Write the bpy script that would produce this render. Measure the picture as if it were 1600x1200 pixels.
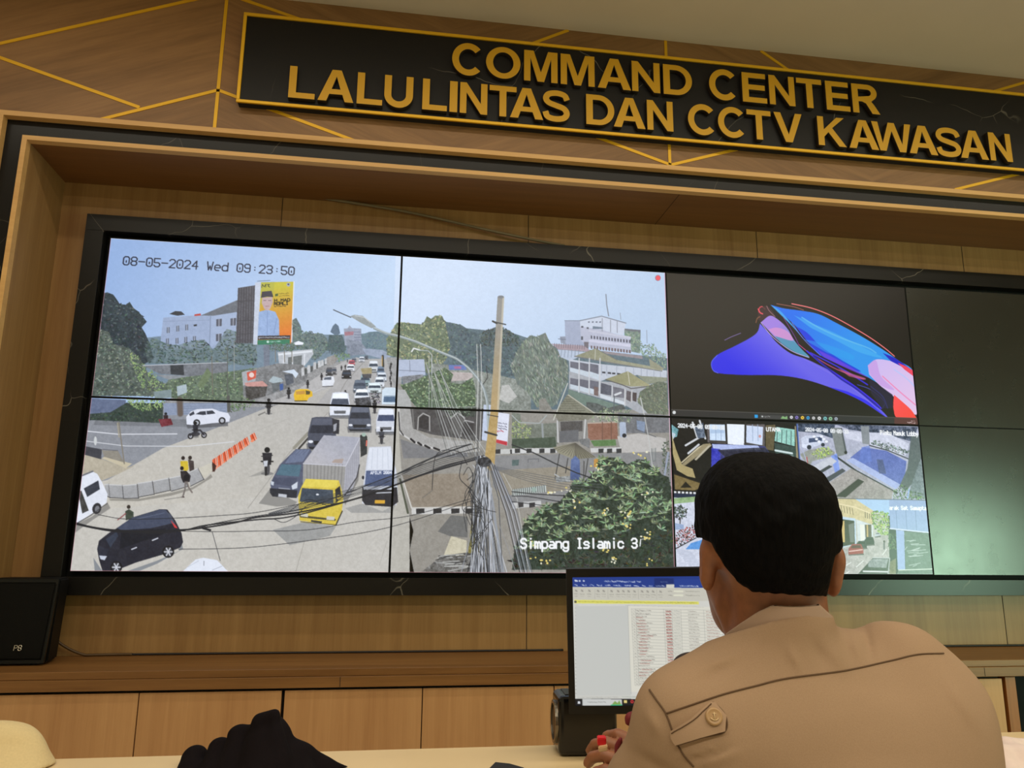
import bpy, bmesh, math, random
import numpy as np
from mathutils import Vector, Matrix
from mathutils.bvhtree import BVHTree

for o in list(bpy.data.objects):
    bpy.data.objects.remove(o, do_unlink=True)
scene = bpy.context.scene
COL = scene.collection

# ------------------------------------------------------------------ camera
# world: x along the video wall, y into the wall (screens at y = 0), z up
FPX = 1221.0
CAM = np.array([1.2181, -3.3003, 1.131])
def _rot(a, b, c):
    ca, sa, cb, sb, cc, sc = np.cos(a), np.sin(a), np.cos(b), np.sin(b), np.cos(c), np.sin(c)
    Rz = np.array([[ca, -sa, 0], [sa, ca, 0], [0, 0, 1]])
    Rx = np.array([[1, 0, 0], [0, cb, -sb], [0, sb, cb]])
    Ry = np.array([[cc, 0, sc], [0, 1, 0], [-sc, 0, cc]])
    return Rz @ Rx @ Ry
ROT = _rot(-.1483, .2078, -.0089)
cam_d = bpy.data.cameras.new('camera')
cam_d.sensor_fit = 'HORIZONTAL'; cam_d.sensor_width = 36.0
cam_d.lens = FPX / 1600.0 * 36.0
cam_d.clip_start = 0.05; cam_d.clip_end = 60
cam = bpy.data.objects.new('camera', cam_d); COL.objects.link(cam)
_m = Matrix.Identity(4)
for r in range(3):
    _m[r][0] = ROT[r, 0]; _m[r][1] = ROT[r, 2]; _m[r][2] = -ROT[r, 1]; _m[r][3] = CAM[r]
cam.matrix_world = _m
scene.camera = cam

# ------------------------------------------------------------------ colour management
vs = scene.view_settings
vs.view_transform = 'Standard'; vs.look = 'None'; vs.exposure = 0.0; vs.gamma = 1.0
vs.use_curve_mapping = False

# ------------------------------------------------------------------ world and room lights
w = bpy.data.worlds.new('room_ambient'); scene.world = w; w.use_nodes = True
w.node_tree.nodes['Background'].inputs[0].default_value = (.9, .8, .6, 1)
w.node_tree.nodes['Background'].inputs[1].default_value = 0.02
def area(name, loc, size, power, color, rot=(0, 0, 0), spread=180):
    l = bpy.data.lights.new(name, 'AREA'); l.shape = 'RECTANGLE'
    l.size, l.size_y = size; l.energy = power; l.color = color; l.spread = math.radians(spread)
    o = bpy.data.objects.new(name, l); COL.objects.link(o)
    o.location = loc; o.rotation_euler = rot
    return o
WARM = (1.0, .92, .75)
area('ceiling_strip_front', (2.2, -1.35, 3.37), (6.4, .09), 31, WARM)      # two rows of LED strips over the desks
area('ceiling_strip_middle', (2.2, -2.75, 3.37), (6.4, .09), 54, WARM)
area('ceiling_strip_back', (2.2, -4.6, 3.37), (6.4, .25), 100, WARM)
area('green_side_light', (6.85, -3.75, 1.02), (1.05, 2.0), 28, (.62, 1.0, .70), rot=(0, math.radians(90), math.radians(-52)), spread=76)   # green area light added out of view, angled for the dark screen's reflection

# ------------------------------------------------------------------ pixel helpers (the photograph measured through its own camera)
def ray(px, py):
    return ROT @ np.array([(px - 800) / FPX, 1, (600 - py) / FPX])
def onY(px, py, y):
    d = ray(px, py); return CAM + d * (y - CAM[1]) / d[1]
def onZ(px, py, z):
    d = ray(px, py); return CAM + d * (z - CAM[2]) / d[2]
def at(px, py, dist):
    return CAM + ray(px, py) * dist
def loc(px, py, dist):                       # camera-aligned coordinates: right, forward, up
    return np.array([(px - 800) / FPX * dist, dist, (600 - py) / FPX * dist])
def to_world(P):
    return CAM + np.asarray(P) @ ROT.T

# ------------------------------------------------------------------ materials
def srgb(c):
    c = np.asarray(c, float) / 255.0
    return np.where(c <= .04045, c / 12.92, ((c + .055) / 1.055) ** 2.4)
def rgba(c):
    return (*[float(v) for v in srgb(c)], 1.0)
class NT:
    def __init__(s, name):
        s.m = bpy.data.materials.new(name); s.m.use_nodes = True
        s.t = s.m.node_tree; s.b = s.t.nodes['Principled BSDF']
    def n(s, kind, **kw):
        nd = s.t.nodes.new(kind)
        for k, v in kw.items():
            if k.startswith('i_'):
                key = k[2:]
                nd.inputs[int(key) if key.isdigit() else key.replace('_', ' ')].default_value = v
            else:
                setattr(nd, k, v)
        return nd
    def l(s, a, b): s.t.links.new(a, b)
    def math(s, op, a, b=None, c=None):
        nd = s.n('ShaderNodeMath', operation=op)
        for i, v in enumerate((a, b, c)):
            if v is None: continue
            if isinstance(v, (int, float)): nd.inputs[i].default_value = v
            else: s.l(v, nd.inputs[i])
        return nd.outputs[0]
    def ramp(s, fac, stops):
        nd = s.n('ShaderNodeValToRGB'); e = nd.color_ramp.elements
        while len(e) < len(stops): e.new(.5)
        for i, (p, c) in enumerate(stops):
            e[i].position = p; e[i].color = c
        s.l(fac, nd.inputs[0]); return nd.outputs[0]
    def bump(s, h, strength, dist=.002):
        nd = s.n('ShaderNodeBump', i_Strength=strength, i_Distance=dist)
        s.l(h, nd.inputs['Height']); s.l(nd.outputs[0], s.b.inputs['Normal'])
def plain(name, col, rough=.6, metal=0.0, spec=.5, noise=0.0, bump=0.0, nscale=60):
    k = NT(name); k.b.inputs['Base Color'].default_value = rgba(col)
    k.b.inputs['Roughness'].default_value = rough; k.b.inputs['Metallic'].default_value = metal
    k.b.inputs['Specular IOR Level'].default_value = spec
    if noise or bump:
        tc = k.n('ShaderNodeTexCoord'); nz = k.n('ShaderNodeTexNoise', i_Scale=nscale, i_Detail=5.0)
        k.l(tc.outputs['Object'], nz.inputs['Vector'])
        c = np.asarray(col, float)
        k.l(k.ramp(nz.outputs[0], [(.3, rgba(c * (1 - noise))), (.7, rgba(np.minimum(c * (1 + noise), 255)))]), k.b.inputs['Base Color'])
        if bump: k.bump(nz.outputs[0], bump)
    return k.m
def wood(name, light, dark, grain='z', rough=.42, chevron=False, seed=0.0, spec=.35):
    """laminate with long fine grain; the grain runs along one object axis"""
    k = NT(name); tc = k.n('ShaderNodeTexCoord'); sp = k.n('ShaderNodeSeparateXYZ'); k.l(tc.outputs['Object'], sp.inputs[0])
    x, y, z = sp.outputs
    cx = k.n('ShaderNodeCombineXYZ')
    if chevron:
        pp = k.math('PINGPONG', k.math('ADD', x, -.447 + 1.918 * 4), .959)
        v = k.math('ADD', z, k.math('MULTIPLY', pp, .40))
        k.l(k.math('MULTIPLY', v, 22), cx.inputs[0]); k.l(k.math('MULTIPLY', x, 1.7), cx.inputs[1])
        k.l(k.math('MULTIPLY', y, 12), cx.inputs[2])
    else:
        sc = {'x': (1.3, 30, 30), 'z': (26, 26, 1.1), 'y': (30, 1.3, 30)}[grain]
        for i, a in enumerate((x, y, z)):
            k.l(k.math('MULTIPLY_ADD', a, sc[i], seed), cx.inputs[i])
    n1 = k.n('ShaderNodeTexNoise', i_Scale=1.0, i_Detail=4.0, i_Roughness=.6, i_Distortion=.4); k.l(cx.outputs[0], n1.inputs['Vector'])
    v2 = k.n('ShaderNodeVectorMath', operation='SCALE'); v2.inputs['Scale'].default_value = 4.2; k.l(cx.outputs[0], v2.inputs[0])
    n2 = k.n('ShaderNodeTexNoise', i_Scale=1.0, i_Detail=3.0, i_Roughness=.7); k.l(v2.outputs[0], n2.inputs['Vector'])
    v3 = k.n('ShaderNodeVectorMath', operation='SCALE'); v3.inputs['Scale'].default_value = .22; k.l(cx.outputs[0], v3.inputs[0])
    n3 = k.n('ShaderNodeTexNoise', i_Scale=1.0, i_Detail=2.0); k.l(v3.outputs[0], n3.inputs['Vector'])
    f = k.math('ADD', k.math('MULTIPLY', n1.outputs[0], .5), k.math('ADD', k.math('MULTIPLY', n2.outputs[0], .22), k.math('MULTIPLY', n3.outputs[0], .28)))
    k.l(k.ramp(f, [(.34, rgba(dark)), (.64, rgba(light))]), k.b.inputs['Base Color'])
    k.b.inputs['Roughness'].default_value = rough; k.b.inputs['Specular IOR Level'].default_value = spec
    k.bump(n2.outputs[0], .08, .001)
    return k.m
def marble(name, scale=1.0, rough=.33):
    k = NT(name); tc = k.n('ShaderNodeTexCoord')
    nz = k.n('ShaderNodeTexNoise', i_Scale=2.2 * scale, i_Detail=4.0); k.l(tc.outputs['Object'], nz.inputs['Vector'])
    mx = k.n('ShaderNodeVectorMath', operation='SCALE'); mx.inputs['Scale'].default_value = .28; k.l(nz.outputs['Color'], mx.inputs[0])
    ad = k.n('ShaderNodeVectorMath', operation='ADD'); k.l(tc.outputs['Object'], ad.inputs[0]); k.l(mx.outputs[0], ad.inputs[1])
    vo = k.n('ShaderNodeTexVoronoi', feature='DISTANCE_TO_EDGE', i_Scale=1.9 * scale); k.l(ad.outputs[0], vo.inputs['Vector'])
    n2 = k.n('ShaderNodeTexNoise', i_Scale=3.3 * scale, i_Detail=2.0); k.l(tc.outputs['Object'], n2.inputs['Vector'])
    vein = k.math('SUBTRACT', 1.0, k.math('SMOOTH_MIN', k.math('MULTIPLY', vo.outputs['Distance'], 300), 1.0, .2))
    gate = k.n('ShaderNodeMapRange', i_1=.46, i_2=.60); k.l(n2.outputs[0], gate.inputs[0])
    fac = k.math('MULTIPLY', k.math('MAXIMUM', vein, 0.0), gate.outputs[0])
    k.l(k.ramp(fac, [(0.0, (.0085, .0075, .0065, 1)), (1.0, (.16, .14, .11, 1))]), k.b.inputs['Base Color'])
    k.b.inputs['Roughness'].default_value = rough; k.b.inputs['Specular IOR Level'].default_value = .22
    return k.m

# ------------------------------------------------------------------ object helpers
def link(name, me, mat=None, parent=None, smooth=False):
    o = bpy.data.objects.new(name, me); COL.objects.link(o)
    if mat is not None:
        for m in (mat if isinstance(mat, (list, tuple)) else [mat]): me.materials.append(m)
    if parent is not None: o.parent = parent
    if smooth and len(me.polygons):
        me.polygons.foreach_set('use_smooth', np.ones(len(me.polygons), bool))
    return o
def origin(o):
    v = Vector((0, 0, 0))
    while o is not None: v += o.location; o = o.parent
    return v
def obj(name, bm, mat=None, parent=None, smooth=False, at_=None):
    """link a bmesh as one object; its origin is moved to at_ when given (parts stay at the thing's origin)"""
    me = bpy.data.meshes.new(name)
    if at_ is not None: bmesh.ops.translate(bm, verts=bm.verts, vec=-Vector(at_))
    elif parent is not None: bmesh.ops.translate(bm, verts=bm.verts, vec=-origin(parent))
    bmesh.ops.recalc_face_normals(bm, faces=bm.faces)
    bm.to_mesh(me); bm.free()
    o = link(name, me, mat, parent, smooth)
    if at_ is not None: o.location = at_
    return o
def thing(name, label, cat, loc_=(0, 0, 0), group=None):
    o = bpy.data.objects.new(name, None); COL.objects.link(o)
    o.location = loc_; o.empty_display_size = .05
    return tag(o, label, cat, group)
def tag(o, label, cat, group=None):
    o['label'] = label; o['category'] = cat
    if group: o['group'] = group
    return o
def struct(o, label=None, cat=None):
    o['kind'] = 'structure'
    if label: o['label'] = label
    if cat: o['category'] = cat
    return o
def box(bm, lo, hi, bevel=0.0, seg=2):
    r = bmesh.ops.create_cube(bm, size=1.0)
    lo, hi = np.minimum(lo, hi), np.maximum(lo, hi)
    for v in r['verts']:
        v.co = Vector([(lo[i] + hi[i]) / 2 + v.co[i] * (hi[i] - lo[i]) for i in range(3)])
    if bevel:
        es = list({e for v in r['verts'] for e in v.link_edges})
        bmesh.ops.bevel(bm, geom=es, offset=bevel, segments=seg, profile=.5, affect='EDGES')
    return bm
def bx(lo, hi, bevel=0.0, seg=2):
    return box(bmesh.new(), lo, hi, bevel, seg)
def prism(bm, pts, axis, a, b):
    """polygon (2-D points in the two other axes) extruded along axis from a to b"""
    def mk(p, t):
        q = list(p); q.insert(axis, t); return q
    v0 = [bm.verts.new(mk(p, a)) for p in pts]; v1 = [bm.verts.new(mk(p, b)) for p in pts]
    bm.faces.new(v0); bm.faces.new(v1[::-1]); n = len(pts)
    for i in range(n): bm.faces.new((v0[i], v0[(i + 1) % n], v1[(i + 1) % n], v1[i]))
    return bm
def tube(bm, pts, r, seg=8, caps=True):
    pts = [Vector(p) for p in pts]; n = len(pts)
    rs = r if isinstance(r, (list, tuple)) else [r] * n
    rings = []; up = Vector((0, 0, 1)); last = None
    for i, p in enumerate(pts):
        t = (pts[min(i + 1, n - 1)] - pts[max(i - 1, 0)]).normalized()
        if last is None:
            s = t.cross(up if abs(t.dot(up)) < .9 else Vector((1, 0, 0))).normalized()
        else: s = (last - t * last.dot(t)).normalized()
        last = s; q = t.cross(s)
        rings.append([bm.verts.new(p + (s * math.cos(2 * math.pi * k / seg) + q * math.sin(2 * math.pi * k / seg)) * rs[i]) for k in range(seg)])
    for i in range(n - 1):
        for k in range(seg):
            bm.faces.new((rings[i][k], rings[i][(k + 1) % seg], rings[i + 1][(k + 1) % seg], rings[i + 1][k]))
    if caps: bm.faces.new(rings[0][::-1]); bm.faces.new(rings[-1])
    return bm
def curve_pts(ctrl, n=8):
    """Catmull-Rom through control points"""
    c = [np.asarray(p, float) for p in ctrl]; c = [2 * c[0] - c[1]] + c + [2 * c[-1] - c[-2]]; out = []
    for i in range(1, len(c) - 2):
        for t in np.linspace(0, 1, n, endpoint=False):
            a, b, d, e = c[i - 1], c[i], c[i + 1], c[i + 2]
            out.append(.5 * ((2 * b) + (-a + d) * t + (2 * a - 5 * b + 4 * d - e) * t * t + (-a + 3 * b - 3 * d + e) * t ** 3))
    out.append(c[-2]); return out

# ------------------------------------------------------------------ implicit surfaces (bodies, cloth): distance fields polygonised by surface nets
def smin(a, b, k):
    h = np.clip(.5 + .5 * (b - a) / k, 0, 1); return b + (a - b) * h - k * h * (1 - h)
def s_caps(P, a, b, ra, rb):
    a, b = np.asarray(a), np.asarray(b); d = b - a; t = np.clip(((P - a) @ d) / (d @ d + 1e-12), 0, 1)
    return np.linalg.norm(P - a - t[:, None] * d, axis=1) - (ra + (rb - ra) * t)
def s_ell(P, c, r, p=2.0, M=None):
    q = P - np.asarray(c)
    if M is not None: q = q @ M
    r = np.asarray(r, float)
    k = (np.abs(q / r) ** p).sum(1) ** (1 / p)
    g = np.sqrt(((q / r ** 2) ** 2).sum(1)) + 1e-9
    return k * (k - 1) / g if p == 2.0 else (k - 1) * r.min()
def wob(P, f, seed=0):
    """cheap smooth 3-D noise, about -1..1"""
    rs = np.random.RandomState(seed); out = np.zeros(len(P))
    for i in range(6):
        d = rs.normal(size=3); d /= np.linalg.norm(d)
        out += np.sin(P @ d * f * rs.uniform(.6, 1.6) + rs.uniform(0, 6.3))
    return out / 3.0
def nets(f, lo, hi, h):
    lo = np.asarray(lo, float); hi = np.asarray(hi, float)
    n = np.ceil((hi - lo) / h).astype(int) + 1
    ax = [lo[i] + h * np.arange(n[i]) for i in range(3)]
    V = np.empty(n, np.float32)
    for i in range(n[0]):
        yy, zz = np.meshgrid(ax[1], ax[2], indexing='ij')
        V[i] = f(np.stack([np.full(yy.size, ax[0][i]), yy.ravel(), zz.ravel()], 1)).reshape(n[1], n[2])
    S = V < 0; m = n - 1; cnt = np.zeros(m, np.uint8)
    sl = lambda A, o: A[o[0]:o[0] + m[0], o[1]:o[1] + m[1], o[2]:o[2] + m[2]]
    cs = [(i, j, k) for i in (0, 1) for j in (0, 1) for k in (0, 1)]
    for o in cs: cnt += sl(S, o)
    act = (cnt > 0) & (cnt < 8); idx = -np.ones(m, np.int64); ids = np.argwhere(act); idx[act] = np.arange(len(ids))
    acc = np.zeros((len(ids), 3)); num = np.zeros(len(ids))
    corner = {o: V[ids[:, 0] + o[0], ids[:, 1] + o[1], ids[:, 2] + o[2]].astype(float) for o in cs}
    for o in cs:
        for a in range(3):
            if o[a]: continue
            q = list(o); q[a] = 1; q = tuple(q); va, vb = corner[o], corner[q]
            cr = (va < 0) != (vb < 0); t = np.where(cr, va / np.where(cr, va - vb, 1), 0)
            p = np.tile(np.array(o, float), (len(ids), 1)); p[:, a] += t
            acc += np.where(cr[:, None], p, 0); num += cr
    verts = lo + h * (ids + acc / num[:, None]); faces = []
    for a in range(3):
        b, c = (a + 1) % 3, (a + 2) % 3
        s0 = [slice(None)] * 3; s1 = [slice(None)] * 3; s0[a] = slice(0, -1); s1[a] = slice(1, None)
        e = np.argwhere(S[tuple(s0)] != S[tuple(s1)]); sg = S[tuple(s0)][tuple(e.T)]
        ok = (e[:, b] > 0) & (e[:, c] > 0) & (e[:, b] < m[b]) & (e[:, c] < m[c]); e, sg = e[ok], sg[ok]
        def cell(db, dc):
            q = e.copy(); q[:, b] -= db; q[:, c] -= dc; return idx[tuple(q.T)]
        Q = np.stack([cell(1, 1), cell(0, 1), cell(0, 0), cell(1, 0)], 1)
        Q[~sg] = Q[~sg][:, ::-1]; faces.append(Q)
    return verts, np.concatenate(faces)
def grid_mesh(name, verts, faces):
    me = bpy.data.meshes.new(name); k = faces.shape[1]
    me.vertices.add(len(verts)); me.vertices.foreach_set('co', np.ascontiguousarray(verts, np.float32).ravel())
    me.loops.add(faces.size); me.loops.foreach_set('vertex_index', np.ascontiguousarray(faces, np.int32).ravel())
    me.polygons.add(len(faces)); me.polygons.foreach_set('loop_start', np.arange(0, faces.size, k, dtype=np.int32))
    me.update(calc_edges=True); return me
# ================================================================== MATERIALS OF THE PLACE
M_WOODV = wood('oak_laminate_upright', (158, 121, 75), (133, 97, 56), 'z')
M_CAB = wood('oak_laminate_cabinet', (190, 145, 97), (168, 122, 78), 'z', seed=3.1)
M_WOODH = wood('oak_laminate_lengthwise', (136, 95, 51), (103, 67, 31), 'x')
M_SOFF = wood('brown_laminate_soffit', (128, 86, 46), (112, 74, 38), 'x', seed=7.7)
M_FASC = wood('brown_laminate_chevron', (146, 108, 68), (112, 80, 48), chevron=True)
M_EDGE = wood('pale_edge_band', (214, 170, 108), (194, 148, 90), 'x', seed=1.7)
M_MARB = marble('black_marble', 1.0, .30)
M_SIGN = marble('black_marble_sign', .9, .40)
M_CEIL = plain('painted_plaster', (210, 196, 174), .9, noise=.01, nscale=3)
M_WALL = plain('painted_wall', (205, 198, 176), .9, noise=.02, nscale=3)
M_FLOOR = plain('floor_tile', (205, 198, 184), .5, noise=.03, nscale=2)
M_GOLD = plain('gold_strip', (220, 168, 20), .42, metal=.25)
M_GOLDL = plain('gold_letter_face', (190, 142, 8), .42, metal=.2)
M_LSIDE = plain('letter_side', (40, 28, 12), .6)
M_BLACK = plain('black_plastic', (14, 14, 15), .35)
M_BLKM = plain('black_matt', (6, 6, 6), .7, spec=.2)
M_SEAM = plain('dark_gap', (22, 15, 9), .9)

# ================================================================== ROOM SHELL
XL, XR, YB, ZC = -2.6, 7.0, -6.4, 3.40
N0, N1 = -.229, 5.084            # niche opening, left and right
NT_, FY, BY = 2.655, -.30, .06   # niche top, front of the niche edge, back board of the niche
struct(obj('floor', bx((XL, YB, -.1), (XR, .3, 0)), M_FLOOR))
struct(obj('ceiling', bx((XL, YB, ZC), (XR, .3, ZC + .1)), M_CEIL))
struct(obj('wall_left', bx((XL - .1, YB, 0), (XL, .3, ZC)), M_WALL))
struct(obj('wall_right', bx((XR, YB, 0), (XR + .1, .3, ZC)), M_WALL))
struct(obj('wall_back', bx((XL, YB - .1, 0), (XR, YB, ZC)), M_WALL))
struct(obj('wall_front', bx((XL, .2, 0), (XR, .3, ZC)), M_WALL))
# upper wall above the niche, with its gold inlay strips
fasc = struct(obj('wall_fascia', bx((XL, -.28, 2.74), (XR, .2, ZC)), M_FASC), 'wood panelled wall with gold inlay lines above the screens', 'wall')
def strip(a, b, w=.013):
    a, b = np.array(a), np.array(b); d = (b - a) / np.linalg.norm(b - a); nrm = np.array([-d[1], d[0]]) * w / 2
    return prism(bmesh.new(), [tuple(a + nrm), tuple(b + nrm), tuple(b - nrm), tuple(a - nrm)], 1, -.2825, -.279)
STR = [((-.42, 3.055), (.427, 3.399)), ((-.42, 3.018), (.155, 2.843)), ((.447, 2.77), (.447, 3.399)), ((0.0, 2.77), (.447, 2.95)),
       ((.447, 2.95), (1.02, 2.77)), ((.455, 3.395), (1.16, 3.2)), ((1.55, 3.21), (1.91, 3.399)), ((2.361, 2.785), (2.361, 3.399)),
       ((2.82, 3.399), (3.11, 3.21)), ((1.75, 2.975), (2.365, 2.785)), ((2.365, 2.785), (2.95, 2.977)), ((3.55, 3.14), (4.2, 3.385)),
       ((3.74, 2.78), (4.30, 2.955)), ((4.283, 2.77), (4.283, 3.399)), ((4.283, 2.95), (4.87, 2.77)), ((4.3, 3.395), (5.2, 3.05))]
for i, (a, b) in enumerate(STR):
    struct(obj('trim_%d' % (i + 1), strip(a, b), M_GOLD))
# niche: back board, side boards, soffit, pale edges and the black marble band round it
struct(obj('wall_niche', bx((N0, BY, .60), (N1, .2, 2.70)), M_WOODV), 'upright oak grain board behind the screens', 'wall')
k = bmesh.new()
for sx, sz in ((.679, 2.49), (1.791, .715), (2.917, 2.49), (4.022, .715)):
    box(k, (sx - .0013, BY - .0012, sz), (sx + .0013, BY + .001, 2.655))
struct(obj('trim_17', k, M_SEAM))
struct(obj('wall_niche_left', bx((N0 - .02, FY + .031, .60), (N0, BY + .02, NT_ + .02)), M_WOODV), 'left side board of the screen niche', 'wall')
struct(obj('wall_niche_right', bx((N1, FY + .031, .60), (N1 + .02, BY + .02, NT_ + .02)), M_WOODV), 'right side board of the screen niche', 'wall')
sof = struct(obj('ceiling_niche', bx((N0, FY + .031, NT_), (N1, BY + .02, NT_ + .02)), M_SOFF), 'brown soffit board over the screens', 'ceiling')
k = bmesh.new(); box(k, (2.4035, FY + .033, NT_ - .0008), (2.4055, BY, NT_ + .001)); struct(obj('trim_18', k, M_SEAM))
def frame_ring(x0, x1, z1, wd, ya, yb, zb=.0):
    b = bmesh.new()
    box(b, (x0 - wd, ya, zb), (x0, yb, z1 + wd)); box(b, (x1, ya, zb), (x1 + wd, yb, z1 + wd)); box(b, (x0, ya, z1), (x1, yb, z1 + wd)); return b
struct(obj('trim_19', frame_ring(N0, N1, NT_, .018, FY - .004, FY + .03, .60), M_EDGE), 'pale edge of the niche opening', 'trim')
struct(obj('trim_20', frame_ring(N0 - .018, N1 + .018, NT_ + .018, .068, FY + .012, FY + .05), M_MARB), 'black marble band round the niche', 'trim')
struct(obj('trim_21', frame_ring(N0 - .086, N1 + .086, NT_ + .086, .020, FY - .022, FY + .05), M_EDGE), 'outer pale edge of the marble band', 'trim')
struct(obj('wall_side_marble', bx((XL, -.27, 0), (N0 - .107, .2, 2.741)), M_MARB), 'black marble wall left of the niche', 'wall')
struct(obj('wall_side_marble_right', bx((N1 + .107, -.27, 0), (XR, .2, 2.741)), M_MARB), 'black marble wall right of the niche', 'wall')

# ================================================================== LEDGE AND BASE CABINETS
LZ = .715
led = thing('ledge', 'long wooden ledge below the video wall with lengthwise grain', 'ledge', (N0, -.36, .652))
obj('ledge_top', bx((N0, -.355, LZ - .025), (N1, BY, LZ), .0015), M_WOODH, led)
obj('ledge_front', bx((N0, -.362, .653), (N1, -.340, LZ - .0255), .0015), M_WOODH, led)
for sx in (1.06, 2.3, 3.555, 4.6): obj('joint', bx((sx - .001, -.3626, .655), (sx + .001, -.3615, LZ - .027)), M_SEAM, led)
cab_x = [N0, .396, .868, 1.348, 1.824, 2.30, 2.775, 3.25, 3.64]
where = ['far left below the black loudspeaker', 'second from left, behind the black cloth', 'third from left, right of the wide dark gap', 'left of the computer monitor, fourth from left',
         'behind the left half of the monitor', 'hidden behind the monitor and seated man', 'hidden behind the back of the seated man', 'far right, beside the dark opening']
for i in range(8):
    x0, x1 = cab_x[i], cab_x[i + 1]
    g0 = .0055 if i == 2 else .0017
    c = thing('base_cabinet', 'oak base cabinet under the ledge, ' + where[i], 'cabinet', ((x0 + x1) / 2, -.30, 0), 'base cabinets under the ledge')
    obj('carcass', bx((x0 + .0005, -.325, .02), (x1 - .0005, BY - .005, .648)), M_SEAM, c)
    obj('door', bx((x0 + g0, -.347, .05), (x1 - (.0055 if i == 1 else .0017), -.327, .643), .0012), M_CAB, c)
    obj('plinth', bx((x0 + .001, -.315, 0), (x1 - .001, -.30, .02)), M_SEAM, c)
e = thing('end_panel', 'reddish wooden end panel at the right edge of the cabinets', 'panel', (3.672, -.3, 0))
obj('board', bx((3.655, -.345, .0), (3.70, BY - .005, .648), .001), wood('reddish_edge', (150, 92, 44), (120, 70, 30), 'z'), e)
obj('opening_back', bx((3.70, -.05, 0), (4.5, BY - .005, .648)), M_BLKM, e)

# ================================================================== BLACK MARBLE SURROUND OF THE VIDEO WALL
SW, SH, SZ0 = 1.2138, .6826, 1.030
SX1, SZ1 = 4 * SW, SZ0 + 2 * SH
fr = thing('screen_surround', 'black veined marble frame around the eight screens', 'frame', (0, BY, .944))
MY = -.026
for nm, lo, hi in (('top_rail', (-.09, MY, SZ1 + .018), (SX1 + .09, BY, 2.484)), ('bottom_rail', (-.09, MY, .944), (SX1 + .09, BY, SZ0 - .018)),
                   ('side_rail', (-.09, MY, SZ0 - .018), (-.018, BY, SZ1 + .018)), ('side_rail', (SX1 + .018, MY, SZ0 - .018), (SX1 + .09, BY, SZ1 + .018))):
    obj(nm, bx(lo, hi, .0008, 1), M_MARB, fr)
obj('backing', bx((-.0175, .028, SZ0 - .0175), (SX1 + .0175, BY, SZ1 + .0175)), M_BLKM, fr)

# ================================================================== SIGN BOARD WITH RAISED LETTERS
sg = thing('sign_board', 'black marble sign reading COMMAND CENTER LALULINTAS DAN CCTV KAWASAN in gold', 'sign', (2.37, -.28, 2.876))
SGX0, SGX1, SGZ0, SGZ1, SGY = .531, 4.205, 2.878, 3.287, -.325
obj('panel', bx((SGX0 + .012, SGY + .004, SGZ0 + .012), (SGX1 - .012, SGY + .012, SGZ1 - .012)), M_SIGN, sg)
obj('backing', bx((SGX0 + .004, SGY + .0122, SGZ0 + .004), (SGX1 - .004, -.2805, SGZ1 - .004)), M_SEAM, sg)
for lo, hi in (((SGX0, SGZ1 - .013), (SGX1, SGZ1)), ((SGX0, SGZ0), (SGX1, SGZ0 + .013)), ((SGX0, SGZ0 + .0132), (SGX0 + .013, SGZ1 - .0132)), ((SGX1 - .013, SGZ0 + .0132), (SGX1, SGZ1 - .0132))):
    obj('frame_strip', bx((lo[0], SGY - .004, lo[1]), (hi[0], SGY + .005, hi[1]), .0012, 1), M_GOLD, sg)
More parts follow.
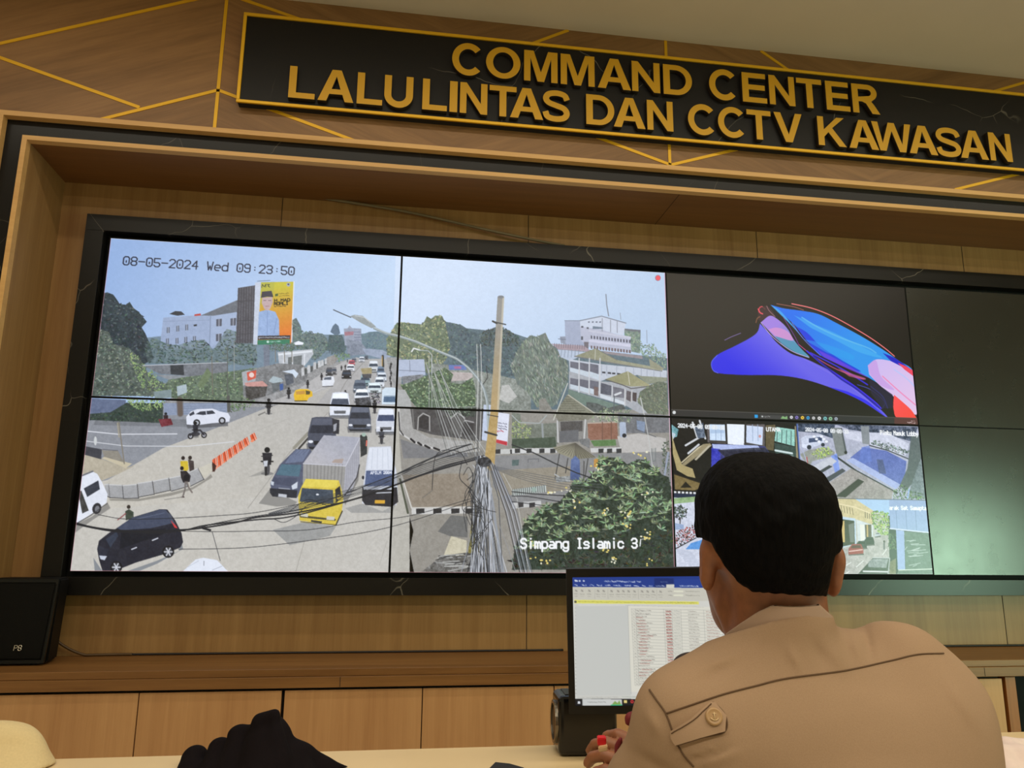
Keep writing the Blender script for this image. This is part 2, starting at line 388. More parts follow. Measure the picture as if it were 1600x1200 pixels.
# ---- letter outlines (x in 0..1 of the letter's width, z in 0..1 of the cap height, stroke t)
def thick(path, t, ends=None):
    """outline of a stroke of width t along a smooth path"""
    p = np.asarray(path); d = np.gradient(p, axis=0); d /= np.linalg.norm(d, axis=1)[:, None]
    nr = np.stack([-d[:, 1], d[:, 0]], 1) * t[:, None] / 2 if isinstance(t, np.ndarray) else np.stack([-d[:, 1], d[:, 0]], 1) * t / 2
    return list(map(tuple, p + nr)) + list(map(tuple, (p - nr)[::-1]))
def arc(cx, cz, rx, rz, a0, a1, n=24):
    a = np.radians(np.linspace(a0, a1, n)); return np.stack([cx + rx * np.cos(a), cz + rz * np.sin(a)], 1)
def glyph(ch, W, H):
    v, h = .205 * H, .172 * H                 # upright and level stroke weights
    if ch == 'L': return [[(0, 0), (W, 0), (W, h), (v, h), (v, H), (0, H)]]
    if ch == 'I': return [[(0, 0), (W, 0), (W, H), (0, H)]]
    if ch == 'T': return [[(W / 2 - v / 2, 0), (W / 2 + v / 2, 0), (W / 2 + v / 2, H - h), (W, H - h), (W, H), (0, H), (0, H - h), (W / 2 - v / 2, H - h)]]
    if ch == 'E': return [[(0, 0), (W, 0), (W, h), (v, h), (v, H * .43), (W * .93, H * .43), (W * .93, H * .43 + h), (v, H * .43 + h), (v, H - h), (W * .97, H - h), (W * .97, H), (0, H)]]
    if ch == 'A':
        s = v * 1.12; c = W / 2; a = s / 2 + .002
        f = lambda z: c - a - (c - a) * (1 - z / H)          # outer left edge at height z
        zi, zj = H * .225, H * .225 + h * .92
        top = H * .80
        il = lambda z: f(z) + s * 1.02
        return [[(0, 0), (s * 1.06, 0), (il(zi), zi), (W - il(zi), zi), (W - s * 1.06, 0), (W, 0), (c + a, H), (c - a, H)], [(il(zj), zj), (c, top), (W - il(zj), zj)]]
    if ch == 'V': return [[(0, H), (W / 2 - v * .55, 0), (W / 2 + v * .55, 0), (W, H), (W - v * 1.1, H), (W / 2, H * .26), (v * 1.1, H)]]
    if ch == 'N': d = v * .93; return [[(0, 0), (d, 0), (d, H * .68), (W - d, 0), (W, 0), (W, H), (W - d, H), (W - d, H * .33), (d, H), (0, H)]]
    if ch == 'M':
        d = v * .92; c = W / 2
        return [[(0, 0), (d, 0), (d, H * .77), (c - d * .52, 0), (c + d * .52, 0), (W - d, H * .77), (W - d, 0), (W, 0), (W, H), (W - d * 1.5, H), (c, H * .30), (d * 1.5, H), (0, H)]]
    if ch == 'W':
        q = W / 4; d = v * .52
        return [[(0, H), (q - d, 0), (q + d, 0), (2 * q, H * .72), (3 * q - d, 0), (3 * q + d, 0), (W, H), (W - 2 * d, H), (3 * q, H * .26), (2 * q + d, H), (2 * q - d, H), (q, H * .26), (2 * d, H)]]
    if ch == 'K': return [[(0, 0), (v, 0), (v, H * .30), (v + W * .16, H * .47), (W - v * 1.2, 0), (W, 0), (W * .52, H * .62), (W * .97, H), (W * .97 - v * 1.25, H), (v, H * .55), (v, H), (0, H)]]
    if ch == 'O':
        o = arc(W / 2, H / 2, W / 2, H * .515, 0, 360, 49)[:-1]; i = arc(W / 2, H / 2, W / 2 - v, H * .515 - h, 0, 360, 49)[:-1]
        return [list(map(tuple, o)), list(map(tuple, i))]
    if ch == 'D':
        r = W * .56; o = [(0, 0)] + list(map(tuple, arc(W - r, H / 2, r, H / 2, -90, 90))) + [(0, H)]
        ri = r - v * .95; i = [(v, h)] + list(map(tuple, arc(W - r, H / 2, ri, H / 2 - h, -90, 90))) + [(v, H - h)]
        return [o, i]
    if ch == 'U':
        p = np.concatenate([[(v / 2, H), (v / 2, H * .7)], arc(W / 2, H * .385, W / 2 - v / 2, H * .385 - h / 2 + .001, 180, 360, 25), [(W - v / 2, H * .7), (W - v / 2, H)]])
        return [thick(p, v * .98)]
    if ch == 'C':
        p = arc(W * .52, H / 2, W * .52 - v / 2, H * .515 - h / 2, 42, 318, 40); p[:, 0] = np.minimum(p[:, 0], W * 1.02)
        return [thick(p, np.full(40, v * .95))]
    if ch == 'S':
        x = np.array([.90, .80, .52, .22, .115, .22, .50, .78, .885, .78, .48, .18, .09]); z = np.array([.715, .87, .93, .88, .735, .60, .515, .43, .275, .125, .072, .13, .30])
        c = np.array(curve_pts(np.stack([x * W, z * H, 0 * x], 1), 6))[:, :2]
        return [thick(c, np.full(len(c), h * 1.06))]
    if ch == 'R':
        zc, rr = H * .715, H * .285; xm = W * .58
        o = [(0, 0), (v, 0), (v, H * .40), (W * .36, H * .40), (W * .50, H * .34), (W - v * 1.28, 0), (W, 0), (W * .80, H * .30), (W * .70, H * .42)] + list(map(tuple, arc(xm, zc, W * .93 - xm, rr, -55, 90, 16))) + [(0, H)]
        i = [(v, H * .43 + h * .72)] + list(map(tuple, arc(xm, zc, W * .93 - xm - v * .95, rr - h, -90, 90, 14))) + [(v, H - h)]
        return [o, i]
L1 = [('C', 1.391, 1.524), ('O', 1.536, 1.684), ('M', 1.7, 1.846), ('M', 1.86, 2.01), ('A', 2.024, 2.173), ('N', 2.178, 2.305), ('D', 2.321, 2.453), ('C', 2.532, 2.667), ('E', 2.688, 2.803),
      ('N', 2.816, 2.938), ('T', 2.949, 3.071), ('E', 3.09, 3.205), ('R', 3.219, 3.352)]
L2 = [('L', 0.734, 0.838), ('A', 0.85, 0.993), ('L', 1.006, 1.109), ('U', 1.116, 1.234), ('L', 1.273, 1.375), ('I', 1.386, 1.418), ('N', 1.429, 1.544), ('T', 1.553, 1.668), ('A', 1.641, 1.783), ('S', 1.782, 1.899),
      ('D', 1.971, 2.095), ('A', 2.092, 2.233), ('N', 2.242, 2.359), ('C', 2.427, 2.558), ('C', 2.565, 2.697), ('T', 2.701, 2.814), ('V', 2.829, 2.963), ('K', 3.037, 3.171), ('A', 3.185, 3.329), ('W', 3.302, 3.496),
      ('A', 3.481, 3.623), ('S', 3.619, 3.745), ('A', 3.739, 3.881), ('N', 3.891, 4.005)]
def extrude_outline(loops, x0, z0, ya, yb):
    cu = bpy.data.curves.new('tmp', 'CURVE'); cu.dimensions = '2D'; cu.fill_mode = 'BOTH'; cu.extrude = abs(yb - ya) / 2 - .0008; cu.bevel_depth = .0008; cu.bevel_resolution = 1
    for lp in loops:
        s = cu.splines.new('POLY'); s.points.add(len(lp) - 1); s.use_cyclic_u = True
        for p, q in zip(s.points, lp): p.co = (q[0], q[1], 0, 1)
    o = bpy.data.objects.new('tmp', cu); COL.objects.link(o)
    dg = bpy.context.evaluated_depsgraph_get(); me = bpy.data.meshes.new_from_object(o.evaluated_get(dg))
    bpy.data.objects.remove(o); bpy.data.curves.remove(cu)
    b = bmesh.new(); b.from_mesh(me); bpy.data.meshes.remove(me)
    for v in b.verts: v.co = Vector((x0 + v.co.x, (ya + yb) / 2 - v.co.z, z0 + v.co.y))
    return b
for line, z0, H in ((L1, 3.088, .146), (L2, 2.909, .142)):
    for ch, x0, x1 in line:
        b = extrude_outline(glyph(ch, x1 - x0, H), x0, z0, SGY + .0035, SGY - .019); b.normal_update()
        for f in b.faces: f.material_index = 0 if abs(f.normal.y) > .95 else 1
        obj('letter', b, [M_GOLDL, M_LSIDE], sg)
# ================================================================== PICTURES SHOWN ON THE SCREENS
# Each lit screen carries its picture as colours on a fine grid of its own face, drawn here with a small painter.
class Canvas:
    """o: top-left corner of the picture, u / v: unit vectors right and down, size in metres, res metres per cell.
    Points are given as measured on the photograph and carried onto the screen's plane."""
    def __init__(s, o, u, v, W, H, res):
        s.o, s.u, s.v = np.array(o, float), np.array(u, float), np.array(v, float)
        s.nrm = np.cross(s.u, s.v); s.W, s.H, s.res = W, H, res
        s.w, s.h = int(round(W / res)) + 1, int(round(H / res)) + 1
        s.a = np.zeros((s.h, s.w, 3), np.float32)
        rs = np.random.RandomState(5); s.rs = rs
        s.nz = [s._vn(rs, k) for k in (2, 5, 14, 40)]
    def _vn(s, rs, k):
        gh, gw = s.h // k + 3, s.w // k + 3; g = rs.rand(gh, gw).astype(np.float32)
        y = np.arange(s.h) / k; x = np.arange(s.w) / k; y0 = y.astype(int); x0 = x.astype(int); fy = (y - y0)[:, None]; fx = (x - x0)[None]
        fy = fy * fy * (3 - 2 * fy); fx = fx * fx * (3 - 2 * fx)
        A = lambda i, j: g[np.ix_(y0 + i, x0 + j)]
        return (A(0, 0) * (1 - fy) * (1 - fx) + A(1, 0) * fy * (1 - fx) + A(0, 1) * (1 - fy) * fx + A(1, 1) * fy * fx) - .5
    def m(s, pts):
        p = np.atleast_2d(np.asarray(pts, float))
        d = np.stack([(p[:, 0] - 800) / FPX, np.ones(len(p)), (600 - p[:, 1]) / FPX], 1) @ ROT.T
        t = ((s.o - CAM) @ s.nrm) / (d @ s.nrm); q = CAM + d * t[:, None] - s.o
        return np.stack([q @ s.u, q @ s.v], 1) / s.res
    def k(s, p):                                        # cells per photo pixel near p
        a = s.m([p, (p[0] + 1, p[1]), (p[0], p[1] + 1)]); return (np.linalg.norm(a[1] - a[0]) + np.linalg.norm(a[2] - a[0])) / 2
    def _bb(s, q, pad=1):
        x0, y0 = np.floor(q.min(0) - pad).astype(int); x1, y1 = np.ceil(q.max(0) + pad).astype(int) + 1
        return max(x0, 0), max(y0, 0), min(x1, s.w), min(y1, s.h)
    def _blend(s, bb, cov, col, tex=0, f=None):
        x0, y0, x1, y1 = bb; A = s.a[y0:y1, x0:x1]
        c = np.asarray(col, np.float32)
        if f is not None: c = f(bb)
        if tex:
            n = sum(z[y0:y1, x0:x1] * k for z, k in zip(s.nz, (1.0, .9, .35, .2))); c = c + (n * 2 * tex)[..., None]
        A += (c - A) * cov[..., None]
    def _cov(s, q, ss=3):
        bb = s._bb(q); x0, y0, x1, y1 = bb
        if x1 <= x0 or y1 <= y0: return None, None
        gx = x0 - .5 + (np.arange((x1 - x0) * ss) + .5) / ss; gy = y0 - .5 + (np.arange((y1 - y0) * ss) + .5) / ss
        ins = np.zeros((len(gy), len(gx)), bool)
        for (ax, ay), (bx_, by) in zip(q, np.roll(q, -1, 0)):
            if ay == by: continue
            r = (gy >= min(ay, by)) & (gy < max(ay, by))
            if not r.any(): continue
            xi = ax + (gy[r] - ay) * (bx_ - ax) / (by - ay)
            ins[r] ^= gx[None] < xi[:, None]
        return bb, ins.reshape(y1 - y0, ss, x1 - x0, ss).mean((1, 3)).astype(np.float32)
    def poly(s, pts, col, tex=0, alpha=1.0, grad=None, cells=False):
        q = np.asarray(pts, float) if cells else s.m(pts)
        bb, cov = s._cov(q)
        if bb is None: return
        f = None
        if grad is not None:                            # grad = (other colour, point a, point b)
            c1, pa, pb = grad; a, b = s.m([pa, pb]); d = (b - a) / ((b - a) @ (b - a))
            def f(B):
                X, Y = np.meshgrid(np.arange(B[0], B[2]), np.arange(B[1], B[3])); t = np.clip((X - a[0]) * d[0] + (Y - a[1]) * d[1], 0, 1)[..., None]
                return (np.asarray(col) * (1 - t) + np.asarray(c1) * t).astype(np.float32)
        s._blend(bb, cov * alpha, col, tex, f)
    def line(s, pts, wd, col, alpha=1.0, cells=False, soft=.5):
        q = np.asarray(pts, float) if cells else s.m(pts)
        wd = wd if cells else wd * s.k(pts[0])
        bb = s._bb(q, wd / 2 + 1.5); x0, y0, x1, y1 = bb
        if x1 <= x0 or y1 <= y0: return
        D = np.full((y1 - y0, x1 - x0), 1e9, np.float32)
        for a, b in zip(q[:-1], q[1:]):                 # only near the segment
            cx0, cy0 = np.maximum(np.floor(np.minimum(a, b) - wd / 2 - 2).astype(int), (x0, y0)); cx1, cy1 = np.minimum(np.ceil(np.maximum(a, b) + wd / 2 + 2).astype(int) + 1, (x1, y1))
            if cx1 <= cx0 or cy1 <= cy0: continue
            X, Y = np.meshgrid(np.arange(cx0, cx1), np.arange(cy0, cy1)); d = b - a; t = np.clip(((X - a[0]) * d[0] + (Y - a[1]) * d[1]) / (d @ d + 1e-9), 0, 1)
            r = np.hypot(X - a[0] - t * d[0], Y - a[1] - t * d[1]); V = D[cy0 - y0:cy1 - y0, cx0 - x0:cx1 - x0]; np.minimum(V, r, out=V)
        s._blend(bb, np.clip((wd / 2 - D) / (2 * soft) + .5, 0, 1) * min(1, wd / .9) * alpha, col)
    def ell(s, c, rx, ry, col, ang=0, tex=0, alpha=1.0, n=14):
        a = np.linspace(0, 2 * np.pi, n, endpoint=False); ca, sa = math.cos(ang), math.sin(ang); x, y = rx * np.cos(a), ry * np.sin(a)
        s.poly(np.stack([c[0] + x * ca - y * sa, c[1] + x * sa + y * ca], 1), col, tex, alpha)
    def leaves(s, pts, n, pal, L=(2, 5), wd=(.8, 1.6), ang=None, seed=1, edge=True):
        """clumps of small leaf strokes inside an outline, lighter ones drawn last"""
        q = s.m(pts); rs = np.random.RandomState(seed); k = s.k(np.asarray(pts).mean(0)); lo, hi = q.min(0), q.max(0); done = 0; pal = [np.asarray(c, float) for c in pal]
        nxt = np.roll(q, -1, 0)
        for i in range(n * 6):
            if done >= n: break
            p = lo + rs.rand(2) * (hi - lo)
            c = ((q[:, 1] > p[1]) != (nxt[:, 1] > p[1])) & (p[0] < q[:, 0] + (p[1] - q[:, 1]) * (nxt[:, 0] - q[:, 0]) / (nxt[:, 1] - q[:, 1] + 1e-9))
            if c.sum() % 2 == 0: continue
            t = done / n; done += 1
            col = pal[min(int((t * .75 + rs.rand() * .3) * len(pal)), len(pal) - 1)] + rs.normal(0, 6, 3)
            a = rs.uniform(0, 6.3) if ang is None else rs.normal(*ang); l = rs.uniform(*L) * k; w2 = rs.uniform(*wd) * k
            d = np.array([math.cos(a), math.sin(a)]); e = np.array([-d[1], d[0]]) * w2
            s.poly([p - d * l, p + e, p + d * l, p - e], col, cells=True)
    def text(s, txt, p0, p1, h, wd, col, sp=1.0, alpha=1.0, slant=0):
        """stroke lettering from baseline point p0 to p1 with cap height h (photo pixels)"""
        a, b = s.m([p0, p1]); k = s.k(p0); n = len(txt); step = (b - a) / n; ux = step / np.linalg.norm(step); uy = np.array([ux[1], -ux[0]])
        gw = np.linalg.norm(step) * .74 * sp; H = h * k
        for i, ch in enumerate(txt):
            o = a + step * (i + .1)
            for st in GLY.get(ch, '').split():
                v = [int(c) for c in st]; pts = [o + ux * (v[j] / 4 * gw + slant * (v[j + 1] - 2) / 6 * H) + uy * ((v[j + 1] - 2) / 6 * H) for j in range(0, len(v) - 1, 2)]
                if len(pts) == 1: pts.append(pts[0] + ux * .3)
                s.line(pts, wd * k, col, alpha, cells=True)
    def squig(s, p0, p1, h, col, alpha=1.0, seed=0):
        """a line of lettering too small to read: uneven short marks"""
        rs = np.random.RandomState(seed); a, b = s.m([p0, p1]); k = s.k(p0); L = np.linalg.norm(b - a); d = (b - a) / L; e = np.array([-d[1], d[0]]); x = 0
        while x < L:
            l = rs.uniform(1.2, 4.5) * k * .8; y = rs.uniform(-.3, .3) * h * k
            s.line([a + d * x + e * (y - h * k * rs.uniform(.1, .5)), a + d * min(x + l, L) + e * (y + h * k * rs.uniform(.0, .4))], h * k * .6, col, alpha * rs.uniform(.5, 1), cells=True); x += l * rs.uniform(.9, 1.4)
# stroke letters on a grid 0..4 wide, baseline 2, cap line 8, descender 0: each word is one stroke of x y pairs
GLY = dict(zip('0123456789-:.ADFHILMNOPRSTUWabcdegiklmnoprstuy', """120307183847433212 2425|072822 1232|07183847460242|07183847463515 354443321203|32380444|480805354443321203|473818070312324344350504
084812|183847463515060718 153544433212030415|0312324347381807061545|0545|24 26|22|022842 1434|02083847433202|0208 0848 0535|0208 4248 0545|1232 1838 2228|080242|0208254842|02084248|120307183847433212
02083847463505|02083847463505 2542|473818070615354443321203|0848 2822|080312324348|0812253248|16364542 441403123243|0208 0516364543321203|4536160503123243|4842 4536160503123243|044445361605031232
4641301001 4536160503123243|2622 28|0208 0446 2442|2822|0206 05162522 25364542|0206 0516364542|120305163645433212|0600 0516364543321203|0602 051636|453616051434433202|18133242 0636|060312324342 4642|0632 4610""".replace('\n', '|').split('|')))

def flip(c, k): return tuple(np.asarray(c, float) * k)
def car_front(c, x0, y0, x1, y1, col, glass=(60, 75, 95), roof=None, seed=0):
    """small vehicle seen from above its bonnet"""
    w, h = x1 - x0, y1 - y0; roof = roof or tuple(np.minimum(np.array(col) * 1.08 + 8, 255))
    c.poly([(x0 - w * .06, y1 - h * .18), (x1 + w * .05, y1 - h * .2), (x1 + w * .02, y1 + h * .06), (x0 - w * .02, y1 + h * .06)], (70, 72, 76), alpha=.55)
    c.poly([(x0 + w * .14, y0 + h * .03), (x0 + w * .3, y0), (x0 + w * .75, y0), (x1 - w * .08, y0 + h * .05), (x1, y0 + h * .5), (x1, y1 - h * .08), (x1 - w * .1, y1), (x0 + w * .1, y1), (x0, y1 - h * .08), (x0, y0 + h * .5)], col, 5)
    c.poly([(x0 + w * .18, y0 + h * .05), (x1 - w * .14, y0 + h * .05), (x1 - w * .1, y0 + h * .24), (x0 + w * .13, y0 + h * .24)], roof, 4)
    c.poly([(x0 + w * .13, y0 + h * .26), (x1 - w * .1, y0 + h * .26), (x1 - w * .04, y0 + h * .5), (x0 + w * .05, y0 + h * .5)], glass, 6)
    c.poly([(x0 + w * .2, y1 - h * .26), (x1 - w * .2, y1 - h * .26), (x1 - w * .22, y1 - h * .14), (x0 + w * .22, y1 - h * .14)], flip(col, .45))
    for sx in (x0 + w * .1, x1 - w * .1): c.ell((sx, y1 - h * .24), w * .09, h * .045, (232, 235, 238))
    c.poly([(x0 + w * .02, y1 - h * .08), (x1 - w * .02, y1 - h * .08), (x1 - w * .08, y1), (x0 + w * .08, y1)], flip(col, .4), alpha=.8)
def biker(c, x, y, h, jacket=(40, 42, 50), bike=(60, 60, 66), side=0):
    c.ell((x, y + h * .92), h * .22, h * .06, (80, 80, 82), alpha=.5)
    c.ell((x, y + h * .75), h * (.10 if not side else .28), h * .24 if not side else h * .14, bike, tex=10); c.poly([(x - h * .17, y + h * .2), (x + h * .17, y + h * .2), (x + h * .13, y + h * .62), (x - h * .13, y + h * .62)], jacket, 8)
    c.ell((x, y + h * .1), h * .1, h * .1, (30, 32, 36)); c.line([(x - h * .2, y + h * .5), (x + h * .2, y + h * .5)], h * .05, (30, 30, 32))

def paint_street():
    c = Canvas((0, 0, SZ1), (1, 0, 0), (0, 0, -1), 2 * SW, 2 * SH, .0022)
    P, Ln, T = c.poly, c.line, lambda s, pts: [((x / s[2]) + s[0], (y / s[2]) + s[1]) for x, y in pts]
    A_, B_, C_, D_, E_, F_, G_, H_ = (100, 360, 4.287), (380, 360, 4.285), (100, 620, 4.137), (380, 620, 4.138), (600, 390, 4.617), (820, 420, 5.0), (600, 630, 4.287), (800, 640, 4.446)
    # ---- sky
    P([(60, 330), (700, 360), (700, 700), (60, 700)], (136, 176, 232), 2, grad=((190, 218, 246), (200, 380), (480, 590)))
    P([(619, 370), (1100, 390), (1100, 700), (610, 700)], (206, 226, 248), 2, grad=((180, 208, 236), (720, 400), (960, 560)))
    # ---- far hills and tree line
    P([(225, 528), (300, 520), (440, 520), (520, 523), (600, 520), (610, 600), (225, 620)], (112, 140, 158), 6)
    P([(600, 530), (640, 505), (720, 512), (800, 520), (860, 540), (1045, 560), (1045, 640), (600, 640)], (92, 118, 128), 8)
    # ---- ground of the whole crossing (pale concrete)
    P([(560, 566), (600, 566), (625, 620), (640, 700), (620, 900), (90, 900), (125, 700), (330, 664), (430, 632), (520, 590)], (186, 183, 174), 5, grad=((202, 196, 180), (500, 620), (330, 880)))
    P([(230, 640), (300, 606), (430, 582), (545, 562), (562, 566), (520, 592), (430, 634), (330, 662)], (150, 150, 148), 14)
    P([(100, 800), (620, 760), (612, 900), (96, 900)], (200, 196, 184), 5, alpha=.6)
    # ---- left planting and buildings
    P(T(A_, [(665, 585), (740, 578), (870, 570), (980, 572), (1160, 540), (1170, 790), (640, 800)]), (150, 172, 208), 4)
    P(T(A_, [(985, 575), (1160, 540), (1160, 700), (985, 780)]), (158, 180, 214), 3)
    P(T(A_, [(915, 570), (1165, 465), (1168, 545), (1000, 572)]), (104, 112, 122), 6)
    P(T(A_, [(705, 560), (745, 540), (785, 542), (810, 565), (760, 572)]), (58, 62, 70)); P(T(A_, [(875, 562), (915, 556), (918, 570), (872, 574)]), (200, 70, 60))
    for x, y in ((688, 650), (752, 640), (812, 632), (683, 725), (747, 722), (806, 715), (864, 710)):
        P(T(A_, [(x, y), (x + 20, y - 3), (x + 20, y + 36), (x, y + 38)]), (96, 108, 128)); Ln(T(A_, [(x + 10, y), (x + 10, y + 36)]), .8, (190, 200, 220))
    P(T(A_, [(868, 632), (890, 628), (890, 640), (870, 643)]), (40, 44, 52))
    for x, y in ((1020, 595), (1018, 695), (1115, 590)): P(T(A_, [(x, y), (x + 38, y - 4), (x + 36, y + 46), (x, y + 48)]), (86, 92, 108)); Ln(T(A_, [(x + 19, y - 2), (x + 18, y + 46)]), .9, (190, 195, 210))
    Ln(T(A_, [(982, 575), (975, 760)]), 1, (120, 140, 170)); Ln(T(A_, [(665, 610), (980, 600)]), .7, (130, 150, 185))
    # dark tall tree
    tree = T(A_, [(262, 420), (290, 415), (330, 430), (345, 450), (372, 490), (410, 500), (440, 478), (465, 520), (500, 545), (555, 612), (520, 650), (545, 690), (575, 760), (600, 860), (480, 930), (220, 960)])
    P(tree, (46, 62, 70), 12); c.leaves(tree, 520, [(34, 48, 56), (48, 66, 74), (62, 80, 84), (86, 104, 104)], (1.5, 3.2), (.9, 1.6), seed=2)
    g = T(A_, [(235, 660), (300, 680), (330, 760), (440, 790), (510, 860), (560, 950), (640, 1010), (740, 1050), (720, 1110), (180, 1110), (195, 900)])
    P(g, (84, 98, 88), 14); c.leaves(g, 620, [(58, 72, 66), (84, 100, 90), (112, 128, 108), (140, 156, 130)], (1.2, 3.0), (.7, 1.4), seed=3)
    g = T(A_, [(430, 820), (500, 830), (555, 930), (600, 930), (640, 1020), (730, 1050), (650, 1080), (520, 1060), (480, 960)]); c.leaves(g, 220, [(96, 130, 80), (128, 164, 92), (160, 190, 110)], (1.0, 2.4), (.7, 1.2), seed=4)
    g = T(A_, [(590, 720), (700, 760), (760, 770), (860, 740), (940, 730), (1000, 800), (1090, 660), (1160, 680), (1290, 740), (1290, 900), (1000, 900), (560, 890), (540, 790)])
    P(g, (92, 116, 112), 14, alpha=.55); c.leaves(g, 520, [(38, 58, 58), (58, 82, 76), (80, 106, 96), (112, 138, 118)], (1.5, 4.0), (.6, 1.3), ang=(0, .7), seed=5)
    P(T(A_, [(530, 905), (900, 890), (1100, 885), (1090, 960), (1000, 990), (640, 960)]), (118, 124, 130), 10); P(T(A_, [(712, 905), (800, 900), (805, 970), (715, 965)]), (58, 64, 70), 6)
    Ln(T(A_, [(530, 905), (1090, 885)]), 1.2, (190, 195, 200)); P(T(A_, [(610, 965), (720, 970), (990, 985), (980, 1010), (700, 1000)]), (140, 146, 150), 6)
    g = T(A_, [(700, 1000), (830, 980), (1000, 960), (1290, 920), (1280, 1150), (800, 1140), (640, 1100)]); P(g, (96, 116, 92), 14); c.leaves(g, 420, [(64, 86, 66), (98, 124, 90), (130, 160, 110), (158, 186, 126)], (1.0, 2.6), (.6, 1.2), seed=6)
    P(T(A_, [(890, 1040), (960, 920), (990, 960), (930, 1060)]), (110, 132, 90), 8); P(T(A_, [(755, 1045), (820, 1030), (825, 1085), (760, 1110)]), (170, 190, 196), 6); P(T(A_, [(600, 1080), (720, 1065), (720, 1120), (610, 1130)]), (128, 150, 150), 6)
    Ln(T(A_, [(990, 840), (996, 1100)]), 1.1, (120, 112, 96)); Ln(T(A_, [(1095, 780), (1095, 1140)]), 1.3, (96, 100, 92)); Ln(T(A_, [(1140, 760), (1140, 1000)]), 1.0, (150, 156, 150))
    # slatted hoarding, billboard
    P(T(A_, [(1165, 385), (1290, 366), (1290, 755), (1150, 755)]), (88, 88, 96), 8)
    for i in range(8): Ln(T(A_, [(1172 + i * 17, 386 - i * 2), (1160 + i * 18, 755)]), .9, (60, 60, 68))
    for y in (470, 600, 690): Ln(T(A_, [(1158, y + 6), (1290, y)]), .8, (60, 62, 70))
    P(T(B_, [(80, 350), (118, 345), (100, 765), (66, 765)]), (196, 206, 222), 5); Ln(T(B_, [(95, 340), (180, 335)]), .8, (90, 100, 110))
    P(T(B_, [(120, 347), (342, 343), (325, 760), (95, 765)]), (206, 196, 52), 3, grad=((240, 112, 36), (424, 450), (446, 532)))
    P(T(B_, [(120, 347), (210, 345), (200, 460), (112, 500)]), (176, 176, 70), alpha=.5); Ln(T(B_, [(340, 343), (324, 760)]), 1.6, (226, 230, 232))
    P(T(B_, [(105, 545), (160, 530), (215, 545), (240, 600), (242, 705), (97, 706)]), (142, 176, 226), 6); Ln(T(B_, [(162, 540), (160, 700)]), .7, (110, 140, 196)); Ln(T(B_, [(225, 590), (205, 690)]), .8, (112, 144, 200))
    P(T(B_, [(128, 450), (195, 445), (198, 480), (180, 525), (160, 538), (140, 525), (124, 485)]), (196, 168, 166), 4); P(T(B_, [(118, 452), (126, 410), (190, 404), (202, 446), (160, 444)]), (64, 62, 74), 3)
    for x in (145, 178): Ln(T(B_, [(x - 9, 470), (x + 8, 469)]), .8, (90, 70, 76))
    Ln(T(B_, [(150, 508), (174, 507)]), .8, (150, 96, 100))
    c.text('H.MAD', T(B_, [(208, 478)])[0], T(B_, [(316, 473)])[0], 4.2, 1.3, (40, 34, 16)); c.text('ROMLI', T(B_, [(206, 500)])[0], T(B_, [(304, 496)])[0], 4.2, 1.3, (40, 34, 16)); c.squig(T(B_, [(208, 510)])[0], T(B_, [(285, 506)])[0], 1.6, (50, 40, 20), seed=3)
    c.squig(T(B_, [(240, 425)])[0], T(B_, [(305, 420)])[0], 1.4, (120, 100, 30), seed=4); c.squig(T(B_, [(240, 440)])[0], T(B_, [(308, 436)])[0], 1.4, (120, 100, 30), seed=5); P(T(B_, [(215, 425), (235, 422), (232, 440), (212, 442)]), (80, 110, 40))
    Ln(T(B_, [(124, 382), (128, 362), (140, 378), (152, 360), (150, 380)]), 1.0, (54, 66, 44)); Ln(T(B_, [(160, 362), (176, 362), (166, 372), (178, 380)]), 1.0, (54, 66, 44)); c.ell(T(B_, [(303, 363)])[0], 3, 3, (160, 170, 190)); c.ell(T(B_, [(303, 361)])[0], 1.3, 1.2, (40, 44, 60))
    P(T(B_, [(98, 706), (316, 702), (314, 726), (97, 732)]), (52, 52, 62)); c.squig(T(B_, [(104, 720)])[0], T(B_, [(308, 714)])[0], 1.8, (210, 210, 214), seed=7)
    P(T(B_, [(97, 734), (314, 728), (312, 761), (95, 766)]), (40, 138, 96), 3); c.ell(T(B_, [(165, 746)])[0], 2, 2, (190, 230, 210)); c.squig(T(B_, [(180, 746)])[0], T(B_, [(252, 743)])[0], 1.8, (190, 230, 210), seed=8)
    P(T(B_, [(135, 765), (180, 765), (172, 960), (140, 960)]), (112, 124, 142), 8)
    # ---- middle: houses, trees, far avenue
    P(T(B_, [(330, 600), (355, 585), (385, 640), (395, 690), (430, 680), (460, 690), (530, 690), (560, 720), (580, 790), (480, 870), (330, 760)]), (96, 120, 120), 12); c.leaves(T(B_, [(330, 600), (395, 670), (530, 690), (580, 790), (480, 880), (340, 760)]), 300, [(62, 86, 88), (92, 118, 112), (122, 146, 130)], (1.2, 3), (.7, 1.3), seed=8)
    g = T(B_, [(583, 680), (600, 640), (618, 622), (638, 640), (650, 690), (620, 705)]); P(g, (88, 116, 140), 5)
    P(T(B_, [(575, 700), (660, 700), (690, 770), (680, 830), (560, 800)]), (74, 102, 108), 10); c.leaves(T(B_, [(575, 700), (660, 700), (690, 770), (690, 850), (560, 820)]), 140, [(60, 88, 92), (86, 112, 110)], (1, 2.2), (.7, 1.2), seed=9)
    P(T(B_, [(674, 658), (700, 655), (712, 635), (730, 655), (790, 658), (792, 760), (680, 770)]), (150, 160, 180), 8); P(T(B_, [(678, 680), (740, 676), (738, 700), (680, 706)]), (170, 120, 130), 6)
    for i in range(4): Ln(T(B_, [(745, 680 + i * 18), (788, 680 + i * 18)]), .8, (100, 110, 140))
    P(T(B_, [(690, 730), (770, 740), (830, 780), (830, 830), (700, 840)]), (128, 140, 158), 12)
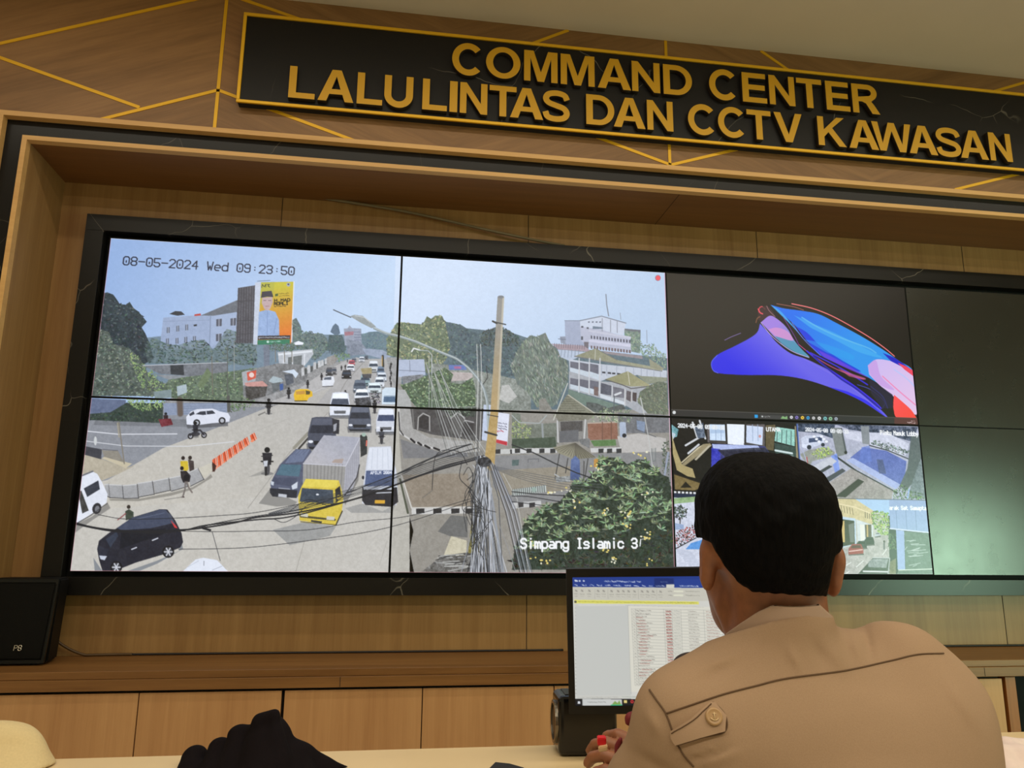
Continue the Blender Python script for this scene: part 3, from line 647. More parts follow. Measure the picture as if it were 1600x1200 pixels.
    P(T(B_, [(790, 700), (840, 680), (900, 676), (960, 700), (1010, 680), (1060, 640), (1060, 860), (960, 850), (830, 800), (800, 760)]), (98, 130, 142), 7); c.leaves(T(B_, [(800, 690), (900, 680), (950, 710), (950, 790), (830, 800)]), 120, [(86, 118, 132), (110, 142, 148)], (1, 2.4), (.8, 1.4), seed=11)
    P(T(B_, [(800, 790), (930, 800), (1000, 830), (960, 870), (820, 830)]), (150, 166, 190), 8)
    P(T(B_, [(230, 815), (465, 795), (470, 830), (440, 870), (400, 920), (240, 890)]), (186, 192, 196), 8); P(T(B_, [(235, 825), (460, 803), (462, 815), (236, 838)]), (224, 230, 232)); P(T(B_, [(300, 850), (395, 835), (390, 900), (300, 905)]), (108, 116, 116), 8)
    for x in (270, 330, 410): Ln(T(B_, [(x, 830), (x, 900)]), 1.6, (220, 224, 226))
    P(T(B_, [(335, 755), (370, 740), (405, 752), (400, 765), (340, 768)]), (236, 240, 244))
    for x in (215, 275, 325): Ln(T(B_, [(x, 775), (x + 2, 880)]), 1.3, (128, 124, 112)); c.leaves(T(B_, [(x - 45, 770), (x, 750), (x + 45, 765), (x + 40, 800), (x - 40, 805)]), 46, [(62, 84, 78), (98, 124, 104)], (2, 4), (.5, .8), seed=x)
    P(T(B_, [(60, 930), (230, 890), (400, 900), (440, 950), (420, 1010), (240, 1080), (0, 1160), (0, 980)]), (126, 128, 128), 16)
    P(T(B_, [(-10, 950), (40, 935), (90, 960), (80, 1010), (0, 1040)]), (170, 176, 178), 8); P(T(B_, [(24, 950), (88, 936), (84, 990), (30, 1008)]), (222, 92, 70), 6); c.ell(T(B_, [(56, 968)])[0], 4, 4, (236, 210, 200))
    P(T(B_, [(10, 1020), (130, 1008), (166, 1040), (110, 1062), (14, 1040)]), (206, 150, 140), 6); P(T(B_, [(15, 1045), (160, 1045), (150, 1110), (20, 1140)]), (78, 76, 74), 16)
    P(T(B_, [(170, 1010), (200, 975), (255, 990), (270, 1010), (215, 1030)]), (166, 186, 190), 6); P(T(B_, [(190, 1025), (250, 1015), (250, 1060), (200, 1090)]), (98, 106, 108), 8); P(T(B_, [(244, 1030), (268, 1024), (268, 1066), (246, 1074)]), (52, 92, 170))
    P(T(B_, [(262, 945), (340, 930), (370, 960), (350, 990), (330, 960)]), (206, 222, 236), 4); P(T(B_, [(275, 965), (330, 960), (340, 1020), (290, 1040)]), (84, 92, 104), 10)
    for i, (x, y) in enumerate(((390, 920), (430, 905), (470, 885), (500, 875), (520, 870), (545, 860))): P(T(B_, [(x, y), (x + 18, y - 5), (x + 20, y + 50 - i * 4), (x, y + 58 - i * 4)]), (196, 198, 196), 8); P(T(B_, [(x + 20, y + 5), (x + 36, y + 2), (x + 36, y + 42 - i * 3), (x + 20, y + 48 - i * 3)]), (84, 90, 90), 8)
    P(T(B_, [(560, 850), (620, 830), (640, 860), (600, 900), (560, 905)]), (150, 146, 140), 12); c.leaves(T(B_, [(610, 830), (700, 815), (720, 850), (640, 880)]), 60, [(84, 120, 84), (120, 160, 100)], (1, 2), (.6, 1), seed=21)
    P(T(B_, [(690, 870), (760, 850), (800, 860), (560, 1060), (300, 1160), (150, 1160), (330, 1090), (520, 960)]), (182, 180, 176), 5)
    P(T(B_, [(760, 860), (960, 860), (1040, 1170), (480, 1180), (660, 960)]), (176, 174, 170), 5); Ln(T(B_, [(800, 890), (690, 1010), (640, 1100)]), .9, (140, 138, 132)); Ln(T(B_, [(600, 1020), (330, 1155)]), .8, (206, 204, 198))
    P(T(B_, [(960, 850), (1060, 850), (1060, 1100), (1010, 1050), (975, 930)]), (160, 160, 158), 10)
    for i, y in enumerate((880, 905, 940, 975, 1010)): biker(c, *T(B_, [(990 - i % 2 * 6, y)])[0], 9)
    # vehicles far to near
    for x0, y0, x1, y1, col in ((775, 845, 812, 882, (200, 206, 212)), (726, 855, 758, 880, (110, 112, 124)), (705, 870, 748, 900, (206, 80, 90)), (692, 896, 745, 944, (222, 226, 230)), (838, 872, 905, 950, (206, 212, 214)), (812, 838, 838, 864, (90, 100, 110)),
                                (553, 918, 600, 972, (74, 76, 82)), (592, 915, 626, 965, (118, 118, 120)), (660, 935, 724, 992, (48, 50, 58)), (896, 910, 945, 970, (96, 122, 150)), (895, 950, 960, 1010, (196, 206, 214)), (783, 965, 850, 1042, (134, 172, 178)),
                                (880, 980, 945, 1052, (214, 222, 226)), (738, 1000, 822, 1084, (88, 104, 122)), (832, 1020, 925, 1090, (206, 222, 222))):
        car_front(c, *T(B_, [(x0, y0)])[0], *T(B_, [(x1, y1)])[0], col)
    P(T(B_, [(785, 925), (860, 918), (862, 958), (800, 962)]), (166, 152, 110), 8); P(T(B_, [(795, 962), (860, 960), (856, 990), (800, 985)]), (80, 80, 84), 8)
    P(T(B_, [(528, 1010), (540, 985), (570, 975), (606, 978), (612, 1010), (600, 1044), (530, 1048)]), (226, 230, 234), 4); P(T(B_, [(538, 1000), (545, 985), (590, 980), (590, 1000)]), (90, 100, 116), 4); Ln(T(B_, [(532, 1046), (600, 1042)]), 1.2, (60, 60, 64))
    P(T(B_, [(338, 1100), (350, 1070), (380, 1062), (430, 1062), (462, 1080), (465, 1110), (440, 1120), (425, 1145), (345, 1145)]), (238, 190, 40), 6); P(T(B_, [(352, 1078), (412, 1072), (415, 1095), (355, 1100)]), (206, 150, 60), 4); P(T(B_, [(418, 1070), (450, 1078), (445, 1098), (420, 1100)]), (90, 80, 50)); Ln(T(B_, [(345, 1142), (425, 1142)]), 1.4, (60, 56, 40))
    for x, y, h in ((432, 1000, 60), (525, 955, 50), (658, 905, 34), (684, 898, 34), (305, 1050, 80), (684, 1068, 60), (820, 1118, 60), (698, 862, 24)): biker(c, *T(B_, [(x, y)])[0], h / 4.285)
    Ln(T(B_, [(935, 840), (938, 910)]), 3.2, (60, 62, 56)); Ln(T(B_, [(930, 845), (930, 905)]), 1.2, (200, 160, 90)); Ln(T(B_, [(945, 880), (1050, 892)]), .8, (170, 176, 170))
    car_front(c, *T(B_, [(745, 1062)])[0], *T(B_, [(842, 1150)])[0], (224, 230, 234))
    c.leaves(T(B_, [(850, 1080), (910, 1080), (920, 1160), (850, 1160)]), 80, [(40, 42, 48), (70, 72, 78), (150, 150, 156)], (1, 2.2), (.7, 1.2), seed=31)
    P(T(B_, [(930, 1070), (950, 1052), (1015, 1052), (1030, 1075), (1030, 1165), (928, 1165)]), (206, 226, 236), 4); P(T(B_, [(942, 1112), (1018, 1112), (1020, 1150), (938, 1150)]), (70, 106, 142), 6); Ln(T(B_, [(945, 1108), (1018, 1108)]), 1, (120, 150, 170))
    # ---- left street and hedges (lower left screen)
    P([(118, 636), (420, 636), (340, 668), (255, 700), (168, 750), (120, 760)], (142, 146, 152), 5); P([(150, 655), (330, 655), (330, 668), (146, 664)], (104, 108, 112), 6, alpha=.5)
    P(T(C_, [(165, 10), (400, 20), (400, 140), (165, 150)]), (96, 112, 146), 6); P(T(C_, [(640, 40), (1060, 40), (1050, 110), (650, 120)]), (136, 152, 180), 6)
    for i in range(5): Ln(T(C_, [(770, 45 + i * 16), (1045, 42 + i * 16)]), .7, (112, 128, 156))
    g = T(C_, [(165, 110), (300, 100), (400, 40), (640, 40), (640, 170), (165, 150)]); P(g, (56, 74, 66), 10); c.leaves(g, 240, [(36, 52, 46), (54, 76, 62), (76, 100, 78)], (1, 2.4), (.7, 1.3), seed=41)
    g = T(C_, [(400, 10), (660, 10), (640, 60), (600, 85), (520, 95), (440, 60)]); c.leaves(g, 190, [(96, 132, 70), (134, 172, 90), (166, 198, 110)], (1, 2.4), (.7, 1.3), seed=42)
    Ln(T(C_, [(748, 20), (752, 110)]), 9, (104, 92, 84), soft=1.5); Ln(T(C_, [(1062, 0), (1066, 90)]), 5, (90, 92, 86)); g = T(C_, [(1080, 40), (1190, 30), (1130, 90), (1080, 100)]); c.leaves(g, 80, [(72, 98, 66), (110, 142, 88)], (1, 2.2), (.6, 1.1), seed=43)
    Ln(T(C_, [(145, 222), (350, 242), (730, 240)]), 1.5, (224, 226, 228)); Ln(T(C_, [(140, 286), (400, 318), (800, 320), (1100, 290)]), 1.3, (220, 222, 222), alpha=.9)
    P(T(C_, [(110, 370), (240, 400), (400, 460), (470, 440), (350, 500), (200, 560), (100, 520)]), (186, 176, 152), 6)
    P(T(C_, [(130, 318), (245, 340), (240, 404), (125, 372)]), (66, 68, 76), 4); P(T(C_, [(244, 398), (262, 386), (440, 432), (400, 462)]), (204, 192, 160), 3); Ln(T(C_, [(250, 340), (348, 348)]), 1, (90, 92, 98)); P(T(C_, [(245, 345), (350, 350), (390, 425), (260, 388)]), (146, 140, 126), 5)
    Ln(T(C_, [(355, 165), (372, 300), (390, 432)]), 1.8, (134, 126, 110)); Ln(T(C_, [(346, 170), (356, 260)]), 1.6, (168, 158, 132)); c.ell(T(C_, [(203, 285)])[0], 2.4, 7, (206, 210, 204))
    biker(c, *T(C_, [(658, 100)])[0], 22, (50, 34, 40), (150, 60, 70), 1); P(T(C_, [(610, 145), (690, 140), (705, 180), (630, 195)]), (122, 48, 58), 12); 
    P(T(C_, [(790, 180), (1060, 165), (1060, 190), (800, 205)]), (84, 86, 92), alpha=.7)
    P(T(C_, [(790, 130), (820, 95), (860, 80), (960, 76), (1010, 95), (1060, 105), (1075, 130), (1068, 160), (960, 170), (850, 185), (793, 178)]), (222, 226, 236), 3)
    P(T(C_, [(850, 112), (880, 95), (960, 88), (980, 108), (900, 118)]), (56, 62, 76), 3); P(T(C_, [(808, 112), (838, 92), (845, 112), (815, 125)]), (60, 66, 80)); Ln(T(C_, [(918, 92), (922, 116)]), 1.2, (210, 214, 226))
    for x, y in ((1022, 154), (858, 168)): c.ell(T(C_, [(x, y)])[0], 5.6, 5.6, (40, 42, 48)); c.ell(T(C_, [(x, y)])[0], 3.2, 3.2, (180, 184, 190))
    biker(c, *T(C_, [(850, 160)])[0], 26, (44, 46, 58), (60, 60, 66), 1)
    for x, y in ((818, 255), (905, 248)): c.ell(T(C_, [(x, y)])[0], 4.6, 4.8, (34, 34, 38)); c.ell(T(C_, [(x, y)])[0], 2.6, 2.8, (170, 170, 174))
    Ln(T(C_, [(815, 250), (850, 225), (880, 215), (905, 245)]), 2.6, (50, 50, 58))
    # orange barriers and concrete blocks
    for i in range(8):
        f = lambda t, a, b: (a[0] + (b[0] - a[0]) * t, a[1] + (b[1] - a[1]) * t); t0, t1 = i / 8, (i + .86) / 8; a0, a1 = (958, 408), (1222, 234); b0, b1 = (962, 482), (1240, 275)
        if i == 7: a1, b1 = (1236, 228), (1252, 268)
        P(T(C_, [f(t0, a0, a1), f(t1, a0, a1), f(t1, b0, b1), f(t0, b0, b1)]), (232, 94, 52), 10)
        P(T(C_, [f(t0, b0, b1), f(t1, b0, b1), f(t1, (968, 470), (1236, 262)), f(t0, (968, 470), (1236, 262))]), (250, 140, 96)); Ln(T(C_, [f(t0 + .05, a0, a1), f(t0 + .06, b0, b1)]), 1.2, (176, 58, 36)); Ln(T(C_, [f(t1 - .03, a0, a1), f(t1 - .02, b0, b1)]), 1.0, (250, 186, 160))
    P(T(C_, [(958, 420), (985, 445), (975, 484), (955, 484)]), (72, 42, 36))
    P(T(C_, [(290, 660), (480, 660), (690, 620), (830, 585), (905, 540), (950, 500), (960, 520), (830, 600), (690, 640), (480, 675), (300, 672)]), (120, 116, 106), alpha=.6)
    for q in ([(262, 568), (290, 565), (298, 652), (272, 640)], [(290, 568), (378, 572), (385, 656), (298, 652)], [(380, 574), (474, 566), (482, 655), (388, 658)], [(478, 560), (572, 546), (584, 630), (486, 648)], [(576, 546), (678, 526), (688, 604), (590, 626)], [(682, 526), (775, 508), (800, 580), (694, 610)], [(800, 492), (868, 462), (905, 534), (818, 578)]):
        P(T(C_, q), (166, 166, 164), 6); Ln(T(C_, q[:2]), 1.5, (206, 206, 202)); Ln(T(C_, [q[1], q[2]]), 1.4, (84, 84, 86)); Ln(T(C_, [q[2], q[3]]), 1.2, (70, 70, 70))
    P(T(C_, [(868, 462), (955, 425), (960, 480), (905, 530)]), (204, 198, 178), 4)
    # people by the blocks
    for hx, hy, q, col in ((770, 396, [(752, 415), (800, 415), (806, 470), (790, 480), (756, 470)], (216, 186, 44)), (815, 394, [(802, 405), (838, 415), (842, 470), (812, 484)], (72, 62, 60))): P(T(C_, q), col, 8); c.ell(T(C_, [(hx, hy)])[0], 2.9, 3.2, (48, 40, 38))
    P(T(C_, [(752, 480), (790, 478), (820, 510), (812, 550), (770, 556), (756, 520)]), (50, 46, 50), 8); c.ell(T(C_, [(762, 462)])[0], 3.0, 3.3, (40, 34, 34)); c.ell(T(C_, [(792, 522)])[0], 5, 5, (30, 30, 36)); Ln(T(C_, [(785, 552), (782, 600), (768, 646)]), 2.4, (120, 112, 106)); Ln(T(C_, [(795, 552), (808, 590), (828, 618)]), 2.4, (128, 118, 110)); Ln(T(C_, [(760, 648), (776, 648)]), 1.6, (60, 40, 40)); Ln(T(C_, [(650, 665), (765, 648)]), 1.2, (140, 136, 128))
    # white van, dark car, white roof
    P(T(C_, [(60, 830), (180, 775), (270, 700), (280, 680), (300, 720), (180, 800), (70, 880)]), (110, 108, 104), alpha=.6)
    P(T(C_, [(60, 600), (112, 505), (180, 480), (215, 498), (245, 550), (282, 630), (275, 684), (180, 755), (70, 825)]), (226, 230, 236), 4); Ln(T(C_, [(110, 512), (185, 482)]), 2.6, (110, 112, 116)); P(T(C_, [(128, 592), (222, 540), (232, 598), (150, 648)]), (58, 64, 76), 6); P(T(C_, [(92, 620), (112, 605), (160, 735), (118, 755)]), (66, 66, 64), 10)
    c.ell(T(C_, [(212, 722)])[0], 7, 9, (50, 50, 54), .3); c.ell(T(C_, [(214, 724)])[0], 3.5, 5, (120, 122, 126), .3); Ln(T(C_, [(75, 822), (170, 768), (278, 690)]), 1.4, (70, 70, 72))
    P(T(C_, [(395, 740), (420, 726), (450, 745), (450, 780), (400, 800)]), (66, 78, 62), 8); c.ell(T(C_, [(418, 712)])[0], 3, 3.2, (60, 52, 46)); Ln(T(C_, [(398, 755), (370, 778), (348, 795)]), 1.8, (150, 80, 80))
    P(T(C_, [(190, 1040), (250, 1130), (400, 1130), (600, 1060), (770, 985), (760, 940), (740, 1000), (600, 1080), (460, 1137), (200, 1137)]), (120, 128, 134), alpha=.8)
    P(T(C_, [(340, 850), (440, 780), (620, 726), (668, 728), (720, 800), (760, 880), (770, 940), (752, 975), (640, 1020), (470, 1070), (300, 1137), (252, 1137), (228, 1060), (214, 985), (226, 930), (290, 880)]), (40, 42, 56), 5)
    P(T(C_, [(342, 848), (440, 782), (620, 728), (660, 732), (712, 815), (560, 850), (372, 862)]), (66, 76, 102), 4); Ln(T(C_, [(470, 790), (650, 750)]), .8, (100, 112, 140)); P(T(C_, [(370, 875), (560, 858), (660, 850), (640, 890), (520, 930), (360, 985)]), (28, 32, 44), 4)
    P(T(C_, [(270, 920), (340, 872), (350, 900), (300, 975)]), (52, 62, 82), 4); P(T(C_, [(222, 960), (290, 985), (260, 1060), (228, 1040)]), (46, 50, 66), 4); P(T(C_, [(228, 1026), (278, 1030), (262, 1056), (236, 1050)]), (196, 204, 216)); P(T(C_, [(690, 800), (705, 806), (735, 850), (715, 846)]), (220, 60, 60)); P(T(C_, [(660, 740), (690, 760), (720, 830), (700, 810)]), (76, 84, 104))
    Ln(T(C_, [(438, 986), (468, 974)]), 1.8, (206, 210, 216)); Ln(T(C_, [(572, 928), (606, 914)]), 1.8, (206, 210, 216))
    for x, y in ((338, 1102), (674, 1002)):
        c.ell(T(C_, [(x, y)])[0], 9.3, 9.6, (24, 24, 30), .2); c.ell(T(C_, [(x, y)])[0], 6.6, 7.2, (70, 72, 78))
        for a in range(6): Ln([T(C_, [(x, y)])[0], (T(C_, [(x, y)])[0][0] + 6 * math.cos(a * 1.047), T(C_, [(x, y)])[0][1] + 6.6 * math.sin(a * 1.047))], 1.8, (206, 208, 212))
    P(T(C_, [(745, 1150), (850, 1052), (900, 1040), (990, 1056), (1080, 1150)]), (226, 232, 240), 3); Ln(T(C_, [(800, 1100), (870, 1060)]), .7, (170, 178, 190)); Ln(T(C_, [(905, 1062), (904, 1090)]), .9, (120, 124, 132)); Ln(T(C_, [(960, 1120), (1020, 1095)]), .8, (160, 168, 180))
    # ---- near queue of traffic
    Ln(T(D_, [(555, 95), (300, 360), (150, 560), (30, 720)]), 1.0, (160, 156, 146)); Ln(T(D_, [(400, 920), (340, 1130)]), .8, (160, 156, 144)); Ln(T(D_, [(0, 250), (330, 130)]), .6, (172, 170, 160)); Ln(T(D_, [(930, 930), (880, 1090)]), .8, (170, 166, 154), alpha=.7)
    Ln(T(D_, [(420, 235), (330, 330)]), 5, (150, 146, 130)); Ln(T(D_, [(425, 262), (360, 335)]), 3, (60, 58, 56))
    P(T(D_, [(980, 60), (1076, 60), (1076, 1140), (950, 1140)]), (186, 182, 168), 5)
    X = lambda x0, y0, x1, y1, col, **k: car_front(c, *T(D_, [(x0, y0)])[0], *T(D_, [(x1, y1)])[0], col, **k)
    X(560, -30, 690, 132, (222, 228, 236), glass=(72, 84, 106)); X(680, 60, 826, 222, (86, 94, 112), glass=(48, 54, 68)); X(860, 75, 984, 238, (208, 214, 224), glass=(60, 76, 116))
    X(418, 130, 600, 340, (74, 80, 98), glass=(44, 50, 66)); P(T(D_, [(575, 140), (622, 150), (620, 240), (580, 240)]), (48, 50, 60), 6); P(T(D_, [(583, 180), (606, 170), (600, 218), (584, 225)]), (210, 214, 220), alpha=.7)
    P(T(D_, [(100, 690), (170, 600), (350, 680), (330, 700), (220, 710)]), (134, 132, 126), alpha=.8)
    P(T(D_, [(175, 560), (205, 500), (235, 440), (340, 338), (435, 336), (445, 360), (400, 470), (390, 590), (345, 655), (185, 640)]), (84, 92, 118), 5); P(T(D_, [(300, 385), (345, 342), (432, 340), (385, 420), (270, 430)]), (106, 120, 152), 4); P(T(D_, [(212, 505), (248, 436), (376, 440), (362, 516)]), (74, 116, 136), 5); P(T(D_, [(196, 520), (350, 525), (335, 585), (180, 560)]), (72, 80, 106), 4)
    P(T(D_, [(172, 590), (350, 605), (345, 655), (190, 645), (172, 620)]), (46, 50, 60), 4); P(T(D_, [(228, 626), (282, 632), (280, 652), (226, 645)]), (196, 200, 204)); P(T(D_, [(180, 545), (200, 550), (195, 575), (178, 566)]), (196, 206, 214)); P(T(D_, [(312, 575), (352, 548), (350, 590), (318, 600)]), (206, 214, 222)); Ln(T(D_, [(230, 590), (300, 596)]), 1.2, (170, 176, 186))
    for i in range(4): Ln(T(D_, [(318 + i * 22, 375), (348 + i * 22, 345)]), .7, (84, 96, 124))
    P(T(D_, [(190, 860), (400, 810), (600, 840), (560, 900), (300, 960)]), (142, 144, 140), 5, alpha=.7); P(T(D_, [(640, 640), (750, 480), (745, 540), (660, 700)]), (110, 108, 104), alpha=.7)
    P(T(D_, [(522, 248), (755, 262), (662, 446), (388, 430)]), (170, 172, 184), 5, grad=((186, 184, 186), (535, 685), (500, 725))); P(T(D_, [(590, 405), (650, 400), (640, 430), (570, 425)]), (176, 150, 130), alpha=.7)
    P(T(D_, [(388, 430), (662, 446), (655, 600), (630, 640), (385, 560)]), (158, 156, 150), 4); P(T(D_, [(662, 446), (755, 262), (752, 450), (720, 560), (690, 640), (645, 650)]), (172, 172, 178), 5)
    for i in range(11): Ln(T(D_, [(412 + i * 23, 438), (412 + i * 22, 570)]), .9, (122, 120, 116))
    for i in range(7): Ln(T(D_, [(674 + i * 12, 430 - i * 26), (664 + i * 13, 610 - i * 24)]), .7, (146, 146, 154))
    Ln(T(D_, [(388, 432), (662, 448), (755, 264)]), 1.3, (206, 206, 212)); Ln(T(D_, [(655, 640), (735, 520), (752, 440)]), 1.8, (66, 66, 70))
    P(T(D_, [(355, 640), (375, 585), (405, 530), (618, 540), (636, 600), (648, 650), (638, 740), (602, 832), (365, 800)]), (222, 196, 68), 6); P(T(D_, [(405, 532), (616, 540), (600, 590), (380, 580)]), (236, 214, 84), 4); P(T(D_, [(380, 590), (580, 602), (584, 690), (364, 678)]), (66, 80, 96), 8); c.ell(T(D_, [(480, 632)])[0], 2.4, 1.5, (220, 224, 228)); P(T(D_, [(594, 600), (626, 575), (634, 650), (600, 690)]), (48, 48, 50), 5)
    P(T(D_, [(365, 765), (600, 790), (596, 802), (368, 780)]), (86, 80, 50), 5); P(T(D_, [(372, 750), (420, 758), (418, 778), (372, 772)]), (210, 206, 180)); P(T(D_, [(540, 772), (592, 776), (588, 798), (538, 795)]), (210, 206, 190)); P(T(D_, [(440, 796), (510, 806), (506, 818), (438, 808)]), (58, 60, 60)); Ln(T(D_, [(372, 808), (598, 828)]), 1.3, (110, 96, 40)); c.ell(T(D_, [(620, 650)])[0], 4, 4, (210, 180, 60)); Ln(T(D_, [(600, 828), (640, 740)]), 2, (60, 58, 50))
    P(T(D_, [(770, 690), (900, 740), (990, 690), (960, 750), (700, 750), (660, 720)]), (150, 150, 146), 5, alpha=.7)
    P(T(D_, [(790, 480), (800, 400), (815, 325), (955, 320), (968, 400), (990, 480), (1000, 620), (990, 700), (770, 690), (775, 580)]), (206, 212, 222), 4); P(T(D_, [(816, 330), (955, 326), (968, 470), (800, 470)]), (222, 228, 236), 3)
    for i in range(4): Ln(T(D_, [(838 + i * 32, 335), (830 + i * 36, 465)]), .7, (190, 198, 210))
    P(T(D_, [(795, 478), (972, 476), (965, 575), (785, 580)]), (76, 96, 142), 6); c.text('APILM 2004', T(D_, [(822, 500)])[0], T(D_, [(962, 497)])[0], 4, 1.0, (236, 240, 246)); P(T(D_, [(770, 585), (995, 585), (1002, 680), (960, 712), (790, 700), (768, 670)]), (48, 48, 54), 5); P(T(D_, [(775, 580), (960, 582), (965, 600), (780, 600)]), (196, 202, 212)); P(T(D_, [(852, 668), (916, 668), (916, 690), (850, 690)]), (226, 170, 50)); Ln(T(D_, [(860, 622), (960, 618)]), 1.6, (200, 204, 210)); c.ell(T(D_, [(775, 522)])[0], 2, 3, (50, 52, 60))
    P(T(D_, [(755, 250), (785, 235), (803, 260), (800, 370), (760, 390)]), (52, 56, 58), 10); c.ell(T(D_, [(780, 245)])[0], 3.4, 3, (160, 190, 170)); P(T(D_, [(795, 280), (803, 282), (800, 320), (792, 318)]), (226, 110, 90)); biker(c, *T(D_, [(895, 205)])[0], 25, (60, 64, 76), (60, 62, 68)); biker(c, *T(D_, [(850, 20)])[0], 22); P(T(D_, [(720, 10), (820, 0), (830, 60), (730, 60)]), (70, 72, 78), 24)
    P(T(D_, [(30, 520), (140, 470), (150, 500)]), (150, 148, 140), alpha=.7); biker(c, *T(D_, [(155, 325)])[0], 45, (40, 40, 48), (76, 76, 80)); Ln(T(D_, [(118, 385), (190, 378)]), 1.4, (50, 50, 54)); P(T(D_, [(130, 415), (160, 412), (155, 450), (135, 450)]), (206, 210, 214), 8); Ln(T(D_, [(148, 460), (146, 505)]), 3, (40, 40, 44))
    biker(c, *T(D_, [(165, 10)])[0], 26); Ln(T(D_, [(100, 118), (140, 100)]), 2, (120, 118, 112)); g = T(D_, [(0, -20), (60, 40), (40, 70), (0, 90)]); c.leaves(g, 50, [(70, 96, 66), (120, 150, 96)], (1, 2.2), (.6, 1.1), seed=47)
    # ---- right half: trees
    g = T(E_, [(20, 640), (60, 580), (90, 530), (130, 525), (270, 540), (290, 520), (310, 480), (340, 500), (370, 475), (420, 480), (440, 520), (520, 560), (510, 640), (480, 700), (440, 800), (320, 900), (200, 800), (20, 760)])
    P(g, (108, 126, 96), 14); c.leaves(g, 620, [(70, 92, 78), (104, 124, 92), (140, 152, 104), (176, 180, 128)], (1.4, 3.4), (.8, 1.5), seed=51)
    g = T(E_, [(440, 520), (500, 530), (560, 545), (630, 590), (700, 610), (740, 590), (800, 560), (900, 580), (980, 640), (1060, 660), (1060, 900), (700, 940), (500, 860), (480, 700)]); P(g, (80, 104, 112), 10); c.leaves(g, 620, [(58, 82, 92), (80, 106, 112), (104, 130, 128), (64, 84, 86)], (1.4, 3.2), (.8, 1.5), seed=52)
    g = T(E_, [(690, 620), (720, 590), (760, 575), (800, 570), (860, 560), (960, 620), (970, 700), (700, 700)]); c.leaves(g, 260, [(66, 84, 82), (50, 68, 66), (84, 100, 94)], (1, 2.6), (.8, 1.5), seed=53)
    # left kerb street of the right half
    P([(622, 600), (640, 600), (700, 640), (1045, 640), (1053, 900), (648, 900), (640, 860), (646, 830), (638, 800), (628, 745), (624, 690)], (150, 146, 136), 6)
    P(T(E_, [(105, 795), (290, 790), (300, 905), (105, 920)]), (176, 190, 214), 4); Ln(T(E_, [(110, 870), (298, 880)]), 1, (120, 130, 150)); Ln(T(E_, [(185, 800), (188, 880)]), .9, (120, 130, 150)); P(T(E_, [(130, 915), (280, 900), (300, 960), (140, 980)]), (130, 134, 138), 20)
    P(T(E_, [(340, 820), (460, 830), (800, 900), (1060, 960), (1060, 1160), (340, 1160)]), (138, 146, 134), 18); P(T(E_, [(466, 832), (580, 832), (598, 868), (470, 868)]), (92, 120, 196), 5); P(T(E_, [(505, 842), (556, 842), (558, 860), (506, 860)]), (176, 110, 150), 5)
    P(T(E_, [(470, 880), (640, 890), (640, 940), (480, 950)]), (186, 174, 168), 10); P(T(E_, [(850, 980), (900, 975), (960, 1060), (900, 1110), (830, 1080)]), (190, 190, 182), 8)
    g = T(E_, [(120, 980), (180, 960), (330, 900), (440, 850), (500, 900), (480, 960), (560, 970), (640, 920), (660, 1010), (660, 1130), (240, 1140), (180, 1080)]); P(g, (84, 108, 78), 14); c.leaves(g, 460, [(58, 82, 62), (90, 120, 84), (130, 160, 108), (166, 190, 134)], (1.2, 2.8), (.7, 1.3), seed=54)
    P(T(E_, [(100, 1010), (150, 1010), (190, 1080), (200, 1150), (100, 1150)]), (176, 178, 172), 6)
    for x in (325, 345): Ln(T(E_, [(x, 760), (x, 1140)]), .9, (170, 176, 170))
    Ln(T(E_, [(200, 735), (215, 712), (260, 725)]), 2.2, (226, 228, 222)); Ln(T(E_, [(245, 725), (320, 730), (345, 760), (345, 900)]), 1.2, (176, 186, 184))
    # grey drooping tree
    g = T(F_, [(-20, 580), (40, 520), (90, 530), (160, 500), (200, 580), (260, 640), (320, 700), (340, 760), (335, 880), (290, 960), (250, 1060), (180, 1090), (90, 1080), (20, 960), (-60, 900), (-110, 760), (-60, 640)]); P(g, (108, 124, 112), 10); c.leaves(g, 700, [(76, 92, 84), (104, 122, 108), (132, 148, 128), (160, 172, 150)], (2.5, 6), (.5, .9), ang=(1.35, .35), seed=55)
    # big buildings
    P(T(F_, [(775, 470), (900, 480), (905, 500), (900, 660), (790, 640)]), (120, 140, 128), 10); P(T(F_, [(772, 466), (905, 478), (904, 498), (775, 480)]), (108, 114, 122)); c.leaves(T(F_, [(780, 500), (890, 490), (900, 560), (930, 600), (1000, 580), (1040, 640), (1100, 670), (1100, 780), (900, 660), (800, 620)]), 300, [(96, 124, 112), (122, 150, 126), (150, 174, 142)], (1.2, 3), (.7, 1.3), seed=56)
    P(T(F_, [(312, 405), (432, 405), (500, 480), (510, 600), (318, 600)]), (160, 172, 198), 3); P(T(F_, [(275, 530), (318, 528), (318, 590), (280, 580)]), (140, 150, 168), 6); Ln(T(F_, [(262, 548), (318, 552)]), 1, (100, 110, 130))
    P(T(F_, [(432, 405), (600, 368), (790, 422), (770, 520), (620, 485), (432, 470)]), (200, 210, 226), 3); P(T(F_, [(432, 450), (600, 475), (825, 545), (832, 660), (500, 610), (440, 560)]), (182, 186, 206), 4); Ln(T(F_, [(432, 405), (600, 370), (790, 424)]), 1.6, (130, 140, 156)); Ln(T(F_, [(312, 405), (432, 405)]), 1.0, (120, 130, 150))
    for x in (500, 530, 560, 588): P(T(F_, [(x - 6, 412), (x + 8, 410), (x + 8, 420), (x - 6, 422)]), (96, 106, 126))
    P(T(F_, [(530, 448), (610, 456), (610, 470), (530, 470)]), (110, 130, 150)); 
    for x in (605, 670, 722): Ln(T(F_, [(x, 388 + (x - 605) * .2), (x, 486 + (x - 605) * .1)]), 1.2, (140, 146, 160))
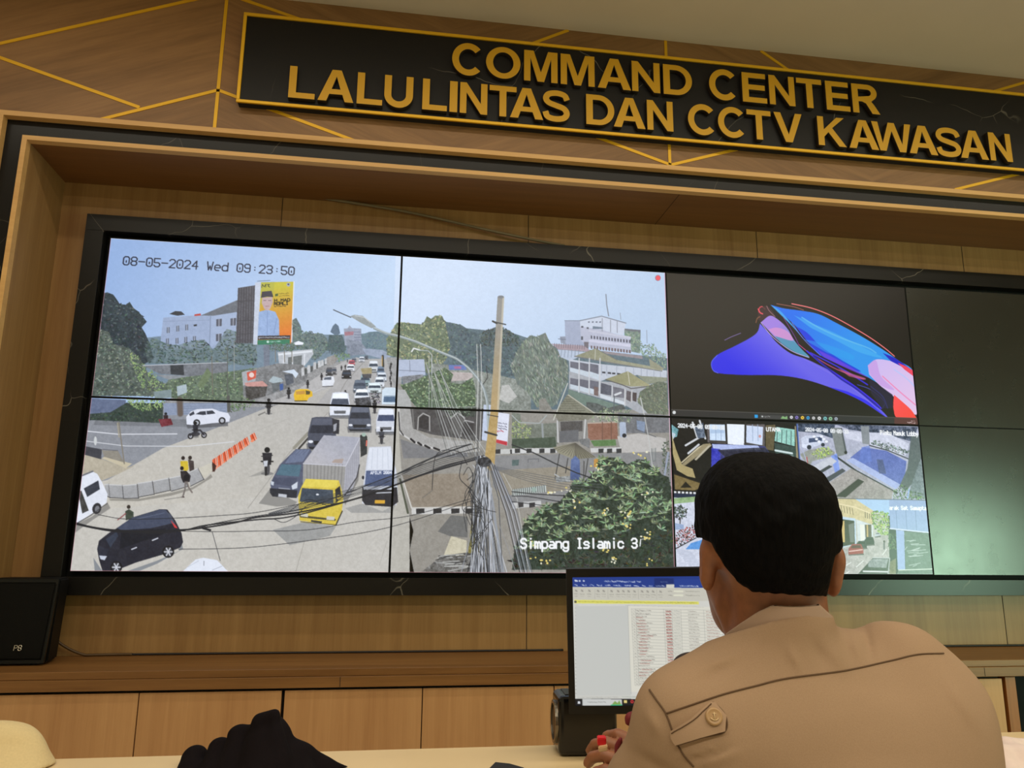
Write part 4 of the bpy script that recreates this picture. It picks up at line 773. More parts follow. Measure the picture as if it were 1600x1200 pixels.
    for i in range(14): x = 515 + i * 23; y = 535 + i * 2.6; P(T(F_, [(x, y - 14), (x + 12, y - 12), (x + 12, y + 12), (x, y + 10)]), (84, 86, 104)); P(T(F_, [(x, y + 65), (x + 13, y + 66), (x + 13, y + 92), (x, y + 88)]), (112, 96, 96))
    P(T(F_, [(500, 570), (828, 612), (828, 590), (500, 552)]), (206, 206, 222), 3); P(T(F_, [(496, 490), (830, 548), (830, 530), (500, 476)]), (196, 198, 214), 3); P(T(F_, [(440, 448), (456, 446), (458, 460), (440, 460)]), (80, 86, 100)); P(T(F_, [(484, 456), (498, 456), (498, 470), (484, 470)]), (80, 86, 100)); P(T(F_, [(440, 528), (454, 528), (454, 556), (440, 556)]), (80, 86, 100)); P(T(F_, [(462, 570), (498, 572), (498, 625), (465, 620)]), (116, 110, 116))
    P(T(F_, [(210, 585), (460, 600), (500, 630), (520, 650), (260, 630)]), (170, 150, 156), 5)
    for i in range(14): Ln(T(F_, [(232 + i * 18, 582 + i * 1.2), (230 + i * 18, 612 + i * 1.2)]), .8, (112, 108, 118))
    P(T(F_, [(255, 630), (480, 650), (420, 690), (350, 720), (280, 690)]), (180, 196, 216), 5)
    for i in range(6): Ln(T(F_, [(290 + i * 26, 632), (280 + i * 28, 690)]), .9, (130, 146, 166))
    P(T(F_, [(600, 640), (920, 680), (920, 705), (640, 665)]), (150, 140, 142), 6)
    P(T(F_, [(345, 705), (600, 745), (1110, 795), (1110, 870), (1000, 860), (880, 830), (640, 860), (590, 880), (350, 800)]), (192, 200, 210), 4)
    P(T(F_, [(345, 800), (600, 880), (980, 900), (1110, 880), (1115, 1120), (900, 1130), (790, 1070), (345, 940)]), (170, 174, 178), 6)
    P(T(F_, [(390, 682), (552, 622), (720, 712), (1085, 780), (1070, 800), (640, 730), (550, 712)]), (146, 146, 118), 6, grad=((166, 166, 138), (930, 545), (1030, 578))); Ln(T(F_, [(390, 684), (552, 712), (720, 742), (1070, 800)]), 1.4, (120, 120, 120)); Ln(T(F_, [(552, 624), (548, 710)]), 1.2, (190, 190, 172)); Ln(T(F_, [(552, 622), (720, 714)]), 1.2, (126, 124, 112)); P(T(F_, [(970, 700), (1090, 780), (1060, 792), (980, 770)]), (150, 150, 124), 5)
    for y0, y1 in ((722, 800), (852, 930)):
        for i, x in enumerate((355, 430, 508)): P(T(F_, [(x, y0 + i * 9), (x + 68, y0 + 12 + i * 9), (x + 68, y1 - 6 + i * 22), (x, y1 - 20 + i * 16)]), (106, 108, 122), 6); P(T(F_, [(x, y1 - 30 + i * 16), (x + 70, y1 - 12 + i * 18), (x + 70, y1 + 22 + i * 22), (x, y1 + 4 + i * 18)]), (196, 210, 218), 4)
    for x in (425, 505, 588): Ln(T(F_, [(x, 700), (x - 4, 980)]), 1.6, (206, 208, 208))
    for i, x in enumerate((600, 640, 718, 788, 850, 910, 955, 1008, 1060)): Ln(T(F_, [(x, 752 + i * 5), (x, 830 + i * 4)]), .8, (150, 160, 178))
    for x in (618, 662, 696, 735): P(T(F_, [(x - 14, 802 + (x - 618) * .1), (x + 12, 804 + (x - 618) * .1), (x + 12, 818 + (x - 618) * .1), (x - 14, 816 + (x - 618) * .1)]), (60, 64, 76))
    P(T(F_, [(595, 890), (680, 915), (676, 990), (592, 975)]), (88, 92, 106), 8); P(T(F_, [(690, 920), (780, 940), (776, 1010), (690, 1000)]), (116, 116, 124), 8); P(T(F_, [(795, 950), (830, 960), (828, 1040), (792, 1020)]), (98, 90, 94), 6); P(T(F_, [(590, 975), (780, 1040), (778, 1064), (588, 1005)]), (206, 216, 220), 3); P(T(F_, [(842, 965), (875, 968), (872, 1040), (842, 1030)]), (82, 72, 72), 6); P(T(F_, [(540, 920), (575, 925), (575, 995), (540, 985)]), (120, 100, 96), 6)
    P(T(F_, [(630, 862), (805, 800), (990, 915), (830, 920), (760, 905)]), (152, 150, 112), 6, grad=((170, 166, 126), (985, 585), (1010, 602))); Ln(T(F_, [(805, 802), (820, 905)]), 1.2, (204, 200, 176)); Ln(T(F_, [(632, 866), (760, 906), (832, 936), (985, 916)]), 1.6, (96, 94, 92)); P(T(F_, [(880, 835), (1110, 850), (1110, 880), (960, 900)]), (146, 152, 124), 6)
    Ln(T(F_, [(782, 940), (782, 1070)]), 1.8, (206, 206, 204)); Ln(T(F_, [(682, 910), (680, 1030)]), 1.6, (200, 202, 202)); Ln(T(F_, [(836, 950), (832, 1040)]), 1.4, (200, 196, 190))
    g = T(F_, [(900, 960), (960, 920), (1040, 880), (1110, 890), (1120, 1140), (960, 1130), (880, 1040)]); P(g, (108, 118, 96), 10); c.leaves(g, 260, [(84, 96, 80), (112, 124, 98), (142, 150, 116)], (1.2, 3), (.6, 1.1), ang=(1.0, .5), seed=57)
    P(T(F_, [(340, 940), (480, 985), (780, 1080), (780, 1100), (560, 1110), (340, 1000)]), (112, 138, 122), 6); P(T(F_, [(480, 1040), (560, 1050), (640, 1080), (620, 1130), (480, 1110)]), (92, 100, 96), 12)
    P(T(F_, [(640, 1090), (760, 1060), (790, 1095), (640, 1130)]), (90, 96, 92), 8); c.leaves(T(F_, [(520, 1130), (640, 1080), (700, 1140), (820, 1130), (840, 1200), (520, 1200)]), 110, [(100, 128, 88), (150, 174, 124), (196, 206, 170)], (1, 2.4), (.6, 1.1), seed=58)
    P(T(F_, [(330, 985), (350, 985), (550, 1130), (520, 1170), (260, 1170), (220, 1150)]), (132, 132, 112), 10)
    for i in range(9): Ln(T(F_, [(320 - i * 10, 1000 + i * 18), (350 + i * 20, 1000 + i * 18)]), .8, (96, 96, 84))
    Ln(T(F_, [(335, 895), (280, 1040), (225, 1180)]), 1.4, (206, 206, 190)); Ln(T(F_, [(340, 985), (550, 1132)]), 1.6, (186, 184, 166)); P(T(F_, [(110, 1020), (160, 1010), (220, 1110), (110, 1120)]), (140, 138, 128), 10)
    Ln(T(F_, [(700, 990), (690, 1180)]), 1.6, (90, 100, 106)); Ln(T(F_, [(705, 985), (750, 968)]), 3.0, (214, 218, 216)); Ln(T(F_, [(905, 1010), (940, 1180)]), 1.6, (196, 198, 190)); Ln(T(F_, [(634, 200), (640, 280), (655, 368)]), 1.6, (128, 136, 150)); Ln(T(F_, [(745, 345), (750, 395)]), .9, (140, 150, 164)); Ln(T(F_, [(952, 480), (955, 580)]), .9, (140, 150, 164))
    # lower right: pavements, fence, kerbs
    P(T(G_, [(100, 30), (180, 30), (200, 170), (300, 230), (590, 260), (590, 330), (380, 320), (240, 280), (120, 200)]), (168, 166, 160), 8); P(T(G_, [(110, 240), (380, 330), (560, 330), (560, 360), (130, 370)]), (126, 126, 126), 5)
    P(T(G_, [(175, 30), (620, 30), (800, 60), (800, 160), (640, 260), (540, 240), (320, 210), (195, 170)]), (82, 80, 80), 8); P(T(G_, [(330, 30), (620, 30), (610, 90), (460, 80)]), (64, 74, 66), 16); c.leaves(T(G_, [(390, 20), (600, 20), (590, 90), (420, 90)]), 90, [(56, 74, 60), (100, 124, 96), (150, 170, 140)], (1, 2), (.5, 1), seed=61)
    P(T(G_, [(235, 100), (265, 80), (300, 90), (300, 180), (235, 165)]), (58, 56, 58), 6); Ln(T(G_, [(225, 175), (230, 95), (262, 68), (305, 88), (306, 185)]), 1.8, (170, 168, 162)); Ln(T(G_, [(450, 100), (492, 62), (540, 100)]), 2.0, (176, 174, 168)); Ln(T(G_, [(515, 222), (518, 130), (545, 115), (600, 128)]), 1.8, (170, 168, 164)); P(T(G_, [(525, 130), (600, 135), (600, 215), (525, 215)]), (62, 60, 62), 5); Ln(T(G_, [(190, 30), (200, 165)]), 2, (120, 118, 114)); P(T(G_, [(450, 110), (492, 75), (538, 108), (510, 220), (450, 200)]), (96, 94, 92), 5)
    P([(638, 745), (1053, 700), (1053, 900), (650, 900), (641, 860), (647, 825), (640, 800)], (154, 148, 134), 6, alpha=.5)
    P(T(G_, [(120, 480), (560, 470), (600, 690), (190, 700)]), (148, 136, 118), 7); Ln(T(G_, [(118, 485), (185, 702), (590, 695)]), 2.2, (206, 202, 190)); Ln(T(G_, [(108, 510), (160, 735)]), 3.2, (84, 90, 70)); P(T(G_, [(185, 705), (590, 698), (590, 738), (185, 745)]), (206, 204, 196), 5)
    for x in (215, 330, 450, 545): P(T(G_, [(x, 706), (x + 56, 704), (x + 56, 736), (x, 740)]), (50, 50, 52), 6)
    Ln(T(G_, [(100, 40), (110, 200), (200, 260), (385, 320)]), 2.6, (206, 204, 198)); Ln(T(G_, [(98, 60), (106, 180), (130, 215)]), 1.8, (50, 50, 54))
    for a, b in (((180, 240), (205, 262)), ((228, 264), (250, 280)), ((275, 284), (305, 300)), ((335, 300), (370, 314))): Ln(T(G_, [a, b]), 3.2, (40, 40, 44))
    P(T(G_, [(740, 310), (1000, 300), (1000, 335), (745, 342)]), (200, 200, 192), 5)
    for x in (745, 845, 915): P(T(G_, [(x, 310), (x + 35, 308), (x + 35, 338), (x, 340)]), (58, 58, 60), 5)
    P([(770, 712), (1053, 706), (1053, 770), (800, 790), (770, 760)], (140, 140, 138), 5); P([(775, 735), (900, 728), (900, 765), (778, 775)], (152, 144, 126), 6)
    P(T(H_, [(0, 20), (60, 30), (60, 110), (320, 90), (320, 240), (0, 260)]), (120, 128, 112), 10); c.leaves(T(H_, [(0, 90), (50, 70), (130, 130), (130, 200), (0, 200)]), 150, [(92, 118, 70), (142, 168, 92), (186, 200, 120)], (1, 2.2), (.6, 1.1), seed=62); P(T(H_, [(0, 205), (300, 190), (310, 265), (0, 268)]), (74, 92, 72), 8)
    Ln(T(H_, [(0, 40), (50, 90), (190, 95), (240, 40)]), 1.6, (166, 176, 170)); Ln(T(H_, [(210, 100), (215, 190)]), 3, (150, 158, 156)); P(T(H_, [(310, 80), (520, 70), (525, 215), (440, 225), (310, 228)]), (140, 138, 132), 6); P(T(H_, [(335, 85), (490, 78), (490, 150), (340, 155)]), (84, 82, 80), 8); P(T(H_, [(330, 150), (462, 140), (462, 222), (330, 230)]), (106, 108, 110), 4); P(T(H_, [(300, 20), (560, 40), (530, 72), (320, 82)]), (126, 124, 108), 8); Ln(T(H_, [(315, 80), (320, 225)]), 2.2, (200, 200, 196)); Ln(T(H_, [(510, 72), (500, 215)]), 2.6, (196, 196, 190))
    P(T(H_, [(525, 95), (730, 85), (738, 205), (530, 212)]), (148, 104, 84), 8); Ln(T(H_, [(528, 95), (730, 88)]), 1.6, (190, 170, 150))
    for x in (628, 690): Ln(T(H_, [(x, 88), (x, 208)]), 1.6, (120, 84, 70))
    P(T(H_, [(545, 215), (720, 208), (724, 250), (570, 256)]), (96, 140, 74), 8); P(T(H_, [(460, 205), (540, 200), (540, 270), (480, 240)]), (120, 122, 120), 12); P(T(H_, [(735, 20), (1090, 40), (1090, 160), (760, 165), (740, 90)]), (116, 118, 120), 10); P(T(H_, [(730, 185), (880, 165), (1070, 200), (1070, 290), (760, 300)]), (190, 186, 178), 5); P(T(H_, [(745, 85), (790, 88), (795, 195), (750, 190)]), (170, 186, 206), 6)
    P(T(H_, [(865, 75), (925, 85), (920, 165), (870, 140)]), (128, 148, 176), 6); c.ell(T(H_, [(780, 180)])[0], 3.4, 3.4, (40, 42, 48)); Ln(T(H_, [(860, 135), (1000, 190)]), 1, (80, 84, 90)); c.leaves(T(H_, [(600, 0), (830, 0), (830, 90), (740, 100), (600, 60)]), 120, [(84, 108, 76), (120, 146, 100), (180, 194, 150)], (1, 2.2), (.6, 1.1), seed=63)
    P(T(H_, [(0, 272), (310, 266), (312, 300), (0, 306)]), (206, 206, 200), 5); P(T(H_, [(545, 268), (760, 262), (760, 292), (548, 298)]), (206, 206, 200), 5)
    for x in (20, 100, 190, 265, 600, 660, 725): P(T(H_, [(x, 272), (x + 36, 270), (x + 36, 300), (x, 303)]), (56, 58, 60), 5)
    c.leaves(T(H_, [(1040, 230), (1090, 215), (1090, 460), (1040, 440)]), 130, [(46, 60, 48), (74, 92, 70), (110, 124, 96)], (1, 2.2), (.6, 1.1), seed=64); Ln(T(H_, [(1085, 300), (1060, 460)]), 3, (150, 160, 180)); P(T(H_, [(970, 270), (998, 268), (996, 355), (975, 360)]), (150, 156, 150), alpha=.4); Ln(T(H_, [(970, 270), (975, 360), (996, 355), (998, 268)]), .9, (110, 118, 116)); Ln(T(H_, [(912, 0), (955, 230), (975, 400)]), 1.2, (196, 198, 190))
    P(T(H_, [(0, 350), (50, 348), (45, 388), (0, 392)]), (86, 110, 106), 6); Ln(T(H_, [(112, 368), (112, 345), (185, 342), (185, 362)]), .8, (90, 94, 98)); P(T(H_, [(0, 555), (235, 525), (240, 572), (0, 600)]), (186, 196, 186), 5)
    for i in range(16): Ln(T(H_, [(5 + i * 14.5, 556 - i * 1.9), (7 + i * 14.5, 596 - i * 1.7)]), 1.2, (70, 78, 74))
    c.ell(T(H_, [(152, 556)])[0], 4, 4, (150, 176, 160)); P(T(H_, [(0, 648), (200, 632), (205, 668), (0, 690)]), (196, 196, 190), 5); 
    for x in (40, 120): P(T(H_, [(x, 648), (x + 40, 644), (x + 40, 676), (x, 682)]), (60, 60, 62), 5)
    # pavilion
    for a, b in (((330, 305), (300, 480)), ((388, 340), (372, 440)), ((528, 340), (508, 470)), ((500, 360), (498, 480))): Ln(T(H_, [a, b]), 1.6, (76, 76, 74))
    P(T(H_, [(285, 262), (440, 230), (430, 345), (330, 305)]), (150, 146, 122), 4); P(T(H_, [(440, 230), (585, 332), (430, 346)]), (132, 128, 106), 4)
    for i in range(9): Ln(T(H_, [(440, 232), (300 + i * 18, 272 + i * 9)]), .8, (96, 92, 80))
    for i in range(8): Ln(T(H_, [(440, 232), (448 + i * 18, 344 - i * 2)]), .8, (92, 88, 78))
    P(T(H_, [(410, 350), (440, 320), (470, 350), (475, 490), (440, 498), (402, 488)]), (92, 118, 176), 8, grad=((66, 88, 140), (895, 715), (905, 750))); Ln(T(H_, [(298, 450), (350, 480)]), 2, (176, 180, 176)); P(T(H_, [(300, 470), (405, 460), (405, 500), (310, 505)]), (150, 154, 150), 22)
    P(T(H_, [(570, 345), (605, 335), (600, 400), (568, 400)]), (206, 150, 70), 6)
    # sign on the pole, curved lamp, pole
    P(T(G_, [(668, 10), (720, 12), (718, 260), (655, 245)]), (190, 204, 226), 6); P(T(G_, [(758, 60), (840, 72), (826, 285), (742, 262)]), (222, 226, 238), 4); P(T(G_, [(745, 240), (826, 258), (824, 284), (742, 262)]), (206, 60, 70), 6)
    for i, y in enumerate((130, 150, 168)): c.squig(T(G_, [(762, y)])[0], T(G_, [(822, y + 8)])[0], 2.0, (110, 110, 130), seed=i)
    c.squig(T(G_, [(758, 186)])[0], T(G_, [(800, 190)])[0], 2.4, (190, 60, 70), seed=5)
    Ln(T(B_, [(605, 532), (650, 552), (720, 582)]), 1.6, (74, 82, 92)); P(T(B_, [(715, 575), (745, 565), (800, 572), (850, 610), (890, 645), (860, 655), (790, 620)]), (150, 160, 158), 6); Ln(T(B_, [(750, 572), (810, 582), (850, 615)]), 1.0, (206, 212, 210))
    arm = [(585, 513), (604, 521), (622, 525), (650, 534), (690, 551), (714, 561), (733, 576), (747, 592), (756, 608), (761, 628), (763, 660), (764, 700)]
    Ln(curve_pts([(x, y, 0) for x, y in arm], 5) and [tuple(p[:2]) for p in curve_pts([(x, y, 0) for x, y in arm], 5)], 4.0, (140, 156, 156)); Ln([(x - .6, y - 1.0) for x, y in arm], 1.3, (190, 202, 198))
    for x in (747, 750, 753): Ln([(x - 2, 538), (x, 600), (x - 4, 712)], 1.0, (206, 206, 198) if x != 750 else (90, 92, 92))
    c.line([(755, 600), (762, 590), (760, 572)], 1.2, (60, 62, 64))
    for i in range(11): Ln([(664 + i * 2.2, 560 + (i % 4) * 8), (680 + i * 3.6, 640), (700 + i * 6.2, 712)], .9, (186, 190, 182) if i % 3 else (112, 116, 110))
    P([(777.5, 464), (787.5, 464), (779, 640), (766.5, 640)], (150, 148, 140), 4, grad=((186, 160, 112), (782, 500), (773, 620))); P([(785, 464), (788, 464), (780, 640), (776.5, 640)], (206, 196, 170), alpha=.7); c.ell((782.5, 464), 5, 2.4, (128, 132, 134)); Ln([(772, 503), (790, 507)], 2, (70, 74, 76)); Ln([(770, 502), (776, 505)], 3, (60, 64, 66))
    P([(766.5, 640), (779, 640), (772, 735), (755, 735)], (186, 156, 96), 8); Ln([(762, 648), (778, 651)], 1.4, (70, 66, 60)); Ln([(758, 675), (776, 680)], 3, (60, 58, 56))
    P([(741, 780), (754, 780), (748, 895), (728, 895)], (86, 80, 58), 14); P([(736, 820), (748, 815), (746, 872), (730, 878)], (142, 132, 70), 14)
    # sheets of wire and stacked planks at the foot
    P(T(G_, [(450, 890), (555, 920), (550, 1030), (400, 1020)]), (206, 198, 168), 8); P(T(G_, [(360, 860), (450, 750), (560, 760), (560, 900), (440, 890)]), (112, 112, 108), 5); P(T(G_, [(250, 1130), (380, 1030), (760, 1000), (800, 1140)]), (112, 110, 104), 22)
    rs = np.random.RandomState(9)
    for i in range(26): x = rs.uniform(330, 520); y = rs.uniform(1010, 1130); Ln(T(G_, [(x, y), (x + rs.uniform(60, 160), y - rs.uniform(-6, 26))]), 1.1, (190, 190, 182) if i % 2 else (60, 60, 60))
    # frangipani with pointed leaves and yellow flowers
    g = T(H_, [(600, 345), (680, 332), (740, 335), (800, 380), (880, 345), (930, 350), (970, 400), (1010, 405), (1040, 450), (1090, 470), (1112, 600), (1125, 1112), (0, 1112), (20, 960), (60, 850), (95, 770), (150, 740), (200, 690), (260, 660), (330, 640), (400, 560), (420, 505), (500, 500), (590, 420)])
    P(g, (50, 66, 52), 16); c.leaves(g, 600, [(26, 40, 34), (40, 56, 44), (56, 74, 54)], (2.5, 5.5), (.8, 1.5), seed=70)
    rs = np.random.RandomState(17); q = np.array(g); lo, hi = q.min(0), q.max(0); nx = np.roll(q, -1, 0); cl = 0
    while cl < 260:
        p = lo + rs.rand(2) * (hi - lo); ins = (((q[:, 1] > p[1]) != (nx[:, 1] > p[1])) & (p[0] < q[:, 0] + (p[1] - q[:, 1]) * (nx[:, 0] - q[:, 0]) / (nx[:, 1] - q[:, 1] + 1e-9))).sum() % 2
        if not ins: continue
        cl += 1; dark = (p[1] > 835 and p[0] > 880) or p[1] > 862
        for j in range(rs.randint(6, 11)):
            a = rs.uniform(-3.4, .3); L = rs.uniform(5, 11); wv = rs.uniform(.5, 1.25) * (1 - .2 * dark); tip = p + L * np.array([math.cos(a), math.sin(a)]) * (1, .9); e = np.array([-math.sin(a), math.cos(a)]) * 1.25; mid = (p * .45 + tip * .55)
            col = np.array((128, 158, 104)) * wv * (.5 if dark else 1) + rs.normal(0, 10, 3)
            P([p, mid + e, tip, mid - e], col); 
            if rs.rand() < .6: Ln([p, tip], .55, np.minimum(col + 50, 235))
    for x, y, n in ((440, 650, 6), (270, 585, 6), (390, 550, 5), (650, 710, 8), (805, 720, 9), (800, 805, 6), (940, 585, 6), (925, 890, 9), (955, 850, 4), (650, 960, 10), (700, 1050, 8), (160, 930, 5), (225, 1040, 6), (165, 1030, 2), (590, 400, 6), (950, 1045, 4), (850, 320, 3), (925, 330, 3)):
        for j in range(n): c.ell((T(H_, [(x, y)])[0][0] + rs.normal(0, 4), T(H_, [(x, y)])[0][1] + rs.normal(0, 3.6)), rs.uniform(1.1, 2.0), rs.uniform(1, 1.8), (236, 212, 110) if rs.rand() < .6 else (236, 232, 196))
    Ln(T(H_, [(0, 245), (150, 300), (300, 375), (450, 440), (600, 492)]), 1.8, (46, 50, 54))
    # ---- cables across the picture
    K = (36, 38, 44)
    def cab(pts, wd, col=K): Ln([tuple(p[:2]) for p in curve_pts([(x, y, 0) for x, y in pts], 6)], wd, col)
    cab(T(C_, [(72, 822), (200, 850), (350, 872), (600, 880), (780, 862), (920, 830), (1240, 795)]) + [(450, 808), (520, 790), (600, 765), (690, 730), (756, 712)], 2.2)
    cab(T(C_, [(72, 815), (180, 842), (330, 862), (560, 870), (720, 862), (860, 852), (1100, 815), (1240, 780)]) + [(470, 800), (560, 778), (660, 742), (750, 716)], 2.6)
    cab(T(C_, [(700, 872), (860, 850), (980, 818), (1240, 772)]) + [(480, 793), (600, 748), (690, 716), (745, 700)], 1.4); cab(T(C_, [(220, 762), (400, 790), (700, 785), (1000, 768), (1240, 748)]) + [(480, 785), (568, 768), (640, 735), (700, 702), (738, 694)], .9)
    cab(T(C_, [(740, 985), (1000, 982), (1240, 970)]) + [(480, 845), (570, 832), (640, 815), (738, 782)], .9); cab(T(C_, [(720, 868), (1000, 872), (1240, 868)]) + [(480, 828), (560, 815), (640, 806), (740, 778)], .9); Ln(T(C_, [(958, 872), (985, 970), (1010, 1060)]), .9, (70, 72, 74)); Ln(T(C_, [(900, 850), (945, 862)]), 3.4, K)
    for i in range(6): cab([(420, 806 - i * .8), (500, 790 - i * 2.4), (600, 760 - i * 2.2), (690, 731 - i * 3), (750, 716 - i * 2)], .8, (58, 62, 68))
    cab(T(D_, [(200, 790), (260, 812), (330, 780), (420, 700), (520, 690), (600, 690), (780, 650)]), .9); cab(T(D_, [(300, 740), (420, 665), (560, 700), (700, 600)]), .8)
    cab([(622, 740), (660, 722), (700, 706), (735, 694)], 2.2, (44, 48, 54)); cab([(675, 765), (678, 725), (684, 708), (700, 703), (720, 708), (730, 726)], 1.0); cab([(722, 720), (718, 745), (728, 758), (738, 766)], 1.0); cab([(724, 742), (732, 730), (738, 742), (730, 750)], .9); Ln([(676, 766), (660, 778)], 1, (110, 108, 100))
    for i in range(60):                                           # the tangle of wires round the pole
        x = rs.normal(757, 9); Ln([(rs.normal(752, 6), rs.uniform(712, 735)), (x, rs.uniform(760, 800)), (x + rs.normal(2, 11), 894)], rs.uniform(.8, 1.5), [(40, 42, 46), (84, 88, 92), (150, 156, 162), (200, 204, 208)][rs.randint(4)])
    for i in range(14): cab([(rs.normal(748, 7), rs.uniform(720, 850)), (rs.normal(738, 8), rs.uniform(760, 860)), (rs.normal(752, 10), rs.uniform(780, 880))], .9, (44, 46, 50))
    for i in range(9): Ln([(762 + i * 1.8, 715 + i * 2), (790 + i * 2.2, 800), (812 + i * 2.4, 894)], 1.1, [(56, 58, 64), (170, 176, 186), (110, 114, 122)][i % 3])
    Ln([(786, 740), (808, 780), (826, 894)], .8, (200, 200, 190)); Ln([(780, 820), (795, 860), (806, 894)], .9, (150, 150, 150)); c.ell((757, 722), 11, 8, (56, 58, 62), tex=20)
    for a in range(5): cab([(770, 728 + a), (820, 738 + a * 3), (880, 748 + a * 4), (940, 752 + a * 5)], .7, (90, 94, 98))
    cab(T(H_, [(0, 570), (150, 585), (380, 600)]), 1.4); cab(T(H_, [(0, 600), (120, 605), (330, 640)]), 1.2); cab(T(H_, [(0, 640), (90, 650), (230, 668)]), 1.0)
    # ---- the camera's own flat, hazy colour
    g_ = c.a.mean(2, keepdims=True); c.a = (g_ + (c.a - g_) * np.where(c.a[..., 1:2] > c.a[..., 0:1], .72, .90)) * np.array((.985, .995, 1.03), np.float32)
    # ---- writing laid over the picture, recording dot, pinkish rim
    c.text('08-05-2024 Wed 09:23:50', (191, 413.5), (461, 430), 13.5, 2.6, (226, 234, 246), alpha=.35); c.text('08-05-2024 Wed 09:23:50', (191, 413.5), (461, 430), 13.5, 2.0, (24, 34, 62))
    c.text('Simpang Islamic 3', (813, 856.5), (997, 856), 14.5, 3.0, (244, 246, 250)); Ln([(1001, 843), (1000, 853)], 1.6, (240, 244, 246)); Ln([(1001, 843), (1006, 842)], 1.6, (200, 204, 206), alpha=.7)
    c.ell((1028, 434.3), 4.6, 4.8, (150, 130, 150)); c.ell((1028.3, 434.3), 3.7, 3.9, (236, 84, 98))
    a = c.a; a[:, :3] = a[:, :3] * .25 + np.array((226, 160, 176)) * .75; a[:, -3:] = a[:, -3:] * .3 + np.array((214, 160, 176)) * .7; a[-3:] = a[-3:] * .25 + np.array((226, 166, 176)) * .75; a[:3] = a[:3] * .3 + np.array((240, 240, 252)) * .7
    return c

